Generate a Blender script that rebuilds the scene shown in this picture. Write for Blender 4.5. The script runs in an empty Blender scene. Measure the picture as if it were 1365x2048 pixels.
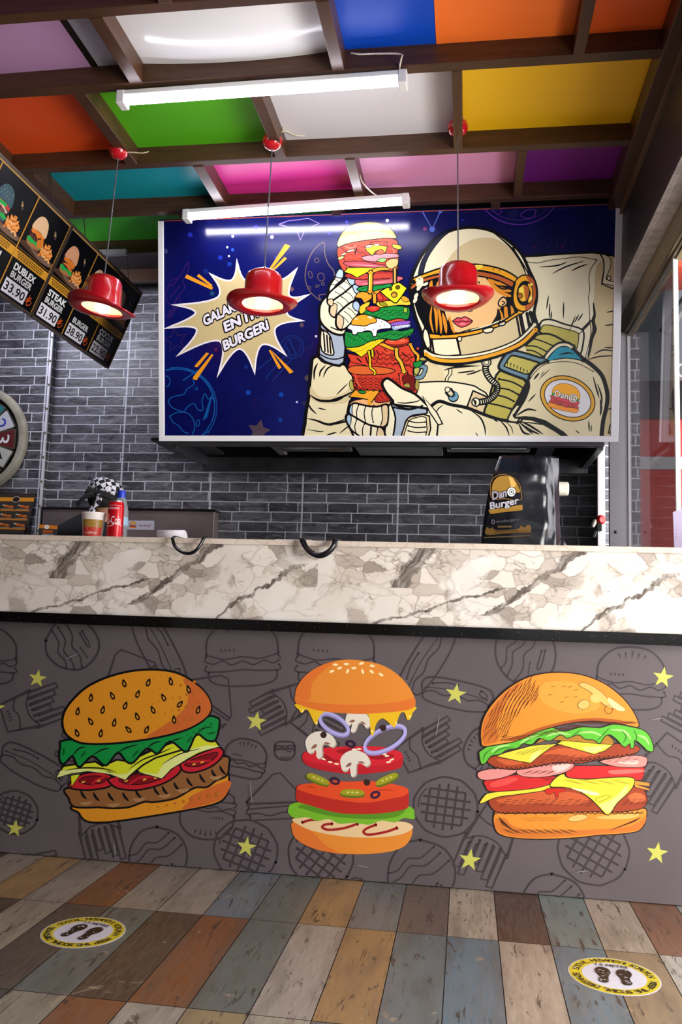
import bpy, bmesh, math, random
from mathutils import Vector, Matrix, noise
from mathutils.geometry import tessellate_polygon
random.seed(7)
S = bpy.context.scene
COL = S.collection
# ---------------------------------------------------------------- camera
F_PX = 1705.0
YAW, PITCH, ROLL = 0.14861233, 0.11207165, 0.03116322
CAM = Vector((0, 0, .85))
def _basis():
    cy, sy, cp, sp = math.cos(YAW), math.sin(YAW), math.cos(PITCH), math.sin(PITCH)
    f = Vector((-sy*cp, cy*cp, sp)); r = Vector((cy, sy, 0)); u = r.cross(f)
    cr, sr = math.cos(ROLL), math.sin(ROLL)
    return cr*r + sr*u, -sr*r + cr*u, f
CR, CU, CF = _basis()
cd = bpy.data.cameras.new('camera'); cam = bpy.data.objects.new('camera', cd); COL.objects.link(cam)
cd.sensor_fit = 'VERTICAL'; cd.sensor_height = 36; cd.lens = F_PX/2048*36
cd.clip_start = .05; cd.clip_end = 200
m = Matrix((CR, CU, -CF)).transposed().to_4x4(); m.translation = CAM
cam.matrix_world = m; S.camera = cam
# ---------------------------------------------------------------- world and light
S.view_settings.view_transform = 'Standard'; S.view_settings.look = 'None'
S.view_settings.gamma = 1; S.view_settings.use_curve_mapping = False
S.view_settings.exposure = 0.15
W = bpy.data.worlds.new('world'); S.world = W; W.use_nodes = True
bg = W.node_tree.nodes['Background']; bg.inputs[0].default_value = (.86, .92, 1, 1); bg.inputs[1].default_value = .26
def area(name, loc, target, sx, sy, power, col):
    l = bpy.data.lights.new(name, 'AREA'); l.shape = 'RECTANGLE'; l.size = sx; l.size_y = sy; l.energy = power; l.color = col
    o = bpy.data.objects.new(name, l); COL.objects.link(o); o.location = loc
    o.rotation_euler = (Vector(target)-Vector(loc)).to_track_quat('-Z', 'Y').to_euler(); return o
area('daylight_from_street', (2.75, .9, 1.2), (.2, 3.0, 1.3), 1.6, 1.7, 170, (1, .97, .94))
area('daylight_off_the_pavement', (2.1, 1.3, .12), (.25, 2.5, 2.6), 1.6, 1.6, 85, (1, .96, .9))
area('daylight_at_side_window', (2.3, 4.0, 1.6), (.1, 4.5, 1.3), 1.6, 1.8, 150, (1, .98, .96))
area('unseen_kitchen_fill', (-2.35, 3.85, 2.5), (-1.7, 4.6, 1.55), .5, .12, 8, (.86, .86, 1))  # added out-of-view fill that brightens the left of the back wall
area('daylight_from_entrance', (1.6, -2.6, 1.4), (0, 3.2, 1.7), 2.5, 1.6, 8, (1, .97, .95))
# ---------------------------------------------------------------- helpers
def lin(c):
    c /= 255.0
    return c/12.92 if c <= .04045 else ((c+.055)/1.055)**2.4
def rgb(h): return tuple(lin(int(h[i:i+2], 16)) for i in (0, 2, 4)) + (1,)
_M = {}
def mat(h, rough=.5, metal=0, spec=.5, coat=0, emit=0, name=None):
    k = (h, rough, metal, spec, coat, emit)
    if k in _M: return _M[k]
    M = bpy.data.materials.new(name or 'surface_'+h); M.use_nodes = True
    b = M.node_tree.nodes['Principled BSDF']
    b.inputs['Base Color'].default_value = rgb(h); b.inputs['Roughness'].default_value = rough
    b.inputs['Metallic'].default_value = metal; b.inputs['Specular IOR Level'].default_value = spec
    b.inputs['Coat Weight'].default_value = coat
    if emit: b.inputs['Emission Color'].default_value = rgb(h); b.inputs['Emission Strength'].default_value = emit
    _M[k] = M; return M
class NT:
    def __init__(s, name):
        s.M = bpy.data.materials.new(name); s.M.use_nodes = True; s.t = s.M.node_tree
        s.b = s.t.nodes['Principled BSDF']
    def n(s, ty, **kw):
        x = s.t.nodes.new(ty)
        for k, v in kw.items():
            if k.startswith('_'): setattr(x, k[1:], v)
        return x
    def set(s, node, **kw):
        for k, v in kw.items():
            node.inputs[k.replace('_', ' ')].default_value = v
        return node
    def L(s, a, b): s.t.links.new(a, b)
    def math(s, op, a, b=None, c=None, clamp=False):
        x = s.t.nodes.new('ShaderNodeMath'); x.operation = op; x.use_clamp = clamp
        for i, v in enumerate((a, b, c)):
            if v is None: continue
            if isinstance(v, (int, float)): x.inputs[i].default_value = v
            else: s.L(v, x.inputs[i])
        return x.outputs[0]
    def mix(s, fac, a, b):
        x = s.t.nodes.new('ShaderNodeMix'); x.data_type = 'RGBA'
        for i, v in ((0, fac), (6, a), (7, b)):
            if isinstance(v, (int, float)): x.inputs[i].default_value = v
            elif isinstance(v, tuple): x.inputs[i].default_value = v
            else: s.L(v, x.inputs[i])
        return x.outputs[2]
    def ramp(s, v, stops):
        x = s.t.nodes.new('ShaderNodeValToRGB'); e = x.color_ramp.elements
        while len(e) < len(stops): e.new(.5)
        for i, (p, c) in enumerate(stops):
            e[i].position = p; e[i].color = c if isinstance(c, tuple) else (c, c, c, 1)
        s.L(v, x.inputs[0]); return x.outputs[0]
    def coord(s, scale=(1, 1, 1), loc=(0, 0, 0)):
        c = s.t.nodes.new('ShaderNodeTexCoord'); m = s.t.nodes.new('ShaderNodeMapping')
        m.inputs['Scale'].default_value = scale; m.inputs['Location'].default_value = loc
        s.L(c.outputs['Object'], m.inputs[0]); return m.outputs[0]
    def noise(s, vec, scale=5, detail=4, rough=.55, dist=0):
        x = s.t.nodes.new('ShaderNodeTexNoise'); s.L(vec, x.inputs['Vector'])
        x.inputs['Scale'].default_value = scale; x.inputs['Detail'].default_value = detail
        x.inputs['Roughness'].default_value = rough; x.inputs['Distortion'].default_value = dist
        return x.outputs['Fac']
    def bump(s, h, strength=.3, dist=.005):
        x = s.t.nodes.new('ShaderNodeBump'); x.inputs['Strength'].default_value = strength; x.inputs['Distance'].default_value = dist
        s.L(h, x.inputs['Height']); s.L(x.outputs[0], s.b.inputs['Normal'])
def ray(px, py):
    return ((px-682.5)/F_PX)*CR - ((py-1024)/F_PX)*CU + CF
def U(px, py, ax, v):
    d = ray(px, py); return CAM + d*((v-CAM[ax])/d[ax])
class Plane:
    def __init__(s, p, n): s.p = Vector(p); s.n = Vector(n).normalized()
    def __call__(s, px, py, off=0):
        d = ray(px, py); q = s.p + s.n*off
        return CAM + d*((q-CAM).dot(s.n)/d.dot(s.n))
def props(o, label=None, cat=None, group=None, kind=None):
    for k, v in (('label', label), ('category', cat), ('group', group), ('kind', kind)):
        if v: o[k] = v
    return o
def empty(name, loc, label, cat, group=None):
    o = bpy.data.objects.new(name, None); COL.objects.link(o); o.location = loc; o.empty_display_size = .05
    return props(o, label, cat, group)
def _par(o, parent):
    if parent is not None:
        o.parent = parent
        off = parent.location if parent.parent is None else Vector((0, 0, 0))
        o.matrix_parent_inverse = Matrix.Translation(-off)
def mesh(name, bm, mats, parent=None, smooth=False, label=None, cat=None, group=None, kind=None, bevel=0, autos=True):
    me = bpy.data.meshes.new(name); bm.to_mesh(me); bm.free()
    if not isinstance(mats, (list, tuple)): mats = [mats]
    for x in mats: me.materials.append(x)
    if smooth:
        for p in me.polygons: p.use_smooth = True
        if autos: me.set_sharp_from_angle(angle=math.radians(38))
    o = bpy.data.objects.new(name, me); COL.objects.link(o); _par(o, parent)
    if bevel:
        b = o.modifiers.new('bevel', 'BEVEL'); b.width = bevel; b.segments = 2; b.limit_method = 'ANGLE'
    return props(o, label, cat, group, kind)
def hexa(bm, p, mi=0):
    """eight points: bottom ring of four then top ring of four"""
    v = [bm.verts.new(q) for q in p]
    for f in ((0, 3, 2, 1), (4, 5, 6, 7), (0, 1, 5, 4), (1, 2, 6, 5), (2, 3, 7, 6), (3, 0, 4, 7)):
        bm.faces.new([v[i] for i in f]).material_index = mi
    return v
def box(bm, x0, x1, y0, y1, z0, z1, mi=0):
    return hexa(bm, [(x0, y0, z0), (x1, y0, z0), (x1, y1, z0), (x0, y1, z0), (x0, y0, z1), (x1, y0, z1), (x1, y1, z1), (x0, y1, z1)], mi)
def B(*a, mi=0):
    bm = bmesh.new(); box(bm, *a, mi=mi); return bm
def obox(bm, c, ex, ey, ez, a, b, d, mi=0):
    """oriented box centred c with half sizes a, b, d"""
    c = Vector(c); P = []
    for k in (-1, 1):
        for i, j in ((-1, -1), (1, -1), (1, 1), (-1, 1)):
            P.append(c+ex*a*i+ey*b*j+ez*d*k)
    return hexa(bm, P, mi)
def lathe(bm, prof, c=(0, 0, 0), n=32, M=None, mi=0, fn=None):
    rings = []
    for r, z in prof:
        if r < 1e-6: pts = [Vector((0, 0, z))]
        else: pts = [Vector((r*math.cos(2*math.pi*i/n), r*math.sin(2*math.pi*i/n), z)) for i in range(n)]
        o = []
        for q in pts:
            if fn: q = fn(q)
            if M: q = M @ q
            o.append(bm.verts.new(q+Vector(c)))
        rings.append(o)
    for a, b in zip(rings, rings[1:]):
        for i in range(n):
            j = (i+1) % n
            if len(a) == 1 and len(b) == 1: continue
            if len(a) == 1: f = [a[0], b[j], b[i]]
            elif len(b) == 1: f = [a[i], a[j], b[0]]
            else: f = [a[i], a[j], b[j], b[i]]
            bm.faces.new(f).material_index = mi
def tube(bm, pts, r, n=8, mi=0, taper=None):
    pts = [Vector(p) for p in pts]; rings = []
    up = Vector((0.13, .2, 1)).normalized()
    for i, p in enumerate(pts):
        t = (pts[min(i+1, len(pts)-1)]-pts[max(i-1, 0)]).normalized()
        if abs(t.dot(up)) > .98: up = Vector((1, .1, 0)).normalized()
        a = t.cross(up).normalized(); b = t.cross(a)
        rr = r*(taper[i] if taper else 1)
        rings.append([bm.verts.new(p+a*rr*math.cos(2*math.pi*k/n)+b*rr*math.sin(2*math.pi*k/n)) for k in range(n)])
    for a, b in zip(rings, rings[1:]):
        for k in range(n): bm.faces.new([a[k], a[(k+1) % n], b[(k+1) % n], b[k]]).material_index = mi
    for ring in (rings[0], rings[-1]): bm.faces.new(ring).material_index = mi
def cr(pts, closed=True, k=5):
    n = len(pts); out = []
    if n < 3: return list(pts)
    for i in range(n if closed else n-1):
        if closed: p = [pts[(i+j-1) % n] for j in range(4)]
        else: p = [pts[max(0, min(n-1, i+j-1))] for j in range(4)]
        for s in range(k):
            t = s/k
            out.append(tuple(.5*(2*p[1][a]+(p[2][a]-p[0][a])*t+(2*p[0][a]-5*p[1][a]+4*p[2][a]-p[3][a])*t*t+(3*p[1][a]-p[0][a]-3*p[2][a]+p[3][a])*t**3) for a in range(len(pts[0]))))
    if not closed: out.append(tuple(pts[-1]))
    return out
_T = {}
def text_mesh(s, off=0.0, font=0):
    k = (s, off)
    if k in _T: return _T[k]
    cu = bpy.data.curves.new('t', 'FONT'); cu.body = s; cu.offset = off; cu.resolution_u = 3
    ob = bpy.data.objects.new('t', cu); COL.objects.link(ob)
    dg = bpy.context.evaluated_depsgraph_get(); ev = ob.evaluated_get(dg); me = ev.to_mesh()
    vs = [(v.co.x, v.co.y) for v in me.vertices]; fs = [tuple(p.vertices) for p in me.polygons]
    ev.to_mesh_clear(); bpy.data.objects.remove(ob); bpy.data.curves.remove(cu)
    _T[k] = (vs, fs); return _T[k]
def clip_poly(poly, quad):
    for i in range(len(quad)):
        a, b = quad[i], quad[(i+1) % len(quad)]
        def side(p): return (b[0]-a[0])*(p[1]-a[1])-(b[1]-a[1])*(p[0]-a[0])
        out = []
        for j in range(len(poly)):
            p, q = poly[j], poly[(j+1) % len(poly)]; sp, sq = side(p), side(q)
            if sp >= 0: out.append(p)
            if (sp >= 0) != (sq >= 0):
                t = sp/(sp-sq); out.append((p[0]+(q[0]-p[0])*t, p[1]+(q[1]-p[1])*t))
        poly = out
        if len(poly) < 3: return []
    return poly
class Art:
    """flat printed artwork on a real surface: fn(x, y, off) maps artwork coordinates to the surface"""
    def __init__(s, fn, rough=.3, clip=None, step=6e-6, base=4e-4, spec=.5, coat=0):
        s.bm = bmesh.new(); s.fn = fn; s.rough = rough; s.mats = []; s.clip = clip; s.z = base; s.step = step
        s.o = (0, 0, 1); s.spec = spec; s.coat = coat; s.lwm = 1.0
    def fr(s, ox, oy, sc): s.o = (ox, oy, sc)
    def mi(s, h):
        m_ = mat(h, s.rough, spec=s.spec, coat=s.coat) if isinstance(h, str) else h
        if m_ not in s.mats: s.mats.append(m_)
        return s.mats.index(m_)
    def _tris(s, tris, h):
        s.z += s.step; mi = s.mi(h); ox, oy, sc = s.o
        for t in tris:
            t = [(ox+p[0]/sc, oy+p[1]/sc) for p in t]
            if s.clip:
                t = clip_poly(t, s.clip)
                if not t: continue
            try:
                f = s.bm.faces.new([s.bm.verts.new(s.fn(p[0], p[1], s.z)) for p in t]); f.material_index = mi
            except ValueError: pass
    def fill(s, pts, h):
        vs = [Vector((p[0], p[1], 0)) for p in pts]
        s._tris([[pts[i] for i in t] for t in tessellate_polygon([vs])], h)
    def poly(s, pts, h, line=None, lw=8, sm=True, k=5):
        q = cr(pts, True, k) if sm else list(pts)
        if h: s.fill(q, h)
        if line: s.line(q+[q[0]], line, lw, sm=False, closed=True)
    def line(s, pts, h, w, sm=True, taper=0, k=5, closed=False):
        if h == K: w = w*s.lwm
        q = cr(pts, False, k) if sm and len(pts) > 2 else list(pts)
        if taper and len(q) == 2: q = [(q[0][0]+(q[1][0]-q[0][0])*t/6, q[0][1]+(q[1][1]-q[0][1])*t/6) for t in range(7)]
        n = len(q); L = []; R_ = []
        for i in range(n):
            a = q[i-1] if i > 0 else (q[-2] if closed else q[0]); b = q[i+1] if i < n-1 else (q[1] if closed else q[-1])
            d1 = (q[i][0]-a[0], q[i][1]-a[1]); d2 = (b[0]-q[i][0], b[1]-q[i][1])
            l1 = math.hypot(*d1) or 1e-9; l2 = math.hypot(*d2) or 1e-9
            dx = d1[0]/l1+d2[0]/l2; dy = d1[1]/l1+d2[1]/l2
            l = math.hypot(dx, dy) or 1e-9; nx, ny = -dy/l, dx/l
            c = max(.55, abs(l)/2)
            t = i/(n-1)
            ww = w/2/c
            if taper == 1: ww = w/2*max(.06, math.sin(math.pi*t)**.7)
            elif taper == 2: ww = w/2*max(.06, 1-t)
            elif taper == 3: ww = w/2*max(.06, t)
            L.append((q[i][0]+nx*ww, q[i][1]+ny*ww)); R_.append((q[i][0]-nx*ww, q[i][1]-ny*ww))
        tr = []
        for i in range(n-1): tr += [(L[i], L[i+1], R_[i+1]), (L[i], R_[i+1], R_[i])]
        if not taper and not closed:
            for e in (0, n-1):
                c = q[e]; tr.append([(c[0]+w/2*math.cos(a*math.pi/4), c[1]+w/2*math.sin(a*math.pi/4)) for a in range(8)])
        s._tris(tr, h)
    def ell(s, cx, cy, rx, ry=None, rot=0, h=None, line=None, lw=6, n=28, a0=0, a1=360):
        ry = ry or rx; c, d = math.cos(math.radians(rot)), math.sin(math.radians(rot))
        full = a1-a0 >= 360
        pts = []
        for i in range(n if full else n+1):
            a = math.radians(a0+(a1-a0)*i/n); x, y = rx*math.cos(a), ry*math.sin(a)
            pts.append((cx+x*c-y*d, cy+x*d+y*c))
        if h: s._tris([pts], h)
        if line: s.line(pts+([pts[0]] if full else []), line, lw, sm=False, closed=full)
    def star(s, cx, cy, r, rot, h, inner=.42, n=5, line=None, lw=3):
        pts = []
        for i in range(2*n):
            a = math.radians(rot)+math.pi*i/n-math.pi/2; q = r if i % 2 == 0 else r*inner
            pts.append((cx+q*math.cos(a), cy+q*math.sin(a)))
        if h: s._tris([[(cx, cy), pts[i], pts[(i+1) % (2*n)]] for i in range(2*n)], h)
        if line: s.line(pts+[pts[0]], line, lw, sm=False, closed=True)
    def text(s, t, p0, p1, up, h, bold=.01, out=None, ow=.05):
        """text whose baseline runs p0 -> p1 and whose capital height is the vector up"""
        vs, fs = text_mesh(t, 0.0); x0 = min(v[0] for v in vs); x1 = max(v[0] for v in vs)
        dx = ((p1[0]-p0[0])/(x1-x0), (p1[1]-p0[1])/(x1-x0)); dy = (up[0]/.7, up[1]/.7)
        def put(r, n, col):
            for k in range(n):
                ex, ey = (r*math.cos(2*math.pi*k/n), r*math.sin(2*math.pi*k/n)) if r else (0, 0)
                q = [(p0[0]+(v[0]-x0+ex)*dx[0]+(v[1]+ey)*dy[0], p0[1]+(v[0]-x0+ex)*dx[1]+(v[1]+ey)*dy[1]) for v in vs]
                s._tris([[q[i] for i in f] for f in fs], col)
        if out: put(bold+ow, 12, out)
        if bold >= .018: put(bold, 6, h)
        else: put(0, 1, h)
    def done(s, name, parent=None, base=None, **kw):
        """base: (bmesh, material) joined beneath the print"""
        if base:
            bb, bmt = base; idx = s.mi(bmt)
            vm = {v: s.bm.verts.new(v.co) for v in bb.verts}
            for f in bb.faces: s.bm.faces.new([vm[v] for v in f.verts]).material_index = idx
            bb.free()
        return mesh(name, s.bm, s.mats, parent, **kw)
K = '0b0b0f'
def logo(A, o, ux, uy, bun='ffb52e', bun2='ffa035', red='e0505c', txt='f4f4f4', ln='3a2018', green='2f9c4c', lw=.018):
    """the round-bun burger mark with the shop's words; o = centre, ux/uy = half-width and half-height vectors (uy points up)"""
    def T(p): return [(o[0]+x*ux[0]+y*uy[0], o[1]+x*ux[1]+y*uy[1]) for x, y in p]
    w = lw*math.hypot(*ux)*2
    A.poly(T([(-.95, .15), (-.9, .5), (-.6, .85), (0, 1.0), (.6, .85), (.9, .5), (.97, .1), (.8, .0), (0, -.02), (-.8, .0)]), bun, ln, w)
    A.poly(T([(-.95, .12), (-.75, .15), (-.7, -.12), (-.95, -.1)]), green, sm=False)
    A.poly(T([(.75, .12), (.95, .1), (.95, -.12), (.7, -.1)]), green, sm=False)
    A.poly(T([(-1.0, -.1), (-.5, -.05), (0, -.05), (.5, -.05), (1.0, -.1), (.93, -.35), (1.0, -.58), (.3, -.6), (-.3, -.62), (-1.0, -.58), (-.92, -.35)]), red, ln, w)
    A.poly(T([(-.98, -.62), (0, -.66), (.98, -.6), (.98, -.85), (.7, -.93), (0, -.97), (-.8, -.95), (-1.0, -.85)]), bun2, ln, w)
    p = T([(-.75, -.08), (.8, -.08)]); A.text('Dan@', p[0], p[1], (uy[0]*.42, uy[1]*.42), txt, .02, ln, .05)
    p = T([(-.85, -.56), (.88, -.56)]); A.text('Burger', p[0], p[1], (uy[0]*.34, uy[1]*.34), red if txt == 'f4f4f4' else txt, .02, ln, .05)
# ---------------------------------------------------------------- procedural materials
YF = 2.769          # counter front panel
YW = 4.55           # back wall
XR = .635           # inner face of the right wall
XL = -3.1
ZC = 2.6            # underside of the joists
def m_floor():
    t = NT('worn_wood_look_tile'); a = t.n('ShaderNodeVertexColor'); a.layer_name = 'plank'
    co = t.coord(); 
    mp = t.n('ShaderNodeMapping'); mp.inputs['Scale'].default_value = (26, 5, 1); t.L(co, mp.inputs[0])
    n1 = t.noise(mp.outputs[0], 1.6, 6, .65, .6)
    mp2 = t.n('ShaderNodeMapping'); mp2.inputs['Scale'].default_value = (60, 9, 1); t.L(co, mp2.inputs[0])
    n2 = t.noise(mp2.outputs[0], 1.5, 5, .7)
    c = t.mix(t.ramp(n2, [(.35, .0), (.75, .55)]), a.outputs[0], rgb('8a7a68'))
    dark = t.ramp(n1, [(.60, 0.0), (.64, .85)])
    c = t.mix(dark, c, rgb('4a3a30'))
    mp3 = t.n('ShaderNodeMapping'); mp3.inputs['Scale'].default_value = (150, 11, 1); t.L(co, mp3.inputs[0])
    n5 = t.noise(mp3.outputs[0], 1.0, 4, .6, .3); nm = t.noise(co, 9, 3, .5)
    c = t.mix(t.math('MULTIPLY', t.ramp(n5, [(.58, 0.0), (.66, .6)]), t.ramp(nm, [(.46, 0.0), (.6, 1.0)])), c, rgb('3a2e28'))
    n3 = t.noise(co, 7, 7, .7, .8)
    pale = t.ramp(n3, [(.64, 0.0), (.67, .75)])
    c = t.mix(pale, c, rgb('b8a288'))
    n4 = t.noise(mp.outputs[0], .7, 3, .5)
    c = t.mix(t.ramp(n4, [(.3, .45), (.55, 0.0)]), c, rgb('5e5248'))
    c = t.mix(.16, c, (0, 0, 0, 1)); t.L(c, t.b.inputs['Base Color']); t.L(t.ramp(n1, [(0.2, .3), (.8, .55)]), t.b.inputs['Roughness'])
    t.bump(n2, .15, .002); return t.M
def m_brick():
    t = NT('split_stone_wall_tile'); co = t.coord()
    sp = t.n('ShaderNodeSeparateXYZ'); t.L(co, sp.inputs[0])
    h = t.math('ADD', sp.outputs[0], sp.outputs[1])
    wob = t.noise(co, 14, 3); 
    cb = t.n('ShaderNodeCombineXYZ'); t.L(h, cb.inputs[0]); t.L(t.math('ADD', sp.outputs[2], t.math('MULTIPLY', wob, .006)), cb.inputs[1])
    b = t.n('ShaderNodeTexBrick'); t.L(cb.outputs[0], b.inputs['Vector'])
    b.offset = .37; b.offset_frequency = 3; b.squash = 1.35; b.squash_frequency = 2
    for k, v in (('Scale', 1.0), ('Mortar Size', .0032), ('Mortar Smooth', .25), ('Bias', -.1), ('Brick Width', .165), ('Row Height', .0546)): b.inputs[k].default_value = v
    b.inputs['Color1'].default_value = rgb('47464d'); b.inputs['Color2'].default_value = rgb('74747c'); b.inputs['Mortar'].default_value = rgb('cfcfda')
    mp = t.n('ShaderNodeMapping'); mp.inputs['Scale'].default_value = (9, 9, 34); mp.inputs['Rotation'].default_value = (0, .25, 0); t.L(co, mp.inputs[0])
    n1 = t.noise(mp.outputs[0], 1.0, 7, .72, 1.2)
    c = t.mix(t.ramp(n1, [(.38, .75), (.5, 0.0)]), b.outputs[0], rgb('26262a'))
    c = t.mix(t.ramp(n1, [(.56, 0.0), (.7, .6)]), c, rgb('b8b8c2'))
    g = t.math('ADD', h, .285)
    fr = t.math('FRACT', t.math('DIVIDE', g, .525))
    j = t.math('LESS_THAN', t.math('ABSOLUTE', t.math('SUBTRACT', fr, .5)), .009)
    fz = t.math('FRACT', t.math('DIVIDE', t.math('ADD', sp.outputs[2], .11), .273))
    jz = t.math('LESS_THAN', t.math('ABSOLUTE', t.math('SUBTRACT', fz, .5)), .009)
    mo = t.math('MAXIMUM', b.outputs['Fac'], j)
    c = t.mix(mo, c, rgb('cacad6')); c = t.mix(t.math('MULTIPLY', jz, .8), c, rgb('4a4a4c'))
    t.L(c, t.b.inputs['Base Color']); t.b.inputs['Roughness'].default_value = .32
    t.bump(t.math('SUBTRACT', n1, t.math('MULTIPLY', mo, .5)), .5, .006); return t.M
def m_marble(name, edge=False):
    t = NT(name); co = t.coord(); sp = t.n('ShaderNodeSeparateXYZ'); t.L(co, sp.inputs[0])
    P0 = 1.17
    fx = t.math('MULTIPLY', t.math('FRACT', t.math('DIVIDE', t.math('ADD', sp.outputs[0], 1.65), P0)), P0)
    cb = t.n('ShaderNodeCombineXYZ'); t.L(fx, cb.inputs[0]); t.L(t.math('ADD', sp.outputs[2], t.math('MULTIPLY', sp.outputs[1], .7)), cb.inputs[2])
    v = cb.outputs[0]
    wn = t.n('ShaderNodeTexNoise'); t.L(v, wn.inputs['Vector']); wn.inputs['Scale'].default_value = 9; wn.inputs['Detail'].default_value = 5
    wm = t.n('ShaderNodeMix'); wm.data_type = 'VECTOR'; wm.inputs[0].default_value = .075; t.L(v, wm.inputs[4]); t.L(wn.outputs['Color'], wm.inputs[5])
    def vor(sc, w0, w1):
        x = t.n('ShaderNodeTexVoronoi'); x.feature = 'DISTANCE_TO_EDGE'; x.inputs['Scale'].default_value = sc; t.L(wm.outputs[1], x.inputs['Vector'])
        return t.ramp(x.outputs['Distance'], [(w0, 1.0), (w1, 0.0)])
    reg = t.noise(v, 4.2, 8, .6, .6)
    if edge:
        c = t.mix(t.ramp(reg, [(.3, 0.0), (.7, .6)]), rgb('dccfc2'), rgb('c9b8a6'))
        c = t.mix(t.math('MULTIPLY', vor(22, 0.0, .05), .35), c, rgb('9a8370'))
    else:
        ms = t.n('ShaderNodeMapping'); ms.inputs['Rotation'].default_value = (0, -.35, 0); ms.inputs['Scale'].default_value = (1, 1, 1.75); t.L(wm.outputs[1], ms.inputs[0])
        def cell(sc, feat):
            x = t.n('ShaderNodeTexVoronoi'); x.feature = feat; x.inputs['Randomness'].default_value = 1; x.inputs['Scale'].default_value = sc; t.L(ms.outputs[0], x.inputs['Vector']); return x
        big = t.ramp(reg, [(.46, 0.0), (.52, 1.0)])
        c = t.mix(t.ramp(t.noise(v, 3, 4, .6), [(.35, 0.0), (.65, .8)]), rgb('e8e2dc'), rgb('d4c9be'))
        f1 = cell(14, 'F1'); s1 = t.n('ShaderNodeSeparateColor'); t.L(f1.outputs['Color'], s1.inputs[0])
        tone = t.ramp(s1.outputs[0], [(.3, rgb('e0d6cc')), (.52, rgb('cabdb0')), (.75, rgb('b3a598')), (.95, rgb('85776c'))])
        c = t.mix(t.math('MULTIPLY', big, .75), c, tone)
        e1 = t.ramp(cell(14, 'DISTANCE_TO_EDGE').outputs['Distance'], [(.0, 1.0), (.05, 0.0)])
        c = t.mix(t.math('MULTIPLY', e1, t.math('MULTIPLY', big, .5)), c, rgb('6f6055'))
        e2 = t.ramp(cell(31, 'DISTANCE_TO_EDGE').outputs['Distance'], [(.0, 1.0), (.09, 0.0)])
        c = t.mix(t.math('MULTIPLY', e2, t.math('MULTIPLY', big, t.ramp(t.noise(v, 16, 3), [(.5, 0.0), (.6, .7)]))), c, rgb('75665a'))
        e3 = t.ramp(cell(4.5, 'DISTANCE_TO_EDGE').outputs['Distance'], [(.0, 1.0), (.02, 0.0)])
        c = t.mix(t.math('MULTIPLY', e3, .35), c, rgb('9a8a7c'))
        s0 = t.n('ShaderNodeMapping'); s0.inputs['Rotation'].default_value = (0, .85, 0); t.L(wm.outputs[1], s0.inputs[0]); st = t.n('ShaderNodeMapping'); st.inputs['Scale'].default_value = (7, 7, 70); t.L(s0.outputs[0], st.inputs[0])
        sn = t.noise(st.outputs[0], 1.2, 6, .7, .5)
        # the long grey veins: distance to sloping lines, wobbled
        wz = t.math('MULTIPLY', t.math('SUBTRACT', t.noise(v, 13, 9, .68), .5), .17)
        zz = t.math('SUBTRACT', sp.outputs[2], .93)
        for x0, sl, w, z0, z1 in ((.273, .65, .024, -.01, .2), (.668, 1.37, .015, -.09, .2), (.60, 3.2, .012, -.2, .0), (1.02, 1.6, .009, -.2, .06)):
            d = t.math('ABSOLUTE', t.math('ADD', t.math('SUBTRACT', t.math('SUBTRACT', fx, x0), t.math('MULTIPLY', zz, sl)), wz))
            k = t.ramp(t.math('DIVIDE', d, w*2.2), [(.42, 1.0), (.62, 0.0)])
            zm = t.math('MULTIPLY', t.math('GREATER_THAN', zz, z0), t.math('LESS_THAN', zz, z1))
            k = t.math('MULTIPLY', t.math('MULTIPLY', k, zm), t.ramp(sn, [(.42, 1.0), (.6, .45)]))
            c = t.mix(k, c, rgb('584e47'))
    t.L(c, t.b.inputs['Base Color']); t.b.inputs['Roughness'].default_value = .28; return t.M
def m_wood(name, c0, c1, rough=.45):
    t = NT(name); co = t.coord((3, 3, 40)); n1 = t.noise(co, 2, 5, .6, .4)
    t.L(t.mix(t.ramp(n1, [(.3, 0.0), (.7, 1.0)]), rgb(c0), rgb(c1)), t.b.inputs['Base Color']); t.b.inputs['Roughness'].default_value = rough
    t.bump(n1, .1, .002); return t.M
def m_speck(name, base, dots, rough, sc=90):
    t = NT(name); co = t.coord(); x = t.n('ShaderNodeTexVoronoi'); x.inputs['Scale'].default_value = sc; t.L(co, x.inputs['Vector'])
    t.L(t.mix(t.ramp(x.outputs['Distance'], [(.06, .7), (.12, 0.0)]), rgb(base), rgb(dots)), t.b.inputs['Base Color'])
    t.b.inputs['Roughness'].default_value = rough; return t.M
def m_noise(name, c0, c1, sc=6, rough=.4, metal=0, r2=None, spec=.5, stretch=(1, 1, 1)):
    t = NT(name); n1 = t.noise(t.coord(stretch), sc, 5, .6, .2)
    t.L(t.mix(t.ramp(n1, [(.35, 0.0), (.65, 1.0)]), rgb(c0), rgb(c1)), t.b.inputs['Base Color'])
    t.b.inputs['Metallic'].default_value = metal; t.b.inputs['Specular IOR Level'].default_value = spec
    if r2 is None: t.b.inputs['Roughness'].default_value = rough
    else: t.L(t.ramp(n1, [(.3, rough), (.7, r2)]), t.b.inputs['Roughness'])
    return t.M
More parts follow.
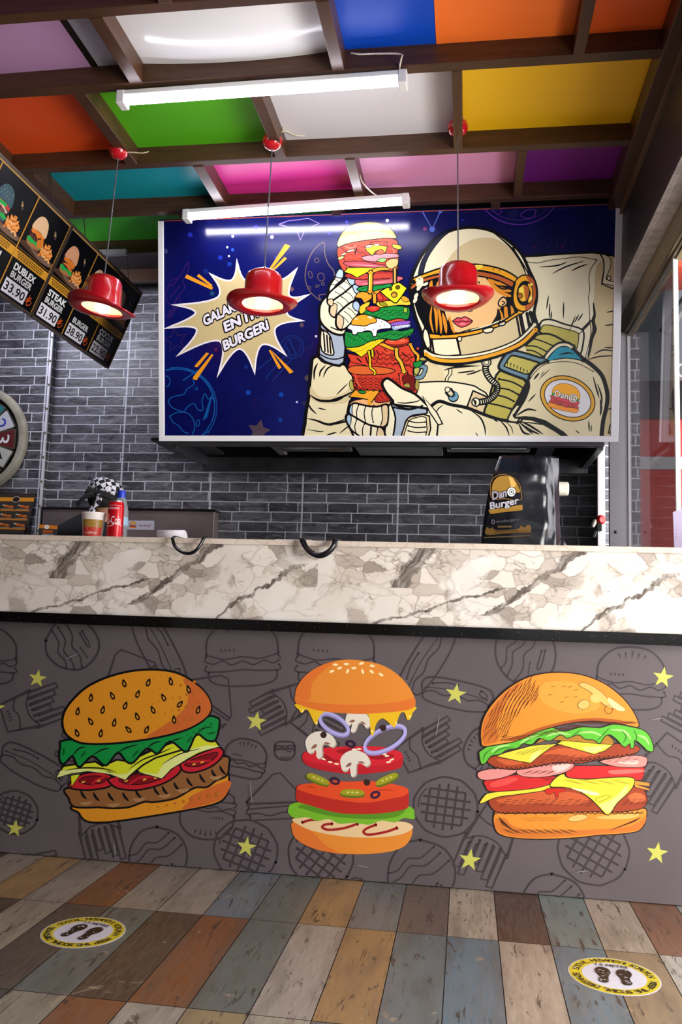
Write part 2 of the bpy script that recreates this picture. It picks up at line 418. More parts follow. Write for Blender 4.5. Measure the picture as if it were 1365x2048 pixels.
def m_glass():
    t = NT('window_glass'); out_ = t.t.nodes['Material Output']
    tr = t.n('ShaderNodeBsdfTransparent'); tr.inputs[0].default_value = (.52, .52, .54, 1)
    gl = t.n('ShaderNodeBsdfGlossy'); gl.inputs['Roughness'].default_value = .02
    lw = t.n('ShaderNodeLayerWeight'); lw.inputs[0].default_value = .5; fz = t.math('ADD', t.math('MULTIPLY', t.math('POWER', lw.outputs['Facing'], 5.0), .9), .04); mx = t.n('ShaderNodeMixShader')
    t.L(fz, mx.inputs[0]); t.L(tr.outputs[0], mx.inputs[1]); t.L(gl.outputs[0], mx.inputs[2]); t.L(mx.outputs[0], out_.inputs[0])
    t.t.nodes.remove(t.b); return t.M
M_BRICK = m_brick(); M_STEEL = m_noise('brushed_steel', '8c8d90', 'a4a5a8', 5, .22, 1, .38, stretch=(1, 1, 12))
M_ALU = mat('b9b9bd', .35, .6); M_WHITE = mat('e9e9ea', .35); M_GLASS = m_glass()
M_DARK = m_noise('dark_hood_metal', '1b1c1f', '2b2c30', 4, .3, .6, .5)
M_JOIST = m_wood('dark_stained_joist', '3c261a', '52341f', .4)
# ---------------------------------------------------------------- floor
TW = .1335; TL = .53
cream, crg, rust, drk, blu, gbl, ggr, tan, tau, rus2, whi, blk = 'bfae9c', 'a3978a', '8a5026', '4d382c', '6b8291', '74808a', '6b7370', 'b08a58', '6e5d55', '8f5f48', 'c4bdb4', '33343a'
rows = {0: {0: cream, 1: '523830', 2: '7f8d8c', 3: cream, 4: rus2, 5: 'a8aaa6', -1: tau, -2: '737c80', -3: tan, -4: ggr, -5: gbl, -6: 'a89c8f', -7: crg, -8: rust, -9: 'a3988c', -10: tan, -11: crg, -12: drk},
        1: {0: blu, 1: cream, 2: blu, 3: 'a38a6c', 4: whi, 5: ggr, -1: '6f7c80', -2: tan, -3: 'b5aaa0', -4: ggr, -5: rust, -6: drk, -7: ggr, -8: '51463f', -9: 'a89a88', -10: drk},
        2: {-3: 'b9b0a0', -4: 'a8946c', -5: 'b8b0a2', -6: rust, -7: 'a09888', -8: '3c3e40', -2: ggr, -1: cream, 0: blu, 1: tan, 2: rust, 3: crg}}
bm = bmesh.new(); lay = bm.loops.layers.float_color.new('plank')
gr = .0012
pal = [cream, crg, rust, drk, blu, gbl, ggr, tan, tau, rus2, whi]
for r in range(-4, 10):
    y1 = 2.375+TL*(1-r)+(.0 if r else 0); y0 = y1-TL
    for k in range(-24, 30):
        x0 = -.038+TW*k; x1 = x0+TW
        c = rgb(rows.get(r, {}).get(k) or pal[(k*7+r*5+(k*r) % 3) % len(pal)])
        v = [bm.verts.new(q) for q in ((x0+gr, y0+gr, 0), (x1-gr, y0+gr, 0), (x1-gr, y1-gr, 0), (x0+gr, y1-gr, 0))]
        f = bm.faces.new(v)
        for l in f.loops: l[lay] = c
n0 = len(bm.faces)
box(bm, -.038-24*TW, -.038+30*TW, 2.375-9*TL, 2.375+5*TL, -.05, -.0015, mi=1)
mesh('floor', bm, [m_floor(), mat('3a332e', .7)], kind='structure', label='wood-look plank floor tiles in worn mixed colours')
# ---------------------------------------------------------------- walls
def wall(name, *a, m_=None, lab=None): return mesh(name, B(*a), m_ or M_BRICK, kind='structure', label=lab)
wall('wall_back', XL-.2, .86, YW, YW+.12, 0, 3.0, lab='grey split-stone tiled back wall')
PXR = U(90, 900, 1, YW-.06).x; PD = .06
wall('wall_pier', XL, PXR, YW-PD, YW, 0, 3.0, lab='projecting tiled pier at the left of the back wall')
wall('wall_left', XL-.1, XL, -2.0, YW, 0, 3.0, m_=mat('3b3a40', .6))
# right wall: tiled lintel above the window opening, tiled corner by the back wall
ZL = 2.262
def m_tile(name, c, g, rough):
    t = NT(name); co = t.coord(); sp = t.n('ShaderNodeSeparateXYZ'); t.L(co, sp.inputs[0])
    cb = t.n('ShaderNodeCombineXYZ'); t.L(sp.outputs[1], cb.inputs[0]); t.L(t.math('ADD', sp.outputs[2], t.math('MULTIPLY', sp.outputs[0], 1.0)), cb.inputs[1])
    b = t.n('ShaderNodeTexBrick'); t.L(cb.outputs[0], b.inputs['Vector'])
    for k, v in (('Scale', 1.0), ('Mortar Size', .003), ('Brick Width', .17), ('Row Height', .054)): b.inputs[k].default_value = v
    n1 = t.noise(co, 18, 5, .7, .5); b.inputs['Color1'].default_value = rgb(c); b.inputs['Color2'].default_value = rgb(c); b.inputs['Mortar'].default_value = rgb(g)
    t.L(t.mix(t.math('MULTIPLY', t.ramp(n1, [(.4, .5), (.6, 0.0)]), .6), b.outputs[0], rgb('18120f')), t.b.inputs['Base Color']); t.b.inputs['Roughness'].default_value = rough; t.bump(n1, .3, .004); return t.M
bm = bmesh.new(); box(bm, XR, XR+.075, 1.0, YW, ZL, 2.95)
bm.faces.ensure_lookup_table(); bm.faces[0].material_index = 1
mesh('wall_right', bm, [m_tile('shade_tinted_brown_tile', '2c2422', '4c4240', .4), m_tile('daylight_tinted_soffit_tile', 'e2deda', 'f8f6f4', .3)], kind='structure', label='tiled lintel wall above the side window')  # one tile: shade put into the side colour, daylight into the soffit colour
wall('wall_corner', XR+.02, XR+.20, 4.30, YW, 0, ZL, lab='narrow tiled return beside the back wall')
mesh('wall_light_block_left', B(-1.75, -1.40, -2.0, 1.45, 0, 2.95), mat('4a4648', .7), kind='structure', label='unseen dark wall added to block light from the left')  # added out of view to keep sky light off the left side
mesh('wall_light_block_rear', B(XL, -.45, -1.05, -.95, 0, 2.95), mat('4a4648', .7), kind='structure', label='unseen wall added behind the camera to block light')  # added unseen blocker: darkens the left of counter and floor
# aluminium corner strip of the pier, with its screws
bm = bmesh.new(); box(bm, PXR-.006, PXR+.006, YW-PD-.012, YW-PD+.001, 0, ZC)
for i in range(12):
    for q in [bmesh.ops.create_uvsphere(bm, u_segments=8, v_segments=6, radius=.006)]:
        bmesh.ops.translate(bm, verts=q['verts'], vec=(PXR, YW-PD-.014, .95+i*.14))
        for f in {f for v in q['verts'] for f in v.link_faces}: f.material_index = 1
mesh('trim_1', bm, [mat('dcdce4', .35, .1), mat('6a6a3a', .5)], kind='structure', label='bright corner strip of the tiled pier')
# ---------------------------------------------------------------- ceiling
yD0, yD1, yB0, yB1, yA0, yA1, yC0, yC1 = 2.215, 2.255, 2.575, 2.62, 3.092, 3.132, 3.505, 3.542
ZP = 2.672
xl, xr = XL, XR
joists = [(1.55, 1.59), (yD0, yD1), (yB0, yB1), (yA0, yA1), (yC0, yC1), (3.93, 3.965), (4.3, 4.335), (1.05, 1.09), (.45, .49), (-.2, -.16), (-.9, -.86)]
tn = 2
for a, b in joists:
    mesh('trim_%d' % tn, B(XL, XR, a, b, ZC, ZP+.02), M_JOIST, kind='structure', bevel=.002, label='dark brown ceiling joist'); tn += 1
# short rafters between the joists: x centre, y from, y to
raf = [(-1.135, yD1, yB0, .045), (-.44, yD1, yB0, .04), (.325, yD1, yB0, .035), (-1.36, yB1, yA0, .045), (-.745, yB1, yA0, .04), (-.056, yB1, yA0, .034),
       (-1.095, yA1, yC0, .045), (-.478, yA1, yC0, .04), (.188, yA1, yC0, .032), (-1.3, yC1, 3.93, .04), (-.6, yC1, 3.93, .04), (0.1, yC1, 3.93, .04),
       (-1.83, yA1, yC0, .05), (-1.9, yB1, yA0, .04), (-1.75, yD1, yB0, .04), (-.9, 1.59, yD0, .04), (-.1, 1.59, yD0, .04)]
for x, a, b, w in raf:
    mesh('trim_%d' % tn, B(x-w/2, x+w/2, a, b, ZC-.002, ZP+.02), M_JOIST, kind='structure', bevel=.002, label='short brown rafter between two joists'); tn += 1
mesh('trim_%d' % tn, B(XR-.06, XR-.001, -.9, YW, ZC-.02, ZP+.02), M_JOIST, kind='structure', bevel=.002, label='brown beam along the right wall'); tn += 1
mesh('trim_%d' % tn, B(XR-.012, XR-.0005, -.9, YW, ZC-.045, ZC-.02), m_wood('batten', '5d4630', '705640'), kind='structure', label='lighter batten under the right beam'); tn += 1
# coloured panels laid on the joists: x0, x1, y0, y1, colour, sag
pan = [(XL, -1.30, yD1, yB0, 'b58ab4', .012), (-1.30, -1.275, yD1, yB0, '14100e', 0), (-1.275, -1.135, yD1, yB0, 'a8a8b8', 0), (-1.135, -.44, yD1, yB0, 'f0f0f2', .03), (-.44, -.122, yD1, yB0, '0047c0', 0), (-.122, .325, yD1, yB0, 'ff7a2e', 0), (.325, XR, yD1, yB0, 'ff6a28', 0),
       (XL, -1.36, yB1, yA0, 'e8531c', .004), (-1.36, -.745, yB1, yA0, '56b41c', 0), (-.745, -.056, yB1, yA0, 'e4e4e8', .004), (-.056, XR, yB1, yA0, 'ffc81a', 0),
       (XL, -1.83, yA1, yC0, '2c2622', 0), (-1.83, -1.095, yA1, yC0, '0a97a6', 0), (-1.095, -.478, yA1, yC0, 'e83aa0', 0), (-.478, .188, yA1, yC0, 'e59ccc', 0), (.188, XR, yA1, yC0, '7c2090', 0),
       (XL, -1.3, yC1, 3.93, '3aa02a', 0), (-1.3, -.6, yC1, 3.93, '2a7a30', 0), (-.6, XR, yC1, 3.93, '30323a', 0), (XL, XR, 3.965, YW, '2c2a2c', 0),
       (XL, -.9, 1.59, yD0, '8a3aa0', 0), (-.9, -.1, 1.59, yD0, 'c83a78', 0), (-.1, XR, 1.59, yD0, '2a9ad0', 0), (XL, XR, -1.2, 1.55, 'c9c6c0', 0)]
bm = bmesh.new(); pm = []
for i, (a, b, c, d, h, sag) in enumerate(pan):
    nx, ny = (14, 8) if sag else (1, 1); z = ZP-.004+.0004*(i % 5)
    pm.append(mat(h, .16 if sag > .01 and h[0] == 'f' else .42, spec=.4)); g = []
    for j in range(ny+1):
        g.append([bm.verts.new((a+(b-a)*k/nx, c-.003+(d-c+.006)*j/ny, z-sag*4*(k/nx)*(1-k/nx)*(.55+.45*math.sin(math.pi*j/ny)) if sag else z)) for k in range(nx+1)])
    for j in range(ny):
        for k in range(nx):
            f = bm.faces.new([g[j][k], g[j+1][k], g[j+1][k+1], g[j][k+1]]); f.material_index = len(pm)-1; f.smooth = True
pm.append(mat('2a2522', .8)); box(bm, XL, XR+.075, -1.2, YW+.1, ZP+.021, ZP+.1, mi=len(pm)-1)
mesh('ceiling', bm, pm, kind='structure', label='ceiling of coloured plastic panels laid on dark joists')
# ---------------------------------------------------------------- side window
XG = .712
bm = bmesh.new(); M_BRZ = m_wood('bronze_profile', '6d5f45', '85765a', .4)
for i in range(3): box(bm, XG-.004+.012*i, XG+.012*i+.006, 1.6, 4.3, ZL-.105-.008*i, ZL-.001-.012*(2-i))
box(bm, XG-.007, XG+.05, 1.6, 4.3, ZL-.10, ZL-.001)
mesh('trim_%d' % tn, bm, M_BRZ, kind='structure', label='bronze aluminium head rail of the side window'); tn += 1
wall('wall_window_sill', XR+.03, XR+.16, 3.32, 4.3, 0, 1.02, m_=M_BRICK)
w1 = mesh('window_1', B(XG+.016, XG+.024, 3.12, 3.97, 1.02, ZL-.10), M_GLASS, kind='structure', label='fixed side window pane')
bm = bmesh.new(); box(bm, XG+.012, XG+.028, 3.105, 3.12, 1.02, ZL-.10); mesh('window_edge', bm, mat('dfe9e4', .3), w1)
bm = bmesh.new(); box(bm, XG+.012, XG+.028, 3.12, 3.97, ZL-.118, ZL-.105); mesh('window_rail', bm, mat('8f9492', .3, .5), w1)
# aluminium post between the window and the back wall
bm = bmesh.new(); box(bm, XR+.005, XR+.085, 3.985, 4.02, 1.0, ZL-.1); box(bm, XR+.085, XR+.10, 3.98, 4.03, 1.0, ZL-.1)
q = bmesh.ops.create_uvsphere(bm, u_segments=8, v_segments=6, radius=.008); bmesh.ops.translate(bm, verts=q['verts'], vec=(XR+.03, 3.985, 1.23))
for v in q['verts']:
    for f in v.link_faces: f.material_index = 1
mesh('trim_%d' % tn, bm, [mat('a9a6aa', .4, .3), mat('55555a', .4, .5)], kind='structure', label='grey aluminium window post'); tn += 1
# ---------------------------------------------------------------- counter
ct = empty('counter', (-.4, YF+.3, 0), 'long serving counter with marble-look apron, black granite strip and burger-printed grey front', 'counter')
CX0, CX1 = -3.05, 1.05
mesh('countertop', B(CX0, CX1, 2.728, 3.33, 1.048, 1.066), m_marble('pale_marble_edge', True), ct, bevel=.0015)
mesh('marble_apron', B(CX0, CX1, 2.739, 2.775, .803, 1.048), m_marble('brown_veined_marble'), ct)
mesh('granite_strip', B(CX0, CX1, 2.722, 2.80, .768, .803), m_speck('black_granite', '0c0a0a', '8a7058', .12), ct, bevel=.0015)
mesh('body', B(CX0, CX1, YF+.02, 3.30, .0, 1.045), mat('3b3434', .6), ct)
def proj(w):
    d = Vector(w)-CAM; z = d.dot(CF); return (682.5+F_PX*d.dot(CR)/z, 1024-F_PX*d.dot(CU)/z)
# ---------------------------------------------------------------- printed counter front
PF = Plane((0, YF, 0), (0, -1, 0))
cl = [proj((CX0, YF, .80)), proj((CX1, YF, .80)), proj((CX1, YF, .001)), proj((CX0, YF, .001))]
A = Art(PF, rough=.34, clip=cl, step=0, coat=.1, base=2e-4); A.step = 3e-6; _nd = 0
LN = '3c3438'
def loc(cx, cy, r, rot, asp=1):
    c, s = math.cos(math.radians(rot)), math.sin(math.radians(rot))
    return lambda P: [(cx+(x*c-y*asp*s)*r, cy+(x*s+y*asp*c)*r) for x, y in P]
def d_burger(cx, cy, r, rot=0):
    T = loc(cx, cy, r, rot); w = 3.2
    A.line(T([(-1, -.05), (-.95, -.5), (-.55, -.9), (0, -1), (.55, -.9), (.95, -.5), (1, -.05)]), LN, w+1.2)
    A.line(T([(-1, -.05), (-.5, .08), (0, .02), (.5, .08), (1, -.05)]), LN, w)
    A.line(T([(-1, .0), (-1.05, .12), (-.8, .2), (-.55, .12), (-.3, .24), (0, .14), (.3, .25), (.6, .14), (.85, .22), (1.05, .1), (1, 0)]), LN, w)
    A.line(T([(-1, .25), (-1.03, .4), (-.5, .42), (0, .38), (.5, .42), (1.03, .4), (1, .25)]), LN, w)
    A.line(T([(-.95, .42), (-.92, .65), (-.6, .8), (0, .84), (.6, .8), (.92, .65), (.95, .42)]), LN, w+.6)
    for i in range(5): A.line(T([(-.4+.2*i, -.78-.05*(2-abs(i-2))), (-.34+.17*i, -.62)]), LN, w+2, taper=2)
    for i in range(4): A.line(T([(-.6+.12*i, -.2), (-.57+.12*i, -.14)]), LN, 1.6)
def d_wrap(cx, cy, r, rot=0):
    T = loc(cx, cy, r, rot); w = 3.2
    A.line(T([(-1, .1), (-.8, -.6), (-.2, -.95), (.5, -.8), (.95, -.3), (.9, .3), (.5, .8), (-.2, .9), (-.8, .6), (-1, .1)]), LN, w+1)
    A.line(T([(-.7, -.5), (-.3, -.1), (-.25, .3), (.1, .55), (.3, .85)]), LN, w)
    A.line(T([(-.85, -.3), (-.5, .05), (-.45, .4), (-.1, .65), (.0, .9)]), LN, w)
    A.line(T([(-.5, -.75), (-.1, -.35), (0, .05), (.35, .3), (.55, .7)]), LN, w)
    A.line(T([(.2, -.6), (.6, -.2), (.55, -.1), (.15, -.5)]), LN, w)
    for i in range(4): A.line(T([(.3+.1*i, .0+.08*i), (.36+.1*i, .08+.08*i)]), LN, 1.6)
def d_dog(cx, cy, r, rot=0):
    T = loc(cx, cy, r, rot); w = 3.2
    A.line(T([(-1.3, .25), (-1.4, -.1), (-1.1, -.38), (0, -.45), (1.1, -.38), (1.4, -.1), (1.3, .25)]), LN, w+1)
    A.line(T([(-1.3, .25), (-.9, .12), (-.5, .22), (0, .12), (.5, .22), (.9, .12), (1.3, .25)]), LN, w)
    A.line(T([(-1.3, .3), (-1.2, .5), (-.6, .62), (0, .64), (.6, .62), (1.2, .5), (1.3, .3)]), LN, w+.6)
    A.line(T([(-1.0, -.15), (-.5, -.28), (0, -.28)]), LN, w); A.line(T([(-1.25, .05), (-.2, -.05), (1.2, .05)]), LN, w*.7)
    A.line(T([(.9, -.25), (1.15, -.12), (1.1, .0), (.85, -.1), (.9, -.25)]), LN, w*.8)
def d_fries(cx, cy, r, rot=0):
    T = loc(cx, cy, r, rot); w = 3.2
    A.line(T([(-.6, -.1), (-.45, 1.0), (.45, 1.0), (.6, -.1)]), LN, w+.6, sm=False)
    A.line(T([(-.6, -.1), (-.3, .12), (0, .18), (.3, .12), (.6, -.1)]), LN, w)
    A.line(T([(-.52, .45), (-.2, .6), (.1, .5), (.52, .6)]), LN, w)
    for i in range(6):
        x = -.55+i*.2; h = -.95+.13*((i*5) % 4)
        A.line(T([(x, -.02+.1*math.sin(i)), (x-.03, h), (x+.13, h-.03), (x+.17, .05)]), LN, w, sm=False)
    for i in range(4): A.line(T([(-.2+.1*i, .75), (-.17+.1*i, .82)]), LN, 1.6)
def d_patty(cx, cy, r, rot=20):
    T = loc(cx, cy, r, rot, .92)
    A.line(T([(math.cos(a*.3)*(1+.02*(a % 2)), math.sin(a*.3)*(1+.02*(a % 2))) for a in range(22)]), LN, 4.2)
    for i in range(-2, 3):
        h = math.sqrt(.62-(i*.28)**2)
        A.line(T([(i*.28, -h), (i*.28, h)]), LN, 2.5); A.line(T([(-h, i*.28), (h, i*.28)]), LN, 2.5)
    A.line(T([(math.cos(a*.2+3)*.86, math.sin(a*.2+3)*.86) for a in range(5)]), LN, 2.4)
def d_sand(cx, cy, r, rot=0):
    T = loc(cx, cy, r, rot); w = 3.2
    A.line(T([(-1, .2), (-.1, -.75), (.15, -.8), (1, .1), (1, .3), (-.9, .45), (-1, .2)]), LN, w, sm=False)
    A.line(T([(-1, .28), (1, .2)]), LN, w*.8)
    A.line(T([(-.95, .45), (-1, .62), (-.6, .6), (-.2, .68), (.3, .55), (.8, .6), (1.02, .45)]), LN, w)
    A.line(T([(-.9, .65), (-.85, .85), (.9, .75), (1, .55)]), LN, w, sm=False)
for f, a in ((d_burger, (485, 1312, 72, -2)), (d_burger, (672, 1316, 76, 3)), (d_burger, (1262, 1362, 68, 4)), (d_burger, (-30, 1315, 62, 5)), (d_wrap, (145, 1290, 54, 15)), (d_wrap, (1052, 1308, 64, 60)),
             (d_dog, (322, 1298, 58, 62)), (d_dog, (852, 1314, 58, -58)), (d_fries, (66, 1418, 62, 72)), (d_fries, (165, 1500, 50, -70)), (d_dog, (70, 1530, 52, 28)), (d_fries, (200, 1660, 68, 168)),
             (d_fries, (560, 1415, 60, -115)), (d_fries, (640, 1450, 55, 120)), (d_fries, (860, 1492, 62, 62)), (d_fries, (975, 1690, 78, 205)), (d_fries, (1320, 1545, 74, 215)), (d_dog, (915, 1385, 52, 12)),
             (d_patty, (30, 1625, 46, 18)), (d_patty, (492, 1700, 64, 22)), (d_patty, (642, 1712, 66, 38)), (d_patty, (892, 1614, 64, 8)), (d_patty, (1188, 1702, 72, 30)),
             (d_wrap, (315, 1716, 62, 95)), (d_wrap, (842, 1752, 72, 95)), (d_wrap, (1105, 1818, 70, 95)), (d_sand, (420, 1390, 60, 38)), (d_sand, (552, 1592, 58, 0)), (d_burger, (415, 1625, 54, 185)), (d_burger, (490, 1520, 42, 12)),
             (d_burger, (975, 1500, 45, -60)), (d_sand, (255, 1345, 58, -25)), (d_fries, (1390, 1440, 60, -60)), (d_burger, (570, 1500, 20, 180)), (d_sand, (1440, 1700, 66, 10)), (d_fries, (60, 1745, 60, 80)), (d_sand, (700, 1800, 60, 20)),
             (d_burger, (-200, 1480, 72, 10)), (d_patty, (-180, 1620, 60, 30)), (d_burger, (1490, 1360, 66, -20)), (d_dog, (1480, 1560, 60, 40)), (d_fries, (-90, 1400, 60, 30))):
    A.z = 2e-4+(_nd % 4)*8e-7; _nd += 1; f(*a)
A.z = 5e-4
for x, y, r in ((75, 1357, 19), (513, 1443, 21), (912, 1388, 22), (1327, 1355, 22), (30, 1657, 18), (493, 1694, 21), (940, 1720, 23), (1315, 1706, 23), (-8, 1415, 19), (1480, 1440, 23), (-160, 1550, 18)):
    A.star(x, y, r, 9, 'bcbb58', inner=.40)
A.step = 6e-6
# first burger: tilted, bold comic outlines
A.fr(0, 1230, 2.73)
bo = 'd48a22'; bo2 = 'c4622a'; G1 = '0f8a3c'; Y1 = 'cfd42a'; Y2 = 'dbe28a'; R1 = 'c01f2c'; P1 = '8a5a32'; P2 = 'a37a50'
A.poly([(410, 1040), (430, 1080), (470, 1125), (560, 1133), (720, 1115), (1000, 1070), (1180, 1030), (1240, 980), (1252, 900), (1200, 870), (800, 960)], bo, K, 11)
A.poly([(1050, 985), (1248, 905), (1245, 965), (1190, 1015), (1000, 1062), (1030, 1020)], bo2)
A.poly([(365, 945), (375, 1000), (400, 1045), (470, 1052), (540, 1050), (600, 1055), (700, 1050), (790, 1020), (840, 1022), (960, 1000), (1060, 945), (1130, 940), (1180, 905), (1235, 880), (1250, 830), (1220, 770), (900, 860), (600, 930)], P1, K, 11)
for x, y in ((440, 975), (510, 985), (590, 985), (670, 985), (740, 970), (840, 955), (885, 950), (950, 930), (1020, 905), (1090, 885), (1155, 860), (1200, 840)):
    A.line([(x, y-18), (x+12, y+8), (x+34, y+32)], K, 15, taper=1)
for x, y in ((470, 1025), (620, 1035), (760, 1005), (900, 985), (1000, 955), (1180, 885)): A.line([(x-35, y), (x, y+6), (x+35, y-6)], P2, 20, taper=1)
A.poly([(395, 900), (375, 930), (400, 950), (500, 955), (600, 935), (620, 890), (560, 860), (460, 865)], R1, K, 10)
A.poly([(600, 890), (615, 930), (660, 950), (760, 955), (880, 925), (960, 880), (990, 840), (980, 815), (900, 850), (760, 860)], R1, K, 10)
A.poly([(990, 800), (1000, 850), (1060, 860), (1150, 830), (1210, 780), (1220, 740), (1180, 720), (1080, 760)], R1, K, 10)
for q in ([(430, 905), (480, 880), (580, 885), (560, 915), (480, 925)], [(650, 900), (700, 875), (860, 870), (900, 885), (800, 920), (700, 925)], [(1010, 820), (1060, 785), (1180, 750), (1170, 785), (1090, 825)]):
    A.poly(q, '7d0f1c', K, 5)
for q in ([(500, 930), (530, 900), (580, 880)], [(700, 930), (760, 890), (860, 880)], [(1010, 800), (1080, 800), (1150, 795)]): A.line(q, R1, 11)
for x, y in ((455, 912), (540, 905), (690, 905), (790, 898), (850, 890), (1105, 803), (1060, 815)): A.ell(x, y, 11, 5, -20, 'd8a83a')
A.poly([(760, 860), (885, 890), (950, 830), (1080, 760), (1200, 715), (1180, 690), (1100, 650), (900, 700), (700, 800)], Y1, K, 10, sm=False)
A.poly([(760, 858), (885, 892), (935, 840), (1080, 750), (1205, 716), (1120, 712), (1000, 745), (900, 800), (860, 868)], Y2, sm=False)
A.poly([(310, 888), (345, 825), (520, 800), (560, 825), (640, 790), (700, 800), (830, 740), (960, 690), (1000, 735), (850, 780), (780, 820), (685, 900), (600, 860), (500, 850), (400, 860)], Y1, K, 10, sm=False)
A.poly([(310, 888), (330, 850), (420, 838), (540, 845), (640, 870), (690, 868), (760, 815), (700, 882), (685, 900), (600, 868), (480, 852), (390, 864)], Y2, sm=False)
A.poly([(385, 875), (440, 868), (390, 940)], Y1, K, 6, sm=False)
A.line([(350, 850), (450, 835), (560, 838), (640, 860)], K, 8, taper=1); A.line([(700, 845), (780, 790), (860, 760), (950, 720)], K, 8, taper=1); A.line([(880, 820), (980, 760), (1100, 728)], K, 6, taper=1)
A.poly([(370, 680), (330, 720), (325, 790), (350, 815), (395, 770), (420, 822), (445, 825), (505, 770), (560, 815), (590, 815), (645, 750), (690, 800), (730, 805), (800, 730), (850, 755), (870, 750), (930, 690), (1000, 740), (1030, 738), (1075, 650), (1130, 685), (1180, 680), (1200, 590), (1185, 560), (1100, 560), (760, 670)], G1, K, 12, k=3)
for q in ([(395, 770), (430, 730), (470, 720)], [(505, 765), (560, 735), (600, 728)], [(645, 750), (690, 725), (760, 705)], [(800, 730), (840, 700), (880, 690)], [(1075, 650), (1110, 620), (1160, 610)], [(935, 690), (990, 670)]): A.line(q, K, 8, taper=1)
for q in ([(350, 720), (345, 770)], [(440, 780), (470, 740)], [(720, 780), (760, 735)], [(1020, 700), (1050, 660)], [(1130, 650), (1180, 640)]): A.line(q, '0a5c28', 14, taper=1)
A.poly([(342, 600), (352, 530), (400, 460), (480, 390), (600, 335), (740, 303), (880, 300), (990, 325), (1090, 390), (1145, 460), (1150, 530), (1090, 590), (980, 640), (800, 680), (600, 703), (450, 700), (370, 660)], bo, K, 12)
A.poly([(1000, 345), (1090, 395), (1143, 462), (1148, 528), (1088, 586), (980, 634), (800, 668), (900, 600), (1000, 520), (1030, 430)], bo2)
for x, y, a in ((425, 525, 10), (497, 450, 5), (562, 517, 15), (613, 440, -25), (678, 372, -15), (494, 580, -30), (420, 643, -20), (551, 645, 10), (625, 587, 12), (685, 494, 20), (753, 431, 20), (811, 368, 20), (749, 553, -20), (701, 625, -40), (802, 625, 25), (835, 517, -25), (893, 450, -25), (933, 361, -10), (984, 486, 40), (951, 570, -5), (1030, 405, -15), (1084, 517, 20)):
    T = loc(x, y, 1, a); A.poly(T([(0, -24), (12, 0), (9, 18), (0, 24), (-9, 18), (-12, 0)]), K); A.poly(T([(0, -8), (5, 6), (0, 14), (-5, 6)]), bo)
for i in range(5):
    for j in range(12):
        x = 725+j*38-i*4; y = 370+i*62-j*9+ (j % 2)*8; r = 2+j*.8
        if x < 1135 and ((x-745)/400)**2+((y+i*6-505+ (x-745)*.12)/188)**2 < .93: A.ell(x, y+i*6, r, r, 0, 'b3661f' if j > 6 else 'bf7a20', n=8)
for j in range(9): A.ell(820+j*46, 1058-j*10, 3+j*1.2, None, 0, 'b3661f', n=8); (A.ell(930+j*32, 700-j*15, 2+j*1.1, None, 0, '0b7433', n=8) if j < 8 else None)
# second burger: its layers floating apart, flat colours
A.fr(460, 1250, 2.73)
og, od, br, bd = 'dd8630', 'd8702c', 'e2a067', 'c8702a'
A.poly([(345, 1075), (340, 1120), (360, 1165), (430, 1210), (540, 1240), (700, 1252), (860, 1240), (950, 1210), (990, 1160), (998, 1110), (985, 1085), (900, 1075), (500, 1060), (360, 1058)], og)
A.poly([(345, 1080), (340, 1120), (360, 1165), (430, 1210), (540, 1240), (600, 1246), (520, 1200), (450, 1130)], od)
A.poly([(345, 1070), (360, 1055), (450, 1050), (900, 1070), (990, 1090), (995, 1115), (930, 1145), (800, 1160), (620, 1155), (440, 1120)], 'dfbf90', k=4)
A.line([(395, 1078), (440, 1065), (480, 1062)], '9a1f20', 14); A.line([(700, 1085), (620, 1110), (540, 1118), (505, 1105), (520, 1090), (560, 1085)], '9a1f20', 14)
A.line([(800, 1090), (750, 1110), (730, 1130), (760, 1145), (850, 1130), (915, 1108)], '9a1f20', 14)
A.poly([(318, 1010), (360, 970), (600, 960), (960, 985), (1010, 1040), (1000, 1060), (950, 1055), (900, 1078), (830, 1068), (760, 1090), (680, 1080), (600, 1085), (540, 1060), (480, 1070), (420, 1050), (360, 1055), (330, 1040)], '72b02a')
A.poly([(380, 985), (420, 1010), (560, 1045), (760, 1060), (900, 1050), (960, 1010), (940, 980), (600, 960)], '548a20')
A.poly([(365, 885), (366, 960), (440, 985), (520, 1010), (620, 1030), (760, 1032), (860, 1025), (950, 1008), (976, 990), (977, 950), (976, 905), (940, 885), (700, 870), (420, 868), (370, 878)], 'b3281f', k=3)
A.poly([(366, 890), (400, 868), (500, 862), (560, 850), (640, 855), (760, 852), (860, 862), (940, 880), (968, 892), (977, 908), (965, 925), (940, 936), (870, 950), (760, 970), (660, 965), (540, 945), (440, 922), (385, 903), (366, 895)], 'da4a22', k=3)
A.line([(480, 890), (440, 882), (420, 885)], 'b8381f', 8, taper=1); A.line([(800, 905), (850, 900), (895, 905)], 'b8381f', 8, taper=1)
def pickle(x, y, a, s=1):
    T = loc(x, y, s, a); A.poly(T([(-66, -8), (-40, -26), (40, -26), (66, -8), (60, 12), (0, 20), (-60, 12)]), '5e6a1c'); A.poly(T([(-66, -10), (-40, -27), (40, -27), (66, -10), (50, 4), (0, 8), (-50, 4)]), '98961f')
    for i in (-25, 0, 25): A.ell(*T([(i, -11)])[0], 9, 5, a, 'c8c468', n=8)
pickle(478, 850, 22); pickle(862, 850, -24); pickle(670, 925, 2)
A.poly([(397, 715), (400, 745), (440, 775), (540, 800), (680, 815), (820, 805), (920, 785), (943, 765), (945, 740), (943, 712), (900, 690), (680, 680), (430, 695), (400, 705)], 'b81c28', k=3)
A.poly([(398, 710), (420, 690), (520, 670), (680, 662), (830, 665), (920, 688), (942, 705), (940, 722), (900, 748), (780, 770), (600, 772), (450, 750), (402, 730)], 'cc2230', k=3)
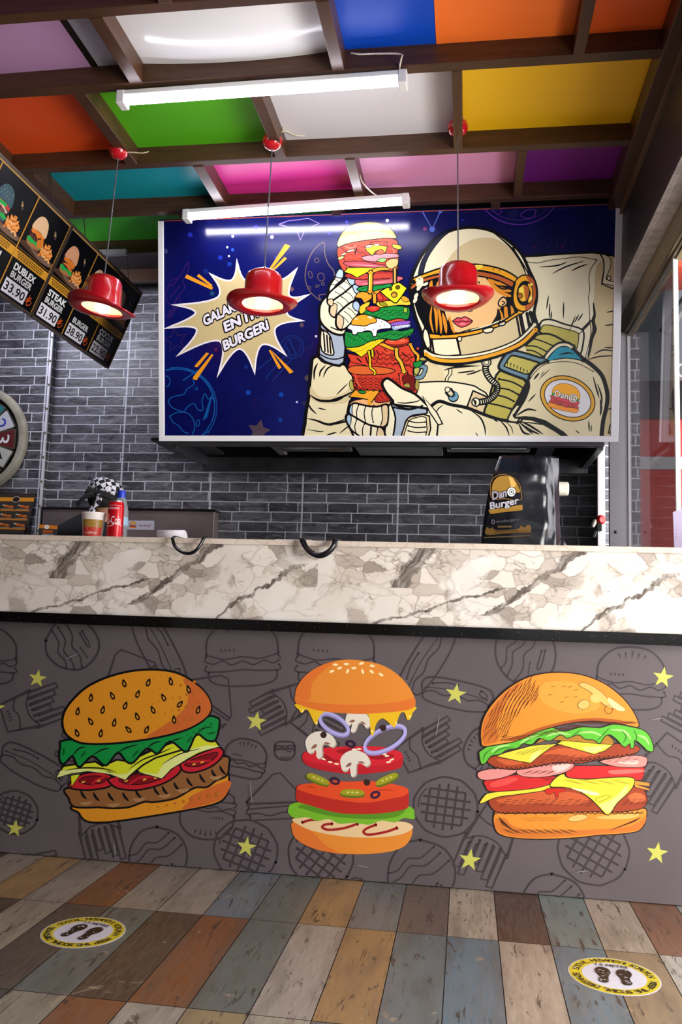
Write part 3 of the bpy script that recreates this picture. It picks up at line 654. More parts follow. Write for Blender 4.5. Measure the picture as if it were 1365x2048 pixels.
for q in ([(580, 690), (650, 672), (720, 690), (640, 705)], [(760, 700), (850, 700), (900, 715), (820, 735), (760, 725)], [(470, 715), (520, 705), (560, 730), (600, 745), (540, 745)]): A.poly(q, '9c1420')
for x, y, a in ((482, 715, 10), (512, 732, 20), (548, 748, 10), (583, 758, 5), (680, 680, 0), (706, 677, 0), (858, 715, 0), (845, 705, 0), (885, 735, -20), (868, 748, -10), (500, 700, 0)): A.ell(x, y, 14, 5, a, 'f2e2c0', n=8)
def mush(x, y, s, a):
    T = loc(x, y, s, a)
    A.poly(T([(-80, 5), (-75, -45), (-35, -75), (20, -75), (70, -40), (85, 10), (60, 30), (35, 5), (10, 5), (-5, 60), (-35, 65), (-38, 15), (-50, 30), (-72, 28)]), 'a89a8c')
    A.poly(T([(-82, 0), (-77, -48), (-37, -78), (18, -78), (68, -43), (80, 5), (55, 22), (30, -2), (5, 0), (-12, 55), (-38, 60), (-36, 10), (-52, 22), (-75, 20)]), 'ddd3c6')
    A.poly(T([(-58, 2), (-40, -15), (-22, -15), (-30, 0)]), '8a5a48'); A.poly(T([(15, -12), (35, -12), (52, 5), (30, -2)]), '8a5a48')
mush(700, 535, .85, 8); A.poly([(455, 0), (455, 0.1), (455.1, 0)], 'ddd3c6', sm=False)
mush(500, 660, 1.0, -15); mush(688, 762, .98, -12)
def ring(x, y, rx, ry, a):
    for dy, c in ((9, '8d84bc'), (0, 'aea6dc')):
        A.ell(x, y+dy, rx, ry, a, None, c, 17, n=30)
    A.ell(x, y, rx-10, ry-9, a, None, '7d74ac', 3, n=30)
ring(570, 540, 88, 42, 32); ring(848, 622, 122, 56, -27)
for x, y in ((512, 600), (838, 563), (749, 860)): A.ell(x, y, 18, 18, 0, '35201c', n=12)
for x, y, a in ((662, 650, 20), (575, 852, 15), (795, 927, -20)): A.ell(x, y, 22, 15, a, None, '351a36', 13, n=16)
A.poly([(375, 425), (380, 465), (395, 480), (412, 462), (430, 470), (450, 510), (470, 545), (490, 500), (520, 475), (560, 470), (740, 480), (765, 540), (770, 595), (785, 598), (800, 540), (830, 510), (860, 525), (885, 550), (905, 555), (930, 485), (955, 480), (968, 515), (985, 515), (998, 480), (1000, 440), (700, 430)], 'e2b420', k=3)
for x, y in ((398, 468), (475, 535), (778, 580), (908, 535), (983, 500)): A.ell(x, y, 5, 9, 0, 'f6e08a', n=8)
A.poly([(358, 380), (372, 330), (420, 270), (500, 220), (600, 192), (700, 192), (820, 215), (910, 265), (980, 340), (1012, 410), (1005, 450), (940, 470), (800, 483), (680, 485), (500, 470), (390, 440), (360, 420)], og)
A.poly([(358, 380), (372, 330), (420, 270), (500, 220), (570, 200), (500, 260), (450, 320), (435, 405), (380, 400)], od)
A.poly([(360, 400), (470, 425), (640, 435), (800, 432), (940, 415), (1010, 400), (1003, 450), (940, 468), (800, 480), (680, 484), (500, 468), (390, 438), (362, 425)], od, k=3)
for x, y, a in ((577, 217, 5), (637, 213, 0), (719, 210, -15), (778, 223, 8), (600, 235, -20), (678, 235, 0), (557, 253, -20), (643, 252, -65), (726, 254, 70), (775, 255, 40), (826, 271, 30)): A.ell(x, y, 15, 7, a, 'f0dca8', n=10)
# third burger: domed, hand-inked
A.fr(880, 1260, 2.814)
D3 = '2e1812'; bu = 'e08a2e'; mt = '9c3f22'; mt2 = 'c25a30'
A.poly([(330, 1018), (308, 1035), (303, 1080), (325, 1140), (400, 1168), (560, 1178), (760, 1170), (900, 1155), (1000, 1150), (1110, 1135), (1150, 1100), (1165, 1050), (1166, 1015), (1140, 1003), (1000, 1005), (700, 1010), (450, 1015)], bu, D3, 6)
A.poly([(330, 1060), (312, 1060), (320, 1125), (400, 1160), (560, 1170), (900, 1148), (1100, 1130), (1150, 1095), (1160, 1050), (1080, 1100), (900, 1120), (600, 1130), (430, 1110), (370, 1060)], 'c8702a')
A.ell(778, 1058, 56, 18, -8, 'f0b468', D3, 2); A.poly([(880, 1055), (980, 1040), (1120, 1035), (1080, 1060), (950, 1065)], 'efae5c')
for i in range(26): x = 345+i*15; A.line([(x, 1120+(i % 3)*7), (x+60, 1132+(i % 3)*8)], '4a2412', 3.2, taper=1)
for i in range(16): A.line([(330+i*5, 1045+i*5), (352+i*6, 1100+i*3)], '4a2412', 3, taper=1); A.line([(1140-i*7, 1050+i*3), (1090-i*9, 1085+i*3)], '5a2c14', 2.4, taper=1)
for i in range(10): A.line([(440+i*22, 1058+(i % 3)*9), (500+i*22, 1052+(i % 3)*9)], 'a85a20', 2.4, taper=1)
A.poly([(275, 965), (290, 1000), (330, 1028), (420, 1032), (520, 1030), (640, 1030), (760, 1025), (900, 1022), (1000, 1025), (1120, 1010), (1165, 980), (1165, 930), (1130, 880), (1060, 880), (700, 880), (400, 920), (290, 945)], mt, D3, 5, k=3)
A.poly([(320, 960), (450, 930), (620, 905), (780, 920), (840, 960), (740, 985), (560, 975), (420, 985)], mt2); A.poly([(1060, 940), (1100, 915), (1150, 930), (1150, 960), (1090, 970)], 'd9683a')
for i in range(40): x = 330+i*13+(i*7 % 5); y = 990-(i*11 % 37); A.line([(x, y), (x+42, y-5)], D3, 2.8, taper=1)
for i in range(14): x = 1020+i*9; A.line([(x, 985-(i % 4)*9), (x+36, 975-(i % 4)*9)], D3, 2.6, taper=1)
for i in range(30): A.line([(300+i*28, 1028-(i % 2)*5), (316+i*28, 1036-(i % 2)*4), (332+i*28, 1026)], D3, 4)
A.poly([(1090, 845), (1180, 860), (1185, 880), (1110, 870), (1185, 895), (1180, 905), (1100, 885)], 'd98a35', D3, 3, sm=False)
A.poly([(228, 978), (250, 935), (290, 915), (430, 900), (540, 885), (640, 860), (600, 900), (440, 925), (320, 942)], 'ddd23e', D3, 4)
A.poly([(262, 845), (258, 880), (285, 908), (400, 905), (540, 890), (640, 860), (658, 825), (560, 820), (430, 815)], 'c8282a', D3, 4, k=4)
A.poly([(290, 860), (400, 830), (440, 840), (380, 870), (300, 885)], 'dc4a44')
A.poly([(712, 800), (725, 830), (800, 838), (950, 835), (1080, 845), (1140, 840), (1150, 790), (1120, 770), (760, 765)], 'c8282a', D3, 4, k=4); A.poly([(960, 790), (1130, 785), (1140, 800), (980, 812)], 'ea6a60')
for i in range(12): A.line([(560+i*7, 830+(i % 3)*9), (610+i*5, 822+(i % 3)*10)], '5a1014', 2.6, taper=1)
A.poly([(218, 800), (222, 835), (270, 845), (360, 830), (430, 800), (420, 780), (300, 780)], 'd88a84', D3, 4, k=4)
A.poly([(432, 795), (460, 822), (560, 830), (680, 810), (745, 780), (750, 752), (650, 750), (480, 765)], 'd88a84', D3, 4, k=4); A.poly([(640, 765), (735, 758), (700, 790), (650, 800)], 'f0c0b8')
A.poly([(900, 740), (1000, 770), (1140, 772), (1168, 745), (1160, 715), (1080, 705), (960, 725)], 'e08a80', D3, 4, k=4); A.poly([(1000, 745), (1100, 735), (1120, 745), (1090, 758)], 'f4b8ac')
for i in range(12): A.line([(460+i*14, 812-(i % 3)*6), (510+i*14, 800-(i % 3)*6)], '6a2a2a', 2.4, taper=1)
A.poly([(655, 830), (700, 808), (720, 830), (830, 840), (960, 830), (1085, 830), (1095, 870), (1060, 920), (1000, 975), (950, 1042), (900, 1000), (850, 950), (780, 905), (700, 885), (620, 880)], 'e0d23a', D3, 5, k=3)
A.poly([(900, 985), (940, 970), (1000, 930), (1060, 870), (1050, 920), (995, 975), (952, 1030)], 'f0ea80'); A.poly([(740, 890), (820, 900), (900, 920), (870, 930), (810, 915)], 'eeecb0')
for i in range(16): A.line([(690+i*22, 845+(i % 4)*6), (760+i*22, 850+(i % 4)*6)], '6a5c18', 2.2, taper=1)
A.line([(890, 965), (880, 950), (940, 930), (960, 940), (900, 968)], D3, 2)
A.poly([(595, 900), (620, 890), (700, 895), (715, 905), (690, 912), (670, 915), (668, 940), (655, 945), (648, 915), (620, 925), (600, 920)], 'c2281f', D3, 2)
A.poly([(270, 740), (290, 760), (340, 780), (450, 785), (560, 765), (660, 745), (780, 752), (900, 730), (1020, 715), (1110, 690), (1125, 660), (1040, 640), (800, 640), (560, 660), (300, 710)], mt, D3, 5, k=3)
A.poly([(580, 700), (680, 665), (800, 675), (900, 700), (780, 715), (660, 700)], mt2); A.poly([(320, 725), (420, 735), (470, 750), (380, 760)], mt2)
for i in range(36): x = 560+i*15; A.line([(x, 745-(i*13 % 40)), (x+34, 740-(i*13 % 40))], D3, 2.6, taper=1)
for i in range(30): A.line([(300+i*26, 775-max(0, i-5)*3.1-(i % 2)*5), (314+i*26, 783-max(0, i-5)*3.1), (327+i*26, 773-max(0, i-5)*3.1)], D3, 4)
A.poly([(320, 710), (370, 690), (520, 650), (660, 640), (600, 680), (560, 710), (512, 750), (430, 735)], 'dccf40', D3, 4, sm=False)
A.poly([(660, 640), (720, 600), (930, 600), (985, 640), (930, 680), (870, 700), (800, 680), (730, 660)], 'dccf40', D3, 4, sm=False)
A.poly([(500, 735), (520, 700), (580, 665), (555, 710), (515, 745)], 'f0e880', sm=False); A.poly([(800, 660), (900, 655), (950, 650), (880, 690), (830, 685)], 'f0e880', sm=False)
for i in range(16): A.line([(420+i*16, 700-i*4+(i % 3)*8), (470+i*16, 680-i*4+(i % 3)*8)], '5a4c14', 2.4, taper=1)
A.poly([(940, 590), (980, 640), (900, 640), (640, 620), (540, 640), (620, 590), (800, 570)], 'a87828', D3, 3)
A.poly([(222, 700), (235, 755), (262, 745), (290, 710), (340, 700), (380, 675), (440, 665), (470, 640), (520, 645), (560, 610), (620, 625), (680, 590), (720, 610), (780, 590), (820, 615), (870, 620), (900, 640), (930, 600), (960, 590), (1000, 620), (1040, 660), (1070, 640), (1075, 665), (1095, 660), (1100, 620), (1150, 660), (1170, 680), (1205, 680), (1190, 610), (1150, 565), (1080, 545), (980, 530), (900, 550), (800, 545), (700, 570), (620, 545), (560, 570), (500, 585), (440, 610), (350, 625), (280, 650), (230, 680)], '5cb636', D3, 5, k=3)
for q in ([(290, 690), (330, 660), (400, 645)], [(450, 640), (500, 610), (560, 590)], [(600, 600), (660, 580), (740, 590)], [(780, 580), (860, 575), (920, 600)], [(960, 560), (1040, 570), (1080, 620)], [(1110, 590), (1160, 610), (1180, 650)]): A.line(q, 'a4e07a', 13, taper=1)
for q in ([(300, 705), (340, 670), (420, 660)], [(470, 640), (520, 610)], [(560, 600), (620, 570), (690, 590)], [(740, 600), (800, 560)], [(880, 630), (920, 590), (960, 545)], [(1030, 640), (1050, 600), (1020, 560)], [(1095, 640), (1110, 600), (1090, 560)], [(245, 740), (255, 700), (290, 670)]): A.line(q, '1c5a1a', 5, taper=1)
A.poly([(235, 640), (232, 560), (255, 480), (310, 400), (390, 325), (490, 268), (600, 242), (720, 240), (830, 260), (940, 308), (1035, 385), (1092, 460), (1122, 525), (1118, 545), (1090, 545), (1000, 525), (860, 512), (720, 528), (560, 570), (430, 625), (300, 650), (255, 655)], bu, D3, 6)
A.poly([(245, 640), (240, 560), (262, 485), (320, 405), (395, 332), (470, 290), (400, 370), (350, 450), (320, 540), (330, 620), (280, 640)], 'c26a26')
A.poly([(330, 620), (430, 600), (560, 550), (720, 510), (860, 495), (1000, 505), (1110, 530), (1000, 522), (860, 510), (720, 525), (560, 566), (430, 620)], 'a85420')
A.poly([(590, 300), (720, 290), (830, 330), (900, 400), (880, 450), (760, 470), (640, 440), (560, 380)], 'e8983a')
for i in range(90):
    t = i/90; a = math.radians(186+62*t); rr = 1-(i*37 % 29)/29*.30
    x = 690+445*rr*math.cos(a); y = 640+398*rr*math.sin(a)
    A.line([(x-14, y+30), (x+16, y-26)], '4a2210', 4.2 if i % 2 else 3, taper=1)
for i in range(44):
    x = 330+i*17; y = 610-(i*.5)**1.9*.62+(i*7 % 22)-8 if i < 26 else 515+(i*5 % 14)
    A.line([(x, y), (x+62, y-12 if i < 26 else y+3)], '5a2a12', 3.2, taper=1)
for x, y in ((640, 318), (700, 318), (770, 338), (690, 405), (715, 378), (620, 365), (765, 376), (735, 320)): A.line([(x-16, y+3), (x+16, y-3)], '9a5a1c', 4, taper=1)
A.poly([(785, 310), (820, 298), (900, 340), (960, 400), (990, 430), (960, 440), (900, 400), (850, 350)], 'efb060', D3, 2)
A.poly([(855, 365), (900, 365), (915, 395), (880, 410), (850, 395)], 'f2b868'); A.ell(812, 420, 34, 26, -15, 'f0b060', D3, 2)
A.poly([(950, 380), (1010, 420), (1045, 450), (1010, 455), (960, 420)], 'f6cc94'); A.ell(952, 448, 22, 24, 0, None, D3, 2)
# scuffs on the print
A.fr(0, 0, 1)
for q in ((130, 1318, 160, 1306), (880, 1430, 872, 1475), (500, 1560, 505, 1610), (1300, 1440, 1330, 1436), (712, 1730, 740, 1736), (1150, 1745, 1180, 1741), (228, 1680, 232, 1722)):
    A.line([(q[0], q[1]), (q[2], q[3])], '8b8488', 1.6, taper=1)
bb = B(CX0, CX1, YF, YF+.018, .004, .80)
GREY = m_noise('grey_printed_vinyl', '585053', '5f5659', 3, .34)
fp = A.done('front_panel', ct, base=(bb, GREY))
# ---------------------------------------------------------------- astronaut sign
yT, yB = 3.60, 3.77
TL_, TR_, BL_ = U(314, 443, 1, yT), U(1245, 402, 1, yT), U(322, 888, 1, yB)
BR_ = U(1240, 878, 1, yB)
EX = (TR_-TL_); EX.z = 0; EX.y = 0; EX.normalize()
EU = Vector((0, yT-yB, (TL_.z+TR_.z)/2-(BL_.z+BR_.z)/2)).normalized()
NS = Vector((0, -EU.z, EU.y)).normalized()
if NS.y > 0: NS = -NS
PS = Plane((0, yT, TL_.z), NS)
sg = empty('burger_sign', ((TL_.x+TR_.x)/2, yB, BL_.z), 'large white-framed sign of an astronaut holding a towering burger', 'sign')
def su(p): d = p-PS.p; return d.dot(EX), d.dot(EU)
(ax0, av1), (ax1, _v), (bx0, bv0), (bx1, _w) = su(PS(314, 443)), su(PS(1245, 402)), su(PS(322, 888)), su(PS(1240, 878))
u0, u1, v1, v0 = (ax0+bx0)/2, (ax1+bx1)/2, av1+.012, (bv0+_w)/2
def SP(u, v, w=0): return PS.p+EX*u+EU*v+NS*w
fw = .026
bm = bmesh.new()
def sbar(a, b, c, d, w0=-.03, w1=.008):
    hexa(bm, [SP(a, c, w0), SP(b, c, w0), SP(b, c, w1), SP(a, c, w1), SP(a, d, w0), SP(b, d, w0), SP(b, d, w1), SP(a, d, w1)])
sbar(u0, u1, v0, v0+fw); sbar(u0, u0+fw, v0+fw, v1-.012); sbar(u1-fw-.006, u1, v0+fw, v1-.012)
mesh('frame', bm, mat('ececf0', .35), sg, bevel=.002)
bm = bmesh.new(); sbar(u0+fw, u1-fw, v1-.013, v1-.010, -.03, .003); mesh('top_strip', bm, mat('a8462e', .5), sg)
cl = [proj(SP(u0+fw-.001, v1-.012)), proj(SP(u1-fw-.005, v1-.012)), proj(SP(u1-fw-.005, v0+fw-.001)), proj(SP(u0+fw-.001, v0+fw-.001))]
A = Art(PS, rough=.2, clip=cl, step=6e-6, coat=0, spec=.4, base=2e-4); A.lwm = 1.35
C1, C2, C3, GB, AU, BRN, OL = 'ece6c6', 'e4dab2', 'd3c398', 'a3b2c2', 'e8a428', 'b25a2c', 'bdb45a'
NV = '0b1462'
# night sky with doodles
A.fr(300, 400, 2.73)
def dl(P, c, w=5, **k): A.line(P, c, w, **k)
for x, y, r, c in ((580, 150, 20, '2c2fae'), (453, 198, 8, 'cfc0e8'), (667, 202, 10, 'd8c4ec'), (423, 258, 6, 'c8c4f0'), (432, 306, 6, 'c8c4f0'), (1297, 112, 9, 'e8dcf8'), (908, 744, 7, 'c0c0e0'), (803, 1103, 6, 'b8b8e0'), (775, 487, 12, '6a4a52'), (830, 683, 12, '5a4450'),
                   (220, 190, 14, '1a2488'), (385, 315, 12, '1a2c9a'), (452, 272, 9, '2448b0'), (305, 390, 14, '14246c'), (435, 350, 12, '14308c'), (537, 1052, 14, '1440a0'), (717, 1062, 13, '1440a0'), (713, 1200, 12, '123a8c'), (525, 912, 11, '0f2c80'), (255, 1030, 10, '103a80'), (360, 817, 9, '5a1a50'),
                   (980, 180, 18, '23278c'), (690, 312, 9, '2a2c8c'), (1075, 120, 8, '3038b0'), (860, 972, 16, '4a3c44'), (845, 1110, 12, '2a2848'), (85, 280, 14, '3a3a6c')):
    (A.star if r in (20, 18) else A.ell)(*((x, y, r, 0, c) if r in (20, 18) else (x, y, r, r, 0, c)), **({} if r in (20, 18) else {'n': 12}))
A.line([(705, 133), (760, 112), (815, 108), (865, 100), (925, 128), (870, 152), (850, 160), (822, 218), (798, 150), (755, 148), (705, 133)], '8c78c0', 4, sm=False)
PU = '3a1a6a'
for q in ([(150, 595), (100, 560), (90, 500), (120, 440), (160, 420), (200, 350), (210, 345), (205, 400), (180, 440), (190, 480), (160, 520), (165, 560)], [(100, 470), (130, 460), (150, 430)], [(110, 540), (135, 500), (165, 470)], [(130, 575), (150, 530)]): dl(q, PU, 4)
for i in range(5): dl([(90+i*6, 640+i*2), (110+i*12, 600-i*10)], '2a1a66', 3)
A.star(140, 765, 68, -10, None, line='3a2258', lw=4); A.star(340, 510, 20, 10, '1f4a70'); A.star(595, 1262, 66, 12, '4e3e4c', inner=.5)
BL = '1456a0'
A.ell(146, 1130, 208, 208, 0, None, BL, 6, a0=-105, a1=62); A.ell(150, 1132, 216, 218, 0, None, BL, 4, a0=-100, a1=40); A.ell(140, 1140, 226, 224, 0, None, '10468c', 4, a0=-80, a1=-10)
for q in ([(100, 1102), (112, 1082), (150, 1068), (185, 1060), (205, 1030), (240, 1008), (236, 985)], [(100, 1102), (118, 1130), (150, 1146), (185, 1155), (205, 1130), (240, 1112), (262, 1145), (290, 1145), (285, 1100), (300, 1058), (318, 1085), (340, 1082), (352, 1100)],
          [(108, 1180), (150, 1160), (195, 1160), (225, 1180), (245, 1225), (240, 1262), (222, 1300)], [(108, 1180), (125, 1212), (160, 1235), (180, 1262), (210, 1275)], [(90, 960), (110, 980), (105, 1010), (90, 1020)]): dl(q, BL, 5)
A.ell(262, 1218, 9, 18, 5, None, BL, 4)
for i in range(9): dl([(290+i*5, 1200-i*14), (315+i*3, 1180-i*14)], BL, 4); dl([(180+i*9, 985-i*6), (205+i*7, 970-i*5)], BL, 3)
for i in range(6): dl([(285+i*8, 1290-i*12), (310+i*6, 1270-i*12)], '0f4286', 3)
DB = '14307c'
A.ell(778, 802, 62, 62, 0, None, DB, 4); A.ell(778, 802, 44, 50, 20, None, DB, 3)
for q in ([(738, 850), (630, 975)], [(775, 868), (670, 990)], [(720, 820), (590, 925)], [(760, 760), (800, 845)], [(740, 790), (770, 850)]): dl(q, DB, 3)
A.poly([(950, 232), (900, 268), (862, 340), (848, 420), (866, 485), (905, 530), (935, 548), (925, 520), (1000, 500), (1008, 400), (975, 350), (955, 290)], None, '6a5a58', 5)
for x, y, a, b in ((877, 408, 10, 18), (935, 420, 18, 22), (912, 330, 12, 12), (915, 470, 10, 6), (870, 480, 9, 9), (945, 458, 8, 8)): A.ell(x, y, a, b, -15, None, '5c4c50', 4)
A.ell(590, 1110, 26, 26, 0, None, '2a1a4c', 3); A.ell(860, 780, 30, 30, 0, None, '12226c', 3)
# white dash left of the burst
# burst with the slogan
tips = [(475, 326), (628, 362), (805, 372), (872, 515), (842, 660), (746, 850), (573, 949), (368, 966), (147, 852), (78, 703), (122, 572), (326, 400)]
vals = [(525, 440), (700, 440), (760, 520), (748, 612), (684, 700), (612, 790), (488, 812), (382, 770), (256, 706), (250, 618), (372, 530), (445, 438)]
P = []
for i in range(12):
    t, v, t2 = tips[i], vals[i], tips[(i+1) % 12]
    # steep, rounded valleys
    for a in range(12):
        s_ = a/12; w_ = (1-abs(2*s_-1)**1.7)
        bx, by = t[0]+(t2[0]-t[0])*s_, t[1]+(t2[1]-t[1])*s_
        mx, my = (t[0]+t2[0])/2, (t[1]+t2[1])/2
        P.append((bx+(v[0]-mx)*w_, by+(v[1]-my)*w_))
A.poly(P, 'cdbb88', 'eeeaf2', 9, sm=False)
for q in ([(738, 240), (768, 250), (658, 388), (649, 380)], [(735, 311), (750, 319), (673, 390), (664, 384)], [(190, 424), (202, 406), (346, 478), (337, 490)], [(256, 416), (268, 404), (342, 466), (336, 474)], [(309, 832), (323, 838), (262, 912), (245, 912), (247, 902)], [(338, 840), (347, 846), (255, 984), (234, 978), (238, 964)], [(650, 822), (658, 817), (719, 915), (704, 924)], [(662, 822), (672, 828), (785, 938), (764, 948)]):
    A.poly(q, 'e89a24', sm=False)
A.fr(380, 610, 7.583)
for t, a, b in (('GALAKSiNiN', (225, 312), (1060, -100)), ('EN iYi', (545, 402), (1045, 168)), ('BURGERi', (530, 686), (1195, 360))):
    A.text(t, a, b, (-32, -138), 'e8e6f2', .046, '14100e', .10)
for x, y in ((790, 116), (985, 30), (1148, 208)): A.ell(x, y, 24, 20, -20, '14100e', n=12); A.ell(x, y, 14, 11, -20, 'e8e6f2', n=12)
# constellation and the far planet
A.fr(780, 400, 2.844)
A.line([(180, 55), (242, 165), (290, 60)], '4a5cb0', 5, sm=False); A.ell(242, 166, 16, 16, 0, '4a62c0'); A.ell(200, 164, 11, 11, 0, '7a2a70'); A.ell(288, 62, 13, 13, 0, '5068c4')
A.ell(735, -40, 222, 180, 0, None, '5a2c9a', 6, a0=12, a1=168); A.ell(735, -46, 205, 160, 0, None, '4c2488', 3, a0=20, a1=160)
A.poly([(745, 85), (790, 55), (830, 60), (820, 95), (780, 105)], None, '5a2c9a', 5); A.poly([(590, 55), (620, 50), (640, 70), (610, 78)], None, '4c2488', 4)
for x, y, c in ((415, 115, '1a2a9a'), (985, 268, '6a1a4a'), (1185, 118, '2430a0'), (825, 270, '3a1440'), (900, 260, '2a1450')): A.ell(x, y, 7, 7, 0, c, n=8)
for x in (920, 960, 1000, 1040): A.line([(x, 210), (x-12, 270)], '1a1450', 4)
A.ell(140, 640, 50, 130, 10, None, '142464', 6, a0=60, a1=260)
# --- backpack and suit, right of the helmet
A.fr(1040, 500, 5.39)
A.poly([(-60, 110), (60, 74), (265, 55), (420, 48), (600, 36), (780, 26), (880, 34), (960, 52), (1100, 100), (1100, 2100), (-300, 2100), (-300, 700)], C3, K, 22, sm=False)
A.poly([(60, 80), (190, 75), (320, 62), (500, 50), (650, 45), (780, 38), (870, 48), (900, 100), (835, 160), (815, 260), (808, 400), (798, 540), (815, 680), (770, 770), (740, 1180), (300, 1180), (180, 800), (150, 700), (100, 400)], C1, sm=False)
for q, w in (([(75, 126), (190, 140), (320, 112), (500, 90), (650, 76), (832, 106)], 6), ([(835, 108), (770, 200), (748, 300), (757, 420), (742, 520), (752, 620), (757, 765)], 6), ([(757, 765), (768, 900), (740, 1040), (705, 1170)], 6), ([(800, 770), (745, 1080), (720, 1175)], 4)):
    A.line(q, K, w)
A.poly([(895, 108), (838, 170), (815, 260), (812, 400), (800, 560), (800, 560), (822, 690), (812, 770), (832, 860), (795, 960), (770, 1080), (735, 1185), (745, 1060), (765, 950), (790, 860), (775, 760), (795, 690), (790, 600), (796, 400), (800, 260), (826, 165)], K)
A.poly([(870, 40), (960, 60), (1040, 100), (1040, 400), (900, 372), (888, 350), (908, 220), (905, 110)], C3, K, 9, k=3)
A.poly([(880, 45), (955, 68), (985, 120), (978, 190), (948, 260), (938, 320), (1040, 350), (1040, 385), (905, 362), (895, 345), (912, 220), (908, 110)], C1, K, 6, k=3)
A.ell(964, 304, 21, 24, 0, C1, K, 7)
for q in ([(205, 184), (400, 168), (520, 128)], [(350, 256), (500, 180), (700, 118)], [(555, 228), (640, 185), (740, 150)], [(312, 485), (290, 645)], [(326, 565), (320, 745)], [(475, 550), (471, 745)], [(345, 655), (336, 755)], [(605, 700), (532, 895)], [(642, 688), (590, 785)], [(686, 680), (624, 770)],
          [(1040, 655), (935, 672)], [(1040, 798), (912, 816)], [(1040, 1055), (905, 1052)], [(1030, 1092), (900, 1078), (800, 1125)], [(735, 1185), (850, 1150), (1040, 1138)], [(940, 1725), (1030, 1692)]): A.line(q, K, 12, taper=1)
A.line([(960, 1975), (980, 1880), (1030, 1850)], K, 10); A.line([(975, 1985), (1000, 1900), (1040, 1880)], K, 5)
# strap with pale border
A.poly([(150, 935), (190, 890), (222, 795), (260, 755), (350, 752), (480, 798), (600, 828), (668, 855), (690, 885), (692, 960), (655, 1130), (590, 1110), (560, 1030), (380, 960)], C1, K, 14, k=3)
A.poly([(215, 900), (240, 832), (270, 808), (350, 815), (500, 852), (610, 885), (638, 925), (612, 1070), (545, 1020), (400, 940), (300, 905)], OL, K, 8, k=3)
A.line([(640, 905), (690, 862), (760, 790)], K, 7); A.line([(770, 760), (680, 852)], K, 9)
A.line([(560, 820), (530, 890)], K, 6, taper=1)
A.poly([(-60, 1150), (0, 1085), (60, 1030), (150, 955), (200, 910), (330, 908), (470, 975), (560, 1045), (480, 1100), (400, 1170), (300, 1280), (130, 1180)], OL, K, 16, k=3)
for q in ([(150, 955), (250, 985), (365, 1035)], [(78, 1032), (180, 1042), (300, 1100), (320, 1110)], [(30, 1078), (150, 1088), (255, 1150)]): A.line(q, K, 11)
# blue shoulder ring
A.poly([(270, 1215), (340, 1120), (400, 1055), (480, 1035), (560, 1060), (640, 1130), (720, 1200), (600, 1180), (450, 1170)], '2794ae', K, 14, k=3)
A.poly([(415, 1130), (520, 1100), (600, 1125), (540, 1118)], K)
A.line([(245, 1205), (330, 1095), (420, 1022), (510, 1012), (580, 1050)], K, 42); A.line([(250, 1205), (335, 1098), (422, 1030), (505, 1022), (565, 1052)], C1, 27)
A.poly([(560, 1050), (620, 1080), (700, 1160), (735, 1200), (700, 1215), (640, 1150), (590, 1100)], K)
# --- chest
A.fr(820, 600, 4.875)
A.poly([(130, 640), (200, 570), (400, 560), (800, 480), (1000, 440), (1110, 420), (1140, 500), (1110, 1300), (-100, 1300), (-60, 880), (60, 790)], C2, sm=False)
A.poly([(110, 770), (180, 610), (215, 595), (330, 690), (345, 795), (120, 800)], 'dccdA0'.lower(), sm=False)
A.poly([(70, 805), (350, 795), (600, 830), (680, 870), (760, 935), (735, 1110), (560, 1045), (430, 1035), (300, 985), (190, 1055), (60, 920), (-60, 860), (-60, 810)], C1, K, 11, k=3)
A.poly([(618, 885), (680, 912), (755, 945), (730, 1120), (640, 1080), (560, 1040)], 'dcc79c', K, 12, sm=False)
A.poly([(215, 600), (330, 640), (470, 655), (700, 640), (450, 632), (600, 618), (720, 570), (500, 580)], K, sm=False)
for q in ([(330, 688), (430, 660), (700, 640)], [(460, 712), (560, 700), (640, 688)], [(550, 728), (620, 712), (715, 675)], [(800, 570), (930, 500), (960, 470)]): A.line(q, K, 12, taper=1)
for q in ([(380, 680), (378, 720), (350, 760), (348, 795)], [(410, 660), (410, 720), (380, 760), (372, 795)]): A.line(q, K, 7)
A.ell(425, 942, 54, 56, 0, K); A.ell(425, 936, 46, 47, 0, '6a9ab2'); A.ell(422, 922, 26, 22, 0, '38566a')
A.line([(372, 878), (412, 928)], K, 34); A.line([(372, 878), (410, 924)], 'dcd3b0', 20); A.ell(369, 874, 25, 25, 0, C1, K, 7)
A.poly([(30, 650), (110, 630), (165, 640), (172, 680), (130, 765), (60, 775), (40, 740), (100, 735), (130, 670), (40, 680)], '6e8e9c', K, 7, k=3); A.poly([(40, 690), (90, 680), (80, 725), (40, 735)], OL)
A.poly([(100, 565), (160, 555), (175, 590), (110, 600)], OL, K, 6)
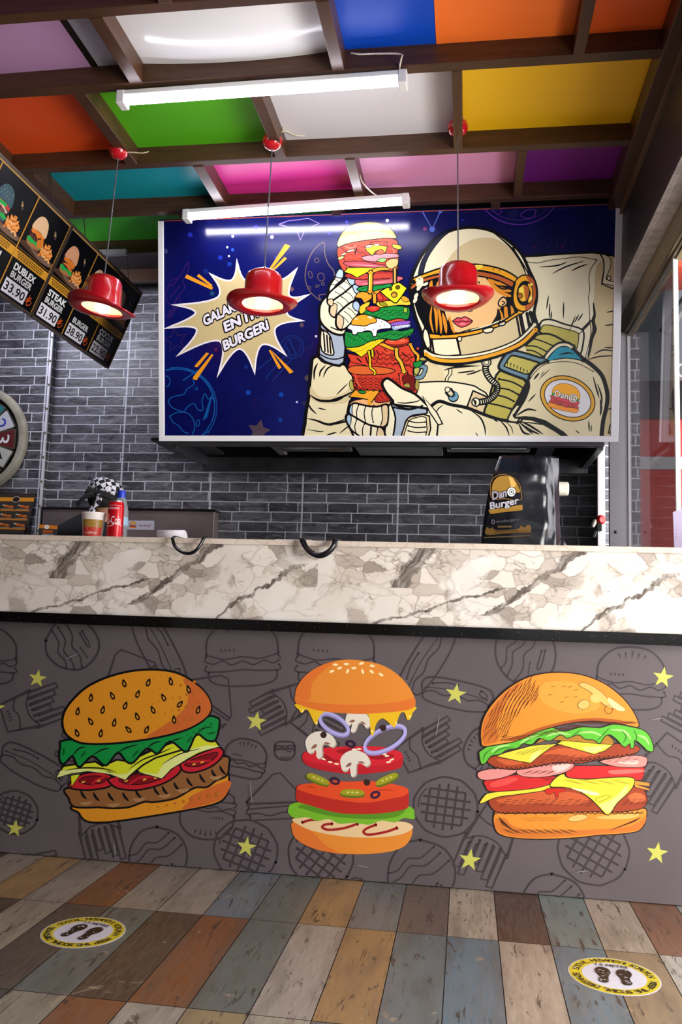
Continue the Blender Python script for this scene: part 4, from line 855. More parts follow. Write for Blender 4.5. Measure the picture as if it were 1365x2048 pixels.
# front strap with its buckle
A.poly([(880, 690), (1010, 730), (1160, 770), (1110, 860), (1050, 990), (990, 1090), (960, 1180), (840, 1160), (722, 1120), (765, 990), (820, 800)], 'b8ae52', K, 16, k=2)
for q in ([(865, 770), (1000, 800), (1115, 862)], [(850, 858), (960, 872), (1065, 925)], [(840, 925), (940, 950), (1020, 990)], [(765, 1005), (880, 1030), (990, 1062)]): A.line(q, K, 12)
A.line([(1140, 790), (1040, 990), (960, 1170)], K, 6)
A.poly([(930, 610), (1000, 540), (1120, 560), (1260, 620), (1200, 680), (1155, 752), (1020, 700), (925, 665)], OL, K, 10, k=3)
for i in range(7): A.line([(955+i*32, 600+i*14), (950+i*32, 655+i*12)], K, 9, taper=2); A.line([(975+i*32, 690+i*12), (985+i*32, 640+i*12)], K, 7, taper=2)
A.line([(1310, 600), (1150, 550), (1010, 515), (965, 530), (925, 580), (893, 640), (905, 668), (1010, 710), (1160, 765)], K, 52, k=3); A.line([(1310, 600), (1150, 550), (1010, 517), (968, 532), (928, 585), (898, 640), (910, 662), (1010, 705), (1160, 757)], '668898', 30, k=3)
# hose
hp = [(745, 615), (742, 690), (785, 770), (848, 830), (845, 895), (800, 955), (730, 988), (650, 998)]
A.line(hp, K, 50); A.line(hp, C1, 34)
qq = cr(hp, False, 4)
for i in range(1, len(qq)-1):
    dx, dy = qq[i+1][0]-qq[i-1][0], qq[i+1][1]-qq[i-1][1]; l = math.hypot(dx, dy); nx, ny = -dy/l*19, dx/l*19
    A.line([(qq[i][0]-nx, qq[i][1]-ny), (qq[i][0]+nx, qq[i][1]+ny)], K, 6)
A.ell(748, 608, 46, 40, 0, 'b9b19a', K, 9); A.ell(748, 608, 24, 20, 0, C1, K, 5); A.ell(645, 996, 38, 40, 0, C1, K, 9)
for i in range(5): A.line([(618+i*5, 970+i*14), (648, 990+i*3)], K, 5)
# forearm along the bottom
A.poly([(185, 1060), (300, 985), (400, 1015), (560, 1055), (730, 1118), (880, 1168), (1060, 1188), (1180, 1130), (1500, 1110), (1600, 1600), (100, 1600), (240, 1200)], C2, sm=False)
A.poly([(300, 1030), (400, 1030), (520, 1060), (640, 1120), (720, 1220), (740, 1340), (260, 1340), (270, 1200), (240, 1100)], C1)
A.line([(185, 1062), (240, 1010), (300, 988), (400, 1020), (560, 1052), (730, 1118), (880, 1166), (1060, 1190)], K, 24)
A.line([(190, 1062), (240, 1130), (270, 1210), (262, 1345)], K, 16); A.line([(160, 1065), (180, 1160), (150, 1345)], K, 8); A.line([(215, 1140), (235, 1220), (225, 1340)], K, 6)
A.line([(330, 1022), (280, 1060), (250, 1110)], K, 9, taper=1); A.line([(300, 1170), (270, 1215)], K, 9, taper=2)
for q, w in (([(600, 1080), (690, 1150), (730, 1240), (742, 1330)], 13), ([(880, 1175), (940, 1240), (975, 1330)], 12), ([(930, 1180), (990, 1240), (1010, 1310)], 7), ([(640, 1290), (670, 1330)], 7), ([(1060, 1195), (1110, 1290), (1180, 1310)], 16), ([(1070, 1195), (1180, 1270), (1270, 1310)], 16), ([(1000, 1090), (1050, 1020), (1110, 960)], 16), ([(1380, 1230), (1200, 1200), (1070, 1192)], 9), ([(450, 1060), (520, 1110)], 9), ([(820, 1165), (860, 1190)], 9)): A.line(q, K, w, taper=1)
A.poly([(960, 1175), (990, 1090), (1050, 1010), (1080, 940), (1120, 870), (1140, 1060), (1110, 1150), (1060, 1190)], C2, K, 12)
A.line([(1050, 1010), (1090, 1045), (1080, 1130), (1055, 1185)], K, 12); A.line([(1075, 990), (1100, 1030)], K, 7, taper=1)
# --- upper sleeve with the shop's badge
A.fr(1040, 500, 5.39)
A.poly([(0, 1700), (60, 1600), (95, 1480), (95, 1400), (130, 1320), (230, 1230), (350, 1190), (500, 1170), (620, 1185), (740, 1225), (850, 1300), (920, 1420), (950, 1560), (945, 1680), (910, 1830), (880, 2050), (500, 2050), (300, 1900), (130, 1830), (-60, 1800)], C2, sm=False)
A.line([(690, 1180), (790, 1250), (885, 1350), (930, 1470), (948, 1580), (935, 1700), (900, 1850), (880, 2050)], K, 34)
A.line([(310, 1200), (200, 1240), (120, 1330), (95, 1400), (98, 1480), (62, 1590), (10, 1680), (-60, 1790)], K, 22)
A.line([(110, 1390), (240, 1250), (430, 1205), (620, 1222), (800, 1312)], K, 6)
A.poly([(95, 1400), (70, 1450), (30, 1520), (-40, 1640), (-10, 1680), (60, 1590), (98, 1480)], K)
A.poly([(-60, 1800), (60, 1790), (160, 1800), (280, 1835), (400, 1910), (480, 1960), (540, 2020), (470, 2020), (380, 1960), (250, 1885), (120, 1835), (-60, 1815)], K, sm=False)
for q, w in (([(-40, 1790), (80, 1720), (185, 1732)], 18), ([(-20, 1825), (180, 1840), (330, 1900)], 9), ([(0, 1840), (120, 1900), (260, 1990)], 18), ([(-10, 1850), (70, 1920), (150, 1990)], 16), ([(790, 1355), (830, 1500), (860, 1600)], 14), ([(838, 1440), (880, 1560), (890, 1660)], 14), ([(745, 1835), (752, 1960)], 12), ([(775, 1880), (770, 1970)], 9), ([(215, 1320), (150, 1400)], 16), ([(330, 1280), (200, 1400)], 8), ([(270, 1300), (225, 1360)], 6), ([(180, 1545), (90, 1640)], 12), ([(870, 1600), (880, 1700), (870, 1790)], 18), ([(600, 1940), (650, 1980)], 9)): A.line(q, K, w, taper=1)
A.fr(1070, 740, 9.1)
A.ell(602, 517, 516, 390, 24, 'e2ac34', K, 14, n=48); A.ell(602, 517, 440, 322, 24, 'e8e8ec', K, 12, n=48)
logo(A, (560, 500), (262, 62), (52, -245), ln='5a3a20', lw=.014)
# --- far arm and cuff
A.fr(600, 430, 4.55)
A.poly([(108, 1350), (118, 1305), (165, 1285), (230, 1340), (400, 1355), (440, 1400), (480, 1440), (500, 1600), (460, 1700), (440, 1850), (520, 2080), (60, 2080), (48, 1900), (62, 1770), (82, 1660), (90, 1540)], C2, K, 22, k=3)
A.poly([(100, 1560), (180, 1650), (300, 1650), (400, 1620), (480, 1560), (440, 1700), (250, 1720), (110, 1680)], C3)
for q, w in (([(165, 1345), (135, 1410), (130, 1505)], 14), ([(240, 1365), (190, 1420), (180, 1475)], 12), ([(320, 1362), (250, 1400), (212, 1480)], 11), ([(90, 1635), (180, 1688), (320, 1688), (400, 1660)], 18), ([(260, 1690), (400, 1650), (490, 1600)], 14), ([(58, 1850), (150, 1870), (250, 1905), (330, 1890), (430, 1850)], 16), ([(160, 1755), (245, 1775)], 9), ([(78, 1715), (100, 1760), (155, 1815)], 12), ([(440, 1530), (380, 1590), (330, 1640)], 9), ([(360, 1990), (420, 1940), (470, 1910)], 9), ([(240, 2005), (340, 1975)], 11), ([(60, 1950), (180, 1970), (220, 1965)], 7)): A.line(q, K, w, taper=1)
for i in range(9): A.line([(270+i*16, 1925-i*4), (310+i*18, 1885-i*3)], K, 7, taper=1)
A.poly([(188, 980), (260, 1055), (400, 1070), (406, 1340), (300, 1362), (172, 1290), (186, 1140)], GB, K, 18, k=2)
A.poly([(193, 1055), (240, 1062), (280, 1110), (298, 1190), (305, 1275), (200, 1235)], C1, K, 10, k=3)
for x in (222, 250, 275): A.line([(x-4, 1075+(x-222)*.6), (x+8, 1245+(x-222)*.35)], K, 6)
A.line([(178, 1265), (260, 1305), (340, 1310), (405, 1290)], K, 9); A.line([(190, 1030), (220, 1065)], K, 8)
# far hand
A.poly([(178, 860), (198, 790), (250, 725), (268, 650), (300, 590), (400, 600), (520, 700), (500, 900), (430, 1030), (395, 1090), (290, 1070), (190, 975)], C1, K, 16, k=3)
A.poly([(262, 700), (275, 640), (325, 560), (350, 500), (372, 492), (396, 508), (392, 580), (330, 640), (300, 700), (262, 760)], C1, K, 13, k=3)
A.poly([(325, 560), (350, 500), (374, 494), (396, 510), (390, 572)], 'a6bed4', K, 7, k=3)
A.poly([(250, 770), (275, 700), (400, 600), (438, 552), (485, 535), (515, 565), (506, 630), (400, 770), (310, 825), (262, 815)], C1, K, 13, k=3)
A.poly([(432, 590), (440, 552), (485, 536), (514, 566), (505, 622), (470, 640)], 'a6bed4', K, 7, k=3)
A.poly([(270, 850), (290, 790), (400, 710), (500, 630), (535, 640), (546, 670), (540, 715), (470, 805), (370, 915), (310, 930), (275, 895)], C1, K, 13, k=3)
A.poly([(480, 650), (510, 628), (540, 645), (542, 700), (510, 715)], 'a6bed4', K, 7, k=3)
A.poly([(330, 950), (345, 900), (430, 820), (500, 778), (540, 790), (550, 860), (500, 945), (420, 1030), (360, 1042), (330, 1000)], C1, K, 14, k=3)
A.poly([(485, 800), (515, 782), (544, 810), (546, 870), (510, 870), (485, 840)], 'a6bed4', K, 7, k=3)
for q in ([(290, 810), (340, 820), (320, 925), (275, 895)], [(345, 905), (400, 945), (380, 1040), (335, 1000)], [(255, 775), (300, 765), (300, 825), (262, 815)]): A.poly(q, 'dcc39a', K, 6, k=3)
for (xa, ya), (xb, yb), hw, ts in (((290, 700), (365, 535), 32, (.35, .6)), ((300, 790), (480, 575), 52, (.3, .52, .74)), ((315, 880), (510, 670), 54, (.28, .5, .72)), ((370, 985), (515, 830), 58, (.25, .48, .7))):
    l_ = math.hypot(xb-xa, yb-ya); nx, ny = -(yb-ya)/l_*hw, (xb-xa)/l_*hw
    for t_ in ts:
        x, y = xa+(xb-xa)*t_, ya+(yb-ya)*t_; A.line([(x-nx*.85, y-ny*.85), (x+(xb-xa)/l_*8, y+(yb-ya)/l_*8), (x+nx*.85, y+ny*.85)], K, 4.5)
A.line([(270, 1015), (330, 1040), (395, 1060)], K, 9, taper=1)
# --- the burger tower
RD, RD2, GN, YL, OC, HM = 'cc3f2c', 'a32a20', '1c8438', 'e6cc20', 'e8a02a', 'c8626a'
def wav(x0, x1, y, amp, n, dy=0): return [(x0+(x1-x0)*i/n, y+dy*i/n+(amp if i % 2 else -amp)) for i in range(n+1)]
A.poly([(490, 1690), (640, 1670), (820, 1685), (840, 1735), (480, 1740)], 'e8b078', K, 6, k=3)
A.poly([(690, 1640), (740, 1600), (800, 1590), (830, 1680), (760, 1705), (690, 1700)], RD2, K, 6); A.line([(740, 1620), (790, 1680)], RD, 12, taper=1); A.line([(710, 1640), (750, 1690)], RD, 10, taper=1)
A.poly([(445, 1655), (510, 1585), (600, 1580), (742, 1585), (665, 1690), (640, 1720), (620, 1680), (540, 1665)], OC, K, 7, sm=False); A.ell(568, 1610, 34, 16, 5, GN, K, 5)
A.line([(630, 1680), (635, 1730)], OC, 16)
A.poly([(470, 1500), (450, 1540), (470, 1590), (500, 1580)], 'b0a850', K, 4)
A.poly([(436, 1260), (560, 1280), (640, 1220), (760, 1150), (980, 1110), (1000, 1180), (1040, 1260), (1055, 1330), (1030, 1420), (1050, 1500), (1065, 1620), (900, 1640), (760, 1600), (620, 1590), (500, 1575), (488, 1480), (436, 1410), (452, 1330)], RD, K, 9, k=3)
A.poly([(436, 1400), (500, 1370), (600, 1375), (760, 1385), (870, 1415), (800, 1445), (700, 1452), (560, 1455), (470, 1440)], 'd4642e', K, 6, k=3)
for i in range(5):
    A.line(wav(490, 1050, 1480+i*26, 9, 18, 10), RD2, 9); A.line(wav(500, 1040, 1490+i*26, 7, 22, 14), K, 3.5)
for i in range(3): A.line(wav(640, 1010, 1250+i*44, 12, 12, 24), RD2, 10); A.line(wav(650, 1020, 1262+i*44, 10, 13, 20), K, 3.5)
for q in ([(450, 1300), (470, 1340), (520, 1350), (600, 1370)], [(700, 1230), (720, 1280), (700, 1330)], [(760, 1200), (800, 1260), (850, 1300)], [(520, 1300), (560, 1340)], [(600, 1290), (620, 1350)], [(930, 1250), (990, 1300), (1040, 1290)], [(500, 1470), (520, 1560)], [(900, 1440), (940, 1600)], [(980, 1430), (1020, 1600)], [(860, 1350), (960, 1360), (1040, 1400)]): A.line(q, K, 5)
for q in ([(910, 1440), (930, 1540), (950, 1600)], [(1000, 1420), (1020, 1500), (1040, 1600)], [(500, 1440), (520, 1520), (560, 1570)], [(840, 1240), (800, 1260), (760, 1240)]): A.line(q, 'e0523a', 17, taper=1)
A.poly([(935, 1470), (1020, 1460), (1050, 1540), (1040, 1600), (960, 1560)], '6a1a18', K, 4); A.poly([(945, 1545), (990, 1530), (1005, 1570), (960, 1565)], '9c9040', K, 4)
A.ell(885, 1162, 118, 38, -3, RD2, K, 7); A.ell(885, 1150, 112, 32, -3, 'd84a30', K, 4); A.ell(840, 1150, 30, 9, 0, 'e87050'); A.ell(930, 1145, 30, 9, 0, 'e87050')
def drip(P, w, c=OC): A.line(P, K, w+8); A.line(P, c, w)
A.poly([(720, 1180), (760, 1165), (840, 1200), (900, 1215), (890, 1240), (820, 1225)], OC, K, 5)
drip([(880, 1220), (885, 1290), (920, 1340), (950, 1430)], 26, 'dcae34'); drip([(1005, 1175), (1040, 1240), (1078, 1280), (1070, 1340)], 20)
A.poly([(1030, 1350), (1075, 1330), (1115, 1330), (1105, 1370), (1060, 1395)], GN, K, 5); A.ell(1125, 1310, 34, 16, 0, 'b4ac58', K, 5); A.ell(1075, 1215, 14, 14, 0, RD, K, 4)
A.poly([(1040, 1400), (1090, 1390), (1080, 1440), (1050, 1450)], 'b4ac58', K, 5); A.poly([(1060, 1500), (1085, 1510), (1080, 1590), (1050, 1570)], '9c9040', K, 4)
A.poly([(412, 1210), (470, 1195), (600, 1150), (700, 1125), (785, 1130), (700, 1190), (640, 1235), (560, 1295), (500, 1250)], YL, K, 6, sm=False)
drip([(628, 1240), (640, 1320), (642, 1385), (680, 1420), (682, 1450)], 14, YL); drip([(660, 1225), (665, 1290)], 8, YL); A.line([(430, 1225), (520, 1245), (620, 1200), (740, 1140)], 'b89a18', 6, taper=1)
A.poly([(408, 1090), (420, 1060), (470, 1070), (640, 1060), (720, 1070), (850, 1045), (930, 1055), (1035, 1030), (1020, 1080), (940, 1115), (860, 1140), (760, 1125), (640, 1150), (560, 1190), (480, 1205), (415, 1195)], GN, K, 7, k=3)
for i in range(24): x = 425+i*25; y = 1090+(i*17 % 60) if i < 14 else 1075+(i*17 % 30); A.line([(x-14, y+8), (x, y-8), (x+16, y+6)], '0c5020', 5); A.line([(x-10, y+20), (x+8, y+12)], '48b050', 5, taper=1)
A.poly([(750, 975), (860, 935), (960, 938), (968, 960), (900, 975), (820, 1000)], 'd4553a', K, 5)
A.poly([(828, 985), (900, 968), (998, 962), (998, 990), (900, 1005), (832, 1010)], '9a62d0', K, 5, k=3); A.poly([(835, 1012), (900, 1006), (1000, 992), (1000, 1020), (940, 1030), (860, 1050)], '8ea4c8', K, 4)
for i in range(7): A.line([(850+i*20, 1000-i*4), (850+i*20, 985-i*3)], '6a3aa0', 4); A.line([(870+i*18, 1030-i*2), (880+i*18, 1010-i*2)], 'e8e8f4', 5)
A.poly([(430, 1030), (470, 985), (540, 950), (640, 935), (740, 945), (822, 990), (828, 1030), (780, 1035), (720, 1045), (705, 1060), (698, 1100), (668, 1105), (650, 1060), (600, 1055), (560, 1070), (530, 1070), (510, 1090), (480, 1085), (470, 1050)], 'ecece8', K, 7, k=3)
A.poly([(468, 995), (490, 940), (560, 905), (640, 912), (698, 950), (690, 980), (640, 990), (600, 1010), (530, 1005)], OC, K, 6, k=3); A.ell(640, 932, 22, 9, 20, 'f0e0c8'); A.ell(515, 945, 12, 7, 0, 'f0e0c8')
for x, y in ((745, 970), (770, 1000), (590, 1035), (670, 1045), (730, 1010)): A.ell(x, y, 6, 5, 0, '707070', n=8)
A.poly([(570, 880), (640, 850), (800, 825), (930, 830), (1000, 850), (985, 950), (900, 940), (800, 960), (700, 930), (600, 905)], GN, K, 7, k=3)
for i in range(16): x = 600+i*25; y = 860+(i*19 % 60); A.line([(x-20, y+8), (x+4, y-2), (x+30, y-4)], '0c5020', 6); A.line([(x-8, y+16), (x+16, y+10)], '3aa048', 5, taper=1)
A.ell(962, 866, 20, 26, 0, '8ab83a', K, 5)
A.poly([(540, 870), (560, 820), (640, 790), (600, 870), (560, 900)], 'd8bc30', K, 5)
A.poly([(600, 850), (640, 828), (700, 828), (735, 845), (700, 875), (650, 882)], 'c8382a', K, 6); A.ell(670, 845, 30, 8, 0, 'e06040')
A.poly([(695, 805), (740, 780), (840, 778), (940, 745), (995, 775), (1005, 820), (900, 820), (800, 835), (730, 840)], 'dcc63a', K, 6, k=3); A.ell(760, 812, 40, 18, 25, '9a8a20', K, 4); A.line([(860, 800), (920, 760), (980, 790)], K, 5)
A.poly([(920, 745), (960, 740), (1000, 775), (950, 790)], OC, K, 4)
A.poly([(640, 730), (720, 700), (800, 720), (830, 770), (700, 790), (640, 770)], 'a32a20', K, 5); A.line([(700, 720), (740, 760)], 'd8503a', 14); A.line([(770, 730), (790, 760)], 'd8503a', 10)
A.poly([(500, 750), (530, 705), (600, 690), (740, 650), (790, 655), (700, 720), (640, 770), (590, 805), (560, 760)], 'e2962a', K, 6, sm=False)
drip([(680, 720), (682, 800)], 14)
A.poly([(730, 695), (800, 655), (868, 620), (905, 612), (978, 665), (930, 740), (882, 800), (860, 800), (790, 750)], 'e8d428', K, 8, sm=False)
A.ell(828, 672, 13, 14, 0, '5a4a10', K, 4); A.ell(893, 658, 20, 18, -20, '5a4a10', K, 4); A.ell(860, 725, 27, 26, 0, '9a6a20', K, 5); A.ell(858, 732, 18, 14, 0, 'c8a030')
A.poly([(520, 670), (600, 640), (700, 622), (820, 625), (840, 650), (760, 670), (640, 700), (560, 695)], '178a3c', K, 6); A.line([(560, 675), (650, 650), (760, 640)], '0c5020', 6)
A.poly([(500, 600), (560, 570), (720, 560), (880, 555), (945, 572), (900, 605), (820, 625), (640, 640), (530, 645)], HM, K, 6, k=3); A.line([(540, 615), (700, 595), (900, 580)], '8a2a3a', 7, taper=1); A.line([(560, 632), (700, 615), (830, 605)], 'e8a0a0', 6, taper=1)
A.poly([(410, 560), (470, 520), (600, 540), (700, 500), (860, 480), (890, 520), (850, 570), (700, 585), (540, 590)], '9c2a26', K, 5)
for i in range(3): A.line(wav(500, 860, 545+i*14, 5, 14, -6), 'c8503c', 7)
A.poly([(345, 300), (430, 262), (560, 232), (720, 210), (872, 222), (897, 290), (890, 350), (902, 400), (880, 440), (892, 500), (760, 510), (520, 480), (430, 475), (420, 530), (372, 470), (348, 400)], 'd4452f', K, 7, k=3)
for i in range(4): A.line(wav(380, 860, 290+i*40, 10, 12, -14), 'a32c20', 9)
for q in ([(380, 300), (420, 330), (400, 390), (430, 450)], [(480, 280), (520, 330), (600, 350)], [(640, 250), (700, 240), (800, 250)], [(520, 300), (500, 360)]): A.line(q, K, 5)
for q in ([(400, 280), (460, 300), (520, 280)], [(420, 420), (440, 480), (410, 520)], [(840, 300), (860, 340), (840, 400)]): A.line(q, 'ea6a50', 18, taper=1)
A.poly([(400, 430), (560, 420), (700, 445), (840, 470), (700, 485), (560, 480), (440, 465)], 'b04a54', K, 5, k=3); A.line([(460, 450), (640, 460), (780, 472)], 'e09aa0', 7, taper=1)
A.poly([(560, 385), (640, 365), (760, 350), (885, 355), (895, 385), (800, 395), (700, 425), (600, 415)], 'dc8a90', K, 5, k=3)
A.poly([(590, 290), (650, 265), (720, 275), (800, 285), (775, 350), (740, 345), (720, 320), (690, 330), (660, 372), (610, 330)], 'e8c428', K, 6, sm=False); A.ell(630, 285, 34, 12, -10, 'ece0b0', K, 4); A.ell(700, 272, 28, 10, 0, 'ece0b0', K, 4)
A.poly([(690, 345), (740, 310), (770, 345), (730, 360)], 'b85a3a', K, 4)
A.poly([(845, 268), (900, 272), (930, 300), (900, 312), (850, 295)], 'e0c030', K, 5); A.ell(375, 390, 30, 14, -20, 'd8d070', K, 4); A.ell(400, 355, 26, 10, -25, 'e0c890', K, 4); A.ell(465, 325, 40, 10, -12, 'd8c898', K, 4)
A.poly([(700, 415), (760, 390), (790, 405), (760, 430)], '8ad070', K, 4); A.poly([(780, 440), (830, 400), (895, 405), (880, 470), (820, 490)], 'c8b070', K, 4); drip([(866, 480), (866, 620)], 9, 'c8a050')
A.poly([(402, 518), (440, 478), (560, 476), (690, 482), (600, 530), (520, 572), (470, 540)], YL, K, 6, sm=False)
A.poly([(620, 530), (650, 500), (720, 475), (800, 480), (815, 500), (740, 505), (690, 520), (665, 545)], OC, K, 5, k=3); drip([(645, 520), (645, 620), (640, 700)], 30); A.line([(636, 540), (634, 680)], 'f4c860', 7)
A.poly([(345, 288), (350, 225), (395, 150), (470, 92), (580, 65), (700, 68), (800, 102), (860, 160), (878, 212), (800, 210), (720, 216), (560, 236), (430, 262), (370, 288)], 'f0b25c', K, 7, k=4)
A.poly([(350, 284), (354, 228), (400, 190), (520, 170), (650, 150), (780, 160), (868, 195), (872, 208), (800, 206), (720, 212), (560, 232), (430, 258)], 'f8cf88')
for i in range(26): A.ell(410+(i*97 % 420), 100+(i*61 % 90)+(30 if i % 3 else 0), 5, 4, 0, 'a8703a', n=6)
# --- near hand under the tower
A.poly([(800, 1745), (850, 1700), (880, 1720), (1130, 1750), (1200, 1790), (1260, 1900), (1240, 2080), (760, 2080), (780, 1920)], C1, K, 12, sm=False)
A.poly([(828, 1705), (880, 1738), (1000, 1765), (1130, 1745), (1160, 1800), (1100, 1815), (1020, 1828), (960, 1890), (935, 2060), (850, 2060), (872, 1850)], GB, K, 12, k=3)
A.poly([(935, 2060), (950, 1930), (985, 1850), (1050, 1828), (1180, 1830), (1160, 2060)], 'dcc9a0', K, 10, k=2); A.poly([(955, 2060), (968, 1940), (1000, 1868), (1060, 1845), (1150, 1845), (1135, 2060)], C1, K, 7, k=2)
for y in (1885, 1930, 1975): A.line([(985, y-12), (1060, y+4), (1145, y)], K, 8)
A.poly([(752, 1545), (765, 1505), (800, 1488), (850, 1515), (930, 1575), (1050, 1630), (1150, 1720), (1180, 1760), (1080, 1750), (1000, 1742), (860, 1725), (848, 1690), (790, 1620)], C1, K, 17, k=3)
A.line([(765, 1590), (810, 1650), (855, 1695)], K, 8); A.line([(880, 1705), (960, 1712), (1060, 1698), (1100, 1680)], K, 9, taper=1); A.line([(850, 1750), (1000, 1772), (1120, 1735)], K, 10)
A.poly([(1120, 1650), (1250, 1800), (1300, 1900), (1260, 1910), (1180, 1790)], C1, K, 9, sm=False)
A.poly([(450, 1790), (462, 1740), (500, 1712), (600, 1735), (700, 1745), (790, 1722), (806, 1760), (800, 1890), (760, 1930), (600, 1900), (480, 1840)], C1, K, 13, k=3)
A.poly([(745, 1745), (790, 1728), (805, 1770), (798, 1890), (762, 1925), (735, 1920), (755, 1850)], 'dcc39a', K, 7, k=2)
A.poly([(450, 1790), (462, 1740), (482, 1722), (475, 1770), (478, 1830)], 'a6bed4', K, 6, k=2)
for x in (530, 600, 670): A.line([(x+6, 1730), (x-14, 1800), (x, 1890)], K, 7)
A.poly([(420, 1860), (440, 1810), (520, 1850), (620, 1905), (740, 1940), (775, 1990), (770, 2080), (540, 2080), (470, 1960)], C1, K, 13, k=3)
A.poly([(425, 1862), (440, 1815), (470, 1840), (455, 1920)], 'a6bed4', K, 6, k=2); A.poly([(710, 1935), (755, 1950), (772, 2000), (765, 2080), (700, 2080)], 'dcc39a', K, 7, k=2)
for q in ([(520, 1860), (500, 1930), (520, 2000)], [(590, 1900), (570, 1960), (580, 2060)], [(650, 1925), (640, 2060)]): A.line(q, K, 7)
A.line([(470, 1960), (540, 2010), (600, 2060)], K, 12)
# --- helmet
A.fr(780, 400, 2.844)
A.poly([(124, 560), (118, 480), (146, 385), (198, 292), (268, 217), (360, 170), (470, 156), (580, 176), (680, 236), (752, 310), (794, 400), (830, 480), (836, 560), (822, 640), (836, 700), (826, 740), (740, 820), (600, 880), (430, 918), (300, 918), (215, 890), (196, 840), (186, 770), (146, 660)], C1, K, 13, k=4)
A.poly([(322, 368), (365, 295), (440, 238), (530, 214), (615, 226), (700, 290), (765, 390), (790, 440), (730, 450), (640, 400), (500, 370), (400, 375)], C3, k=4)
A.poly([(160, 440), (180, 350), (240, 250), (300, 195), (350, 175), (300, 215), (240, 290), (205, 360), (186, 440), (172, 450)], '23263c', K, 3)
A.line([(585, 182), (680, 260), (745, 350), (778, 430)], K, 9, taper=1); A.line([(700, 270), (790, 420), (800, 480)], K, 6)
A.poly([(140, 590), (120, 540), (130, 500), (170, 470), (300, 440), (450, 425), (600, 445), (700, 490), (740, 560), (745, 620), (700, 650), (600, 694), (450, 742), (330, 768), (225, 775), (190, 710), (160, 650)], '08080c', k=4)
for x, y in ((150, 545), (145, 570), (165, 500)): A.ell(x, y, 10, 18, 30, C1, n=10)
A.ell(205, 478, 16, 8, -30, C1, n=10)
A.poly([(290, 470), (360, 440), (540, 432), (600, 470), (650, 520), (665, 575), (655, 600), (620, 625), (610, 680), (560, 710), (450, 735), (375, 752), (335, 700), (310, 620), (290, 540)], 'eabd82', k=4)
A.poly([(545, 430), (640, 445), (700, 480), (700, 560), (640, 530), (590, 490), (560, 460)], '08080c', k=3)
HR = 'd88a28'
for q, w in (([(555, 440), (600, 470), (690, 485)], 20), ([(560, 455), (610, 500), (700, 520)], 26), ([(590, 500), (640, 530), (700, 550)], 22), ([(575, 448), (640, 450), (690, 470)], 12), ([(655, 600), (665, 640), (660, 680)], 26), ([(690, 600), (700, 640), (690, 670)], 18), ([(625, 620), (640, 660), (640, 690)], 12),
             ([(240, 455), (236, 500), (262, 620), (268, 755)], 24), ([(285, 455), (272, 500), (300, 600)], 18), ([(300, 640), (315, 700), (322, 760)], 20), ([(240, 600), (232, 680), (250, 760)], 12), ([(340, 660), (345, 700), (372, 765)], 18), ([(275, 600), (290, 690), (292, 765)], 16)): A.line(q, HR, w, taper=1)
for q in ([(250, 470), (248, 540), (270, 640)], [(700, 500), (640, 505), (590, 470)], [(672, 610), (682, 680)], [(300, 500), (290, 560), (305, 640)], [(330, 670), (352, 760)]): A.line(q, K, 7, taper=1)
A.poly([(628, 565), (650, 552), (668, 575), (660, 600), (632, 608), (618, 590)], 'eabd82', K, 6, k=3); A.line([(640, 575), (655, 585), (640, 598)], K, 5)
A.line([(616, 615), (614, 660), (580, 706)], K, 12, taper=1); A.line([(505, 460), (512, 478)], K, 6, taper=1)
A.poly([(360, 690), (385, 670), (405, 672), (425, 664), (448, 672), (470, 690), (445, 712), (410, 724), (382, 712)], 'd04a58', K, 4, k=3)
A.line([(355, 688), (390, 694), (410, 688), (430, 692), (474, 688)], '4a1018', 5); A.ell(415, 706, 18, 5, -5, 'e88890'); A.ell(430, 680, 12, 4, 10, 'e88890')
# eyes, brows and nose behind the hanging lamp
for x in (400, 510): A.poly([(x-34, 560), (x, 542), (x+34, 558), (x, 572)], 'f0ece4', K, 6); A.ell(x, 556, 12, 13, 0, '3a6a5a', K, 4); A.line([(x-38, 520), (x, 505), (x+38, 518)], K, 8, taper=1)
A.line([(450, 580), (438, 625), (455, 634), (470, 628)], K, 5)
A.poly([(122, 470), (128, 448), (200, 418), (300, 385), (420, 368), (520, 368), (640, 394), (725, 442), (715, 470), (620, 425), (500, 400), (400, 405), (280, 420), (180, 450), (122, 488)], AU, K, 7, k=4)
A.poly([(122, 488), (180, 450), (280, 422), (400, 407), (500, 403), (620, 428), (712, 470), (705, 500), (600, 452), (450, 428), (300, 440), (185, 472), (125, 510)], BRN, K, 6, k=4)
A.poly([(480, 372), (530, 372), (510, 395), (470, 392)], 'f0d850'); A.ell(590, 393, 4, 4, 0, K, n=6); A.ell(625, 400, 4, 4, 0, K, n=6)
A.line([(170, 445), (172, 490)], C1, 22); A.line([(126, 470), (140, 458)], K, 8)
# chin rim, collar and neck ring
A.poly([(205, 758), (330, 766), (500, 738), (640, 690), (750, 618), (762, 640), (650, 712), (500, 764), (330, 792), (212, 786)], AU, K, 7, k=4)
for x, y in ((290, 770), (453, 744), (627, 690)): A.ell(x, y, 6, 6, 0, K, n=6)
A.poly([(210, 800), (240, 792), (380, 786), (402, 880), (300, 890), (240, 870)], C1, K, 6, sm=False); A.poly([(232, 795), (245, 793), (258, 878), (246, 872)], K, sm=False)
A.poly([(385, 784), (500, 762), (640, 712), (735, 652), (765, 800), (640, 855), (520, 882), (405, 884)], C3, K, 6, sm=False)
A.poly([(735, 650), (752, 642), (782, 790), (765, 800)], '08080c', sm=False); A.line([(780, 640), (800, 740)], K, 7); A.line([(800, 635), (822, 700)], K, 10); A.line([(722, 660), (745, 790)], K, 5)
A.poly([(188, 780), (200, 730), (222, 760), (235, 860), (215, 850)], C1, K, 7, k=3)
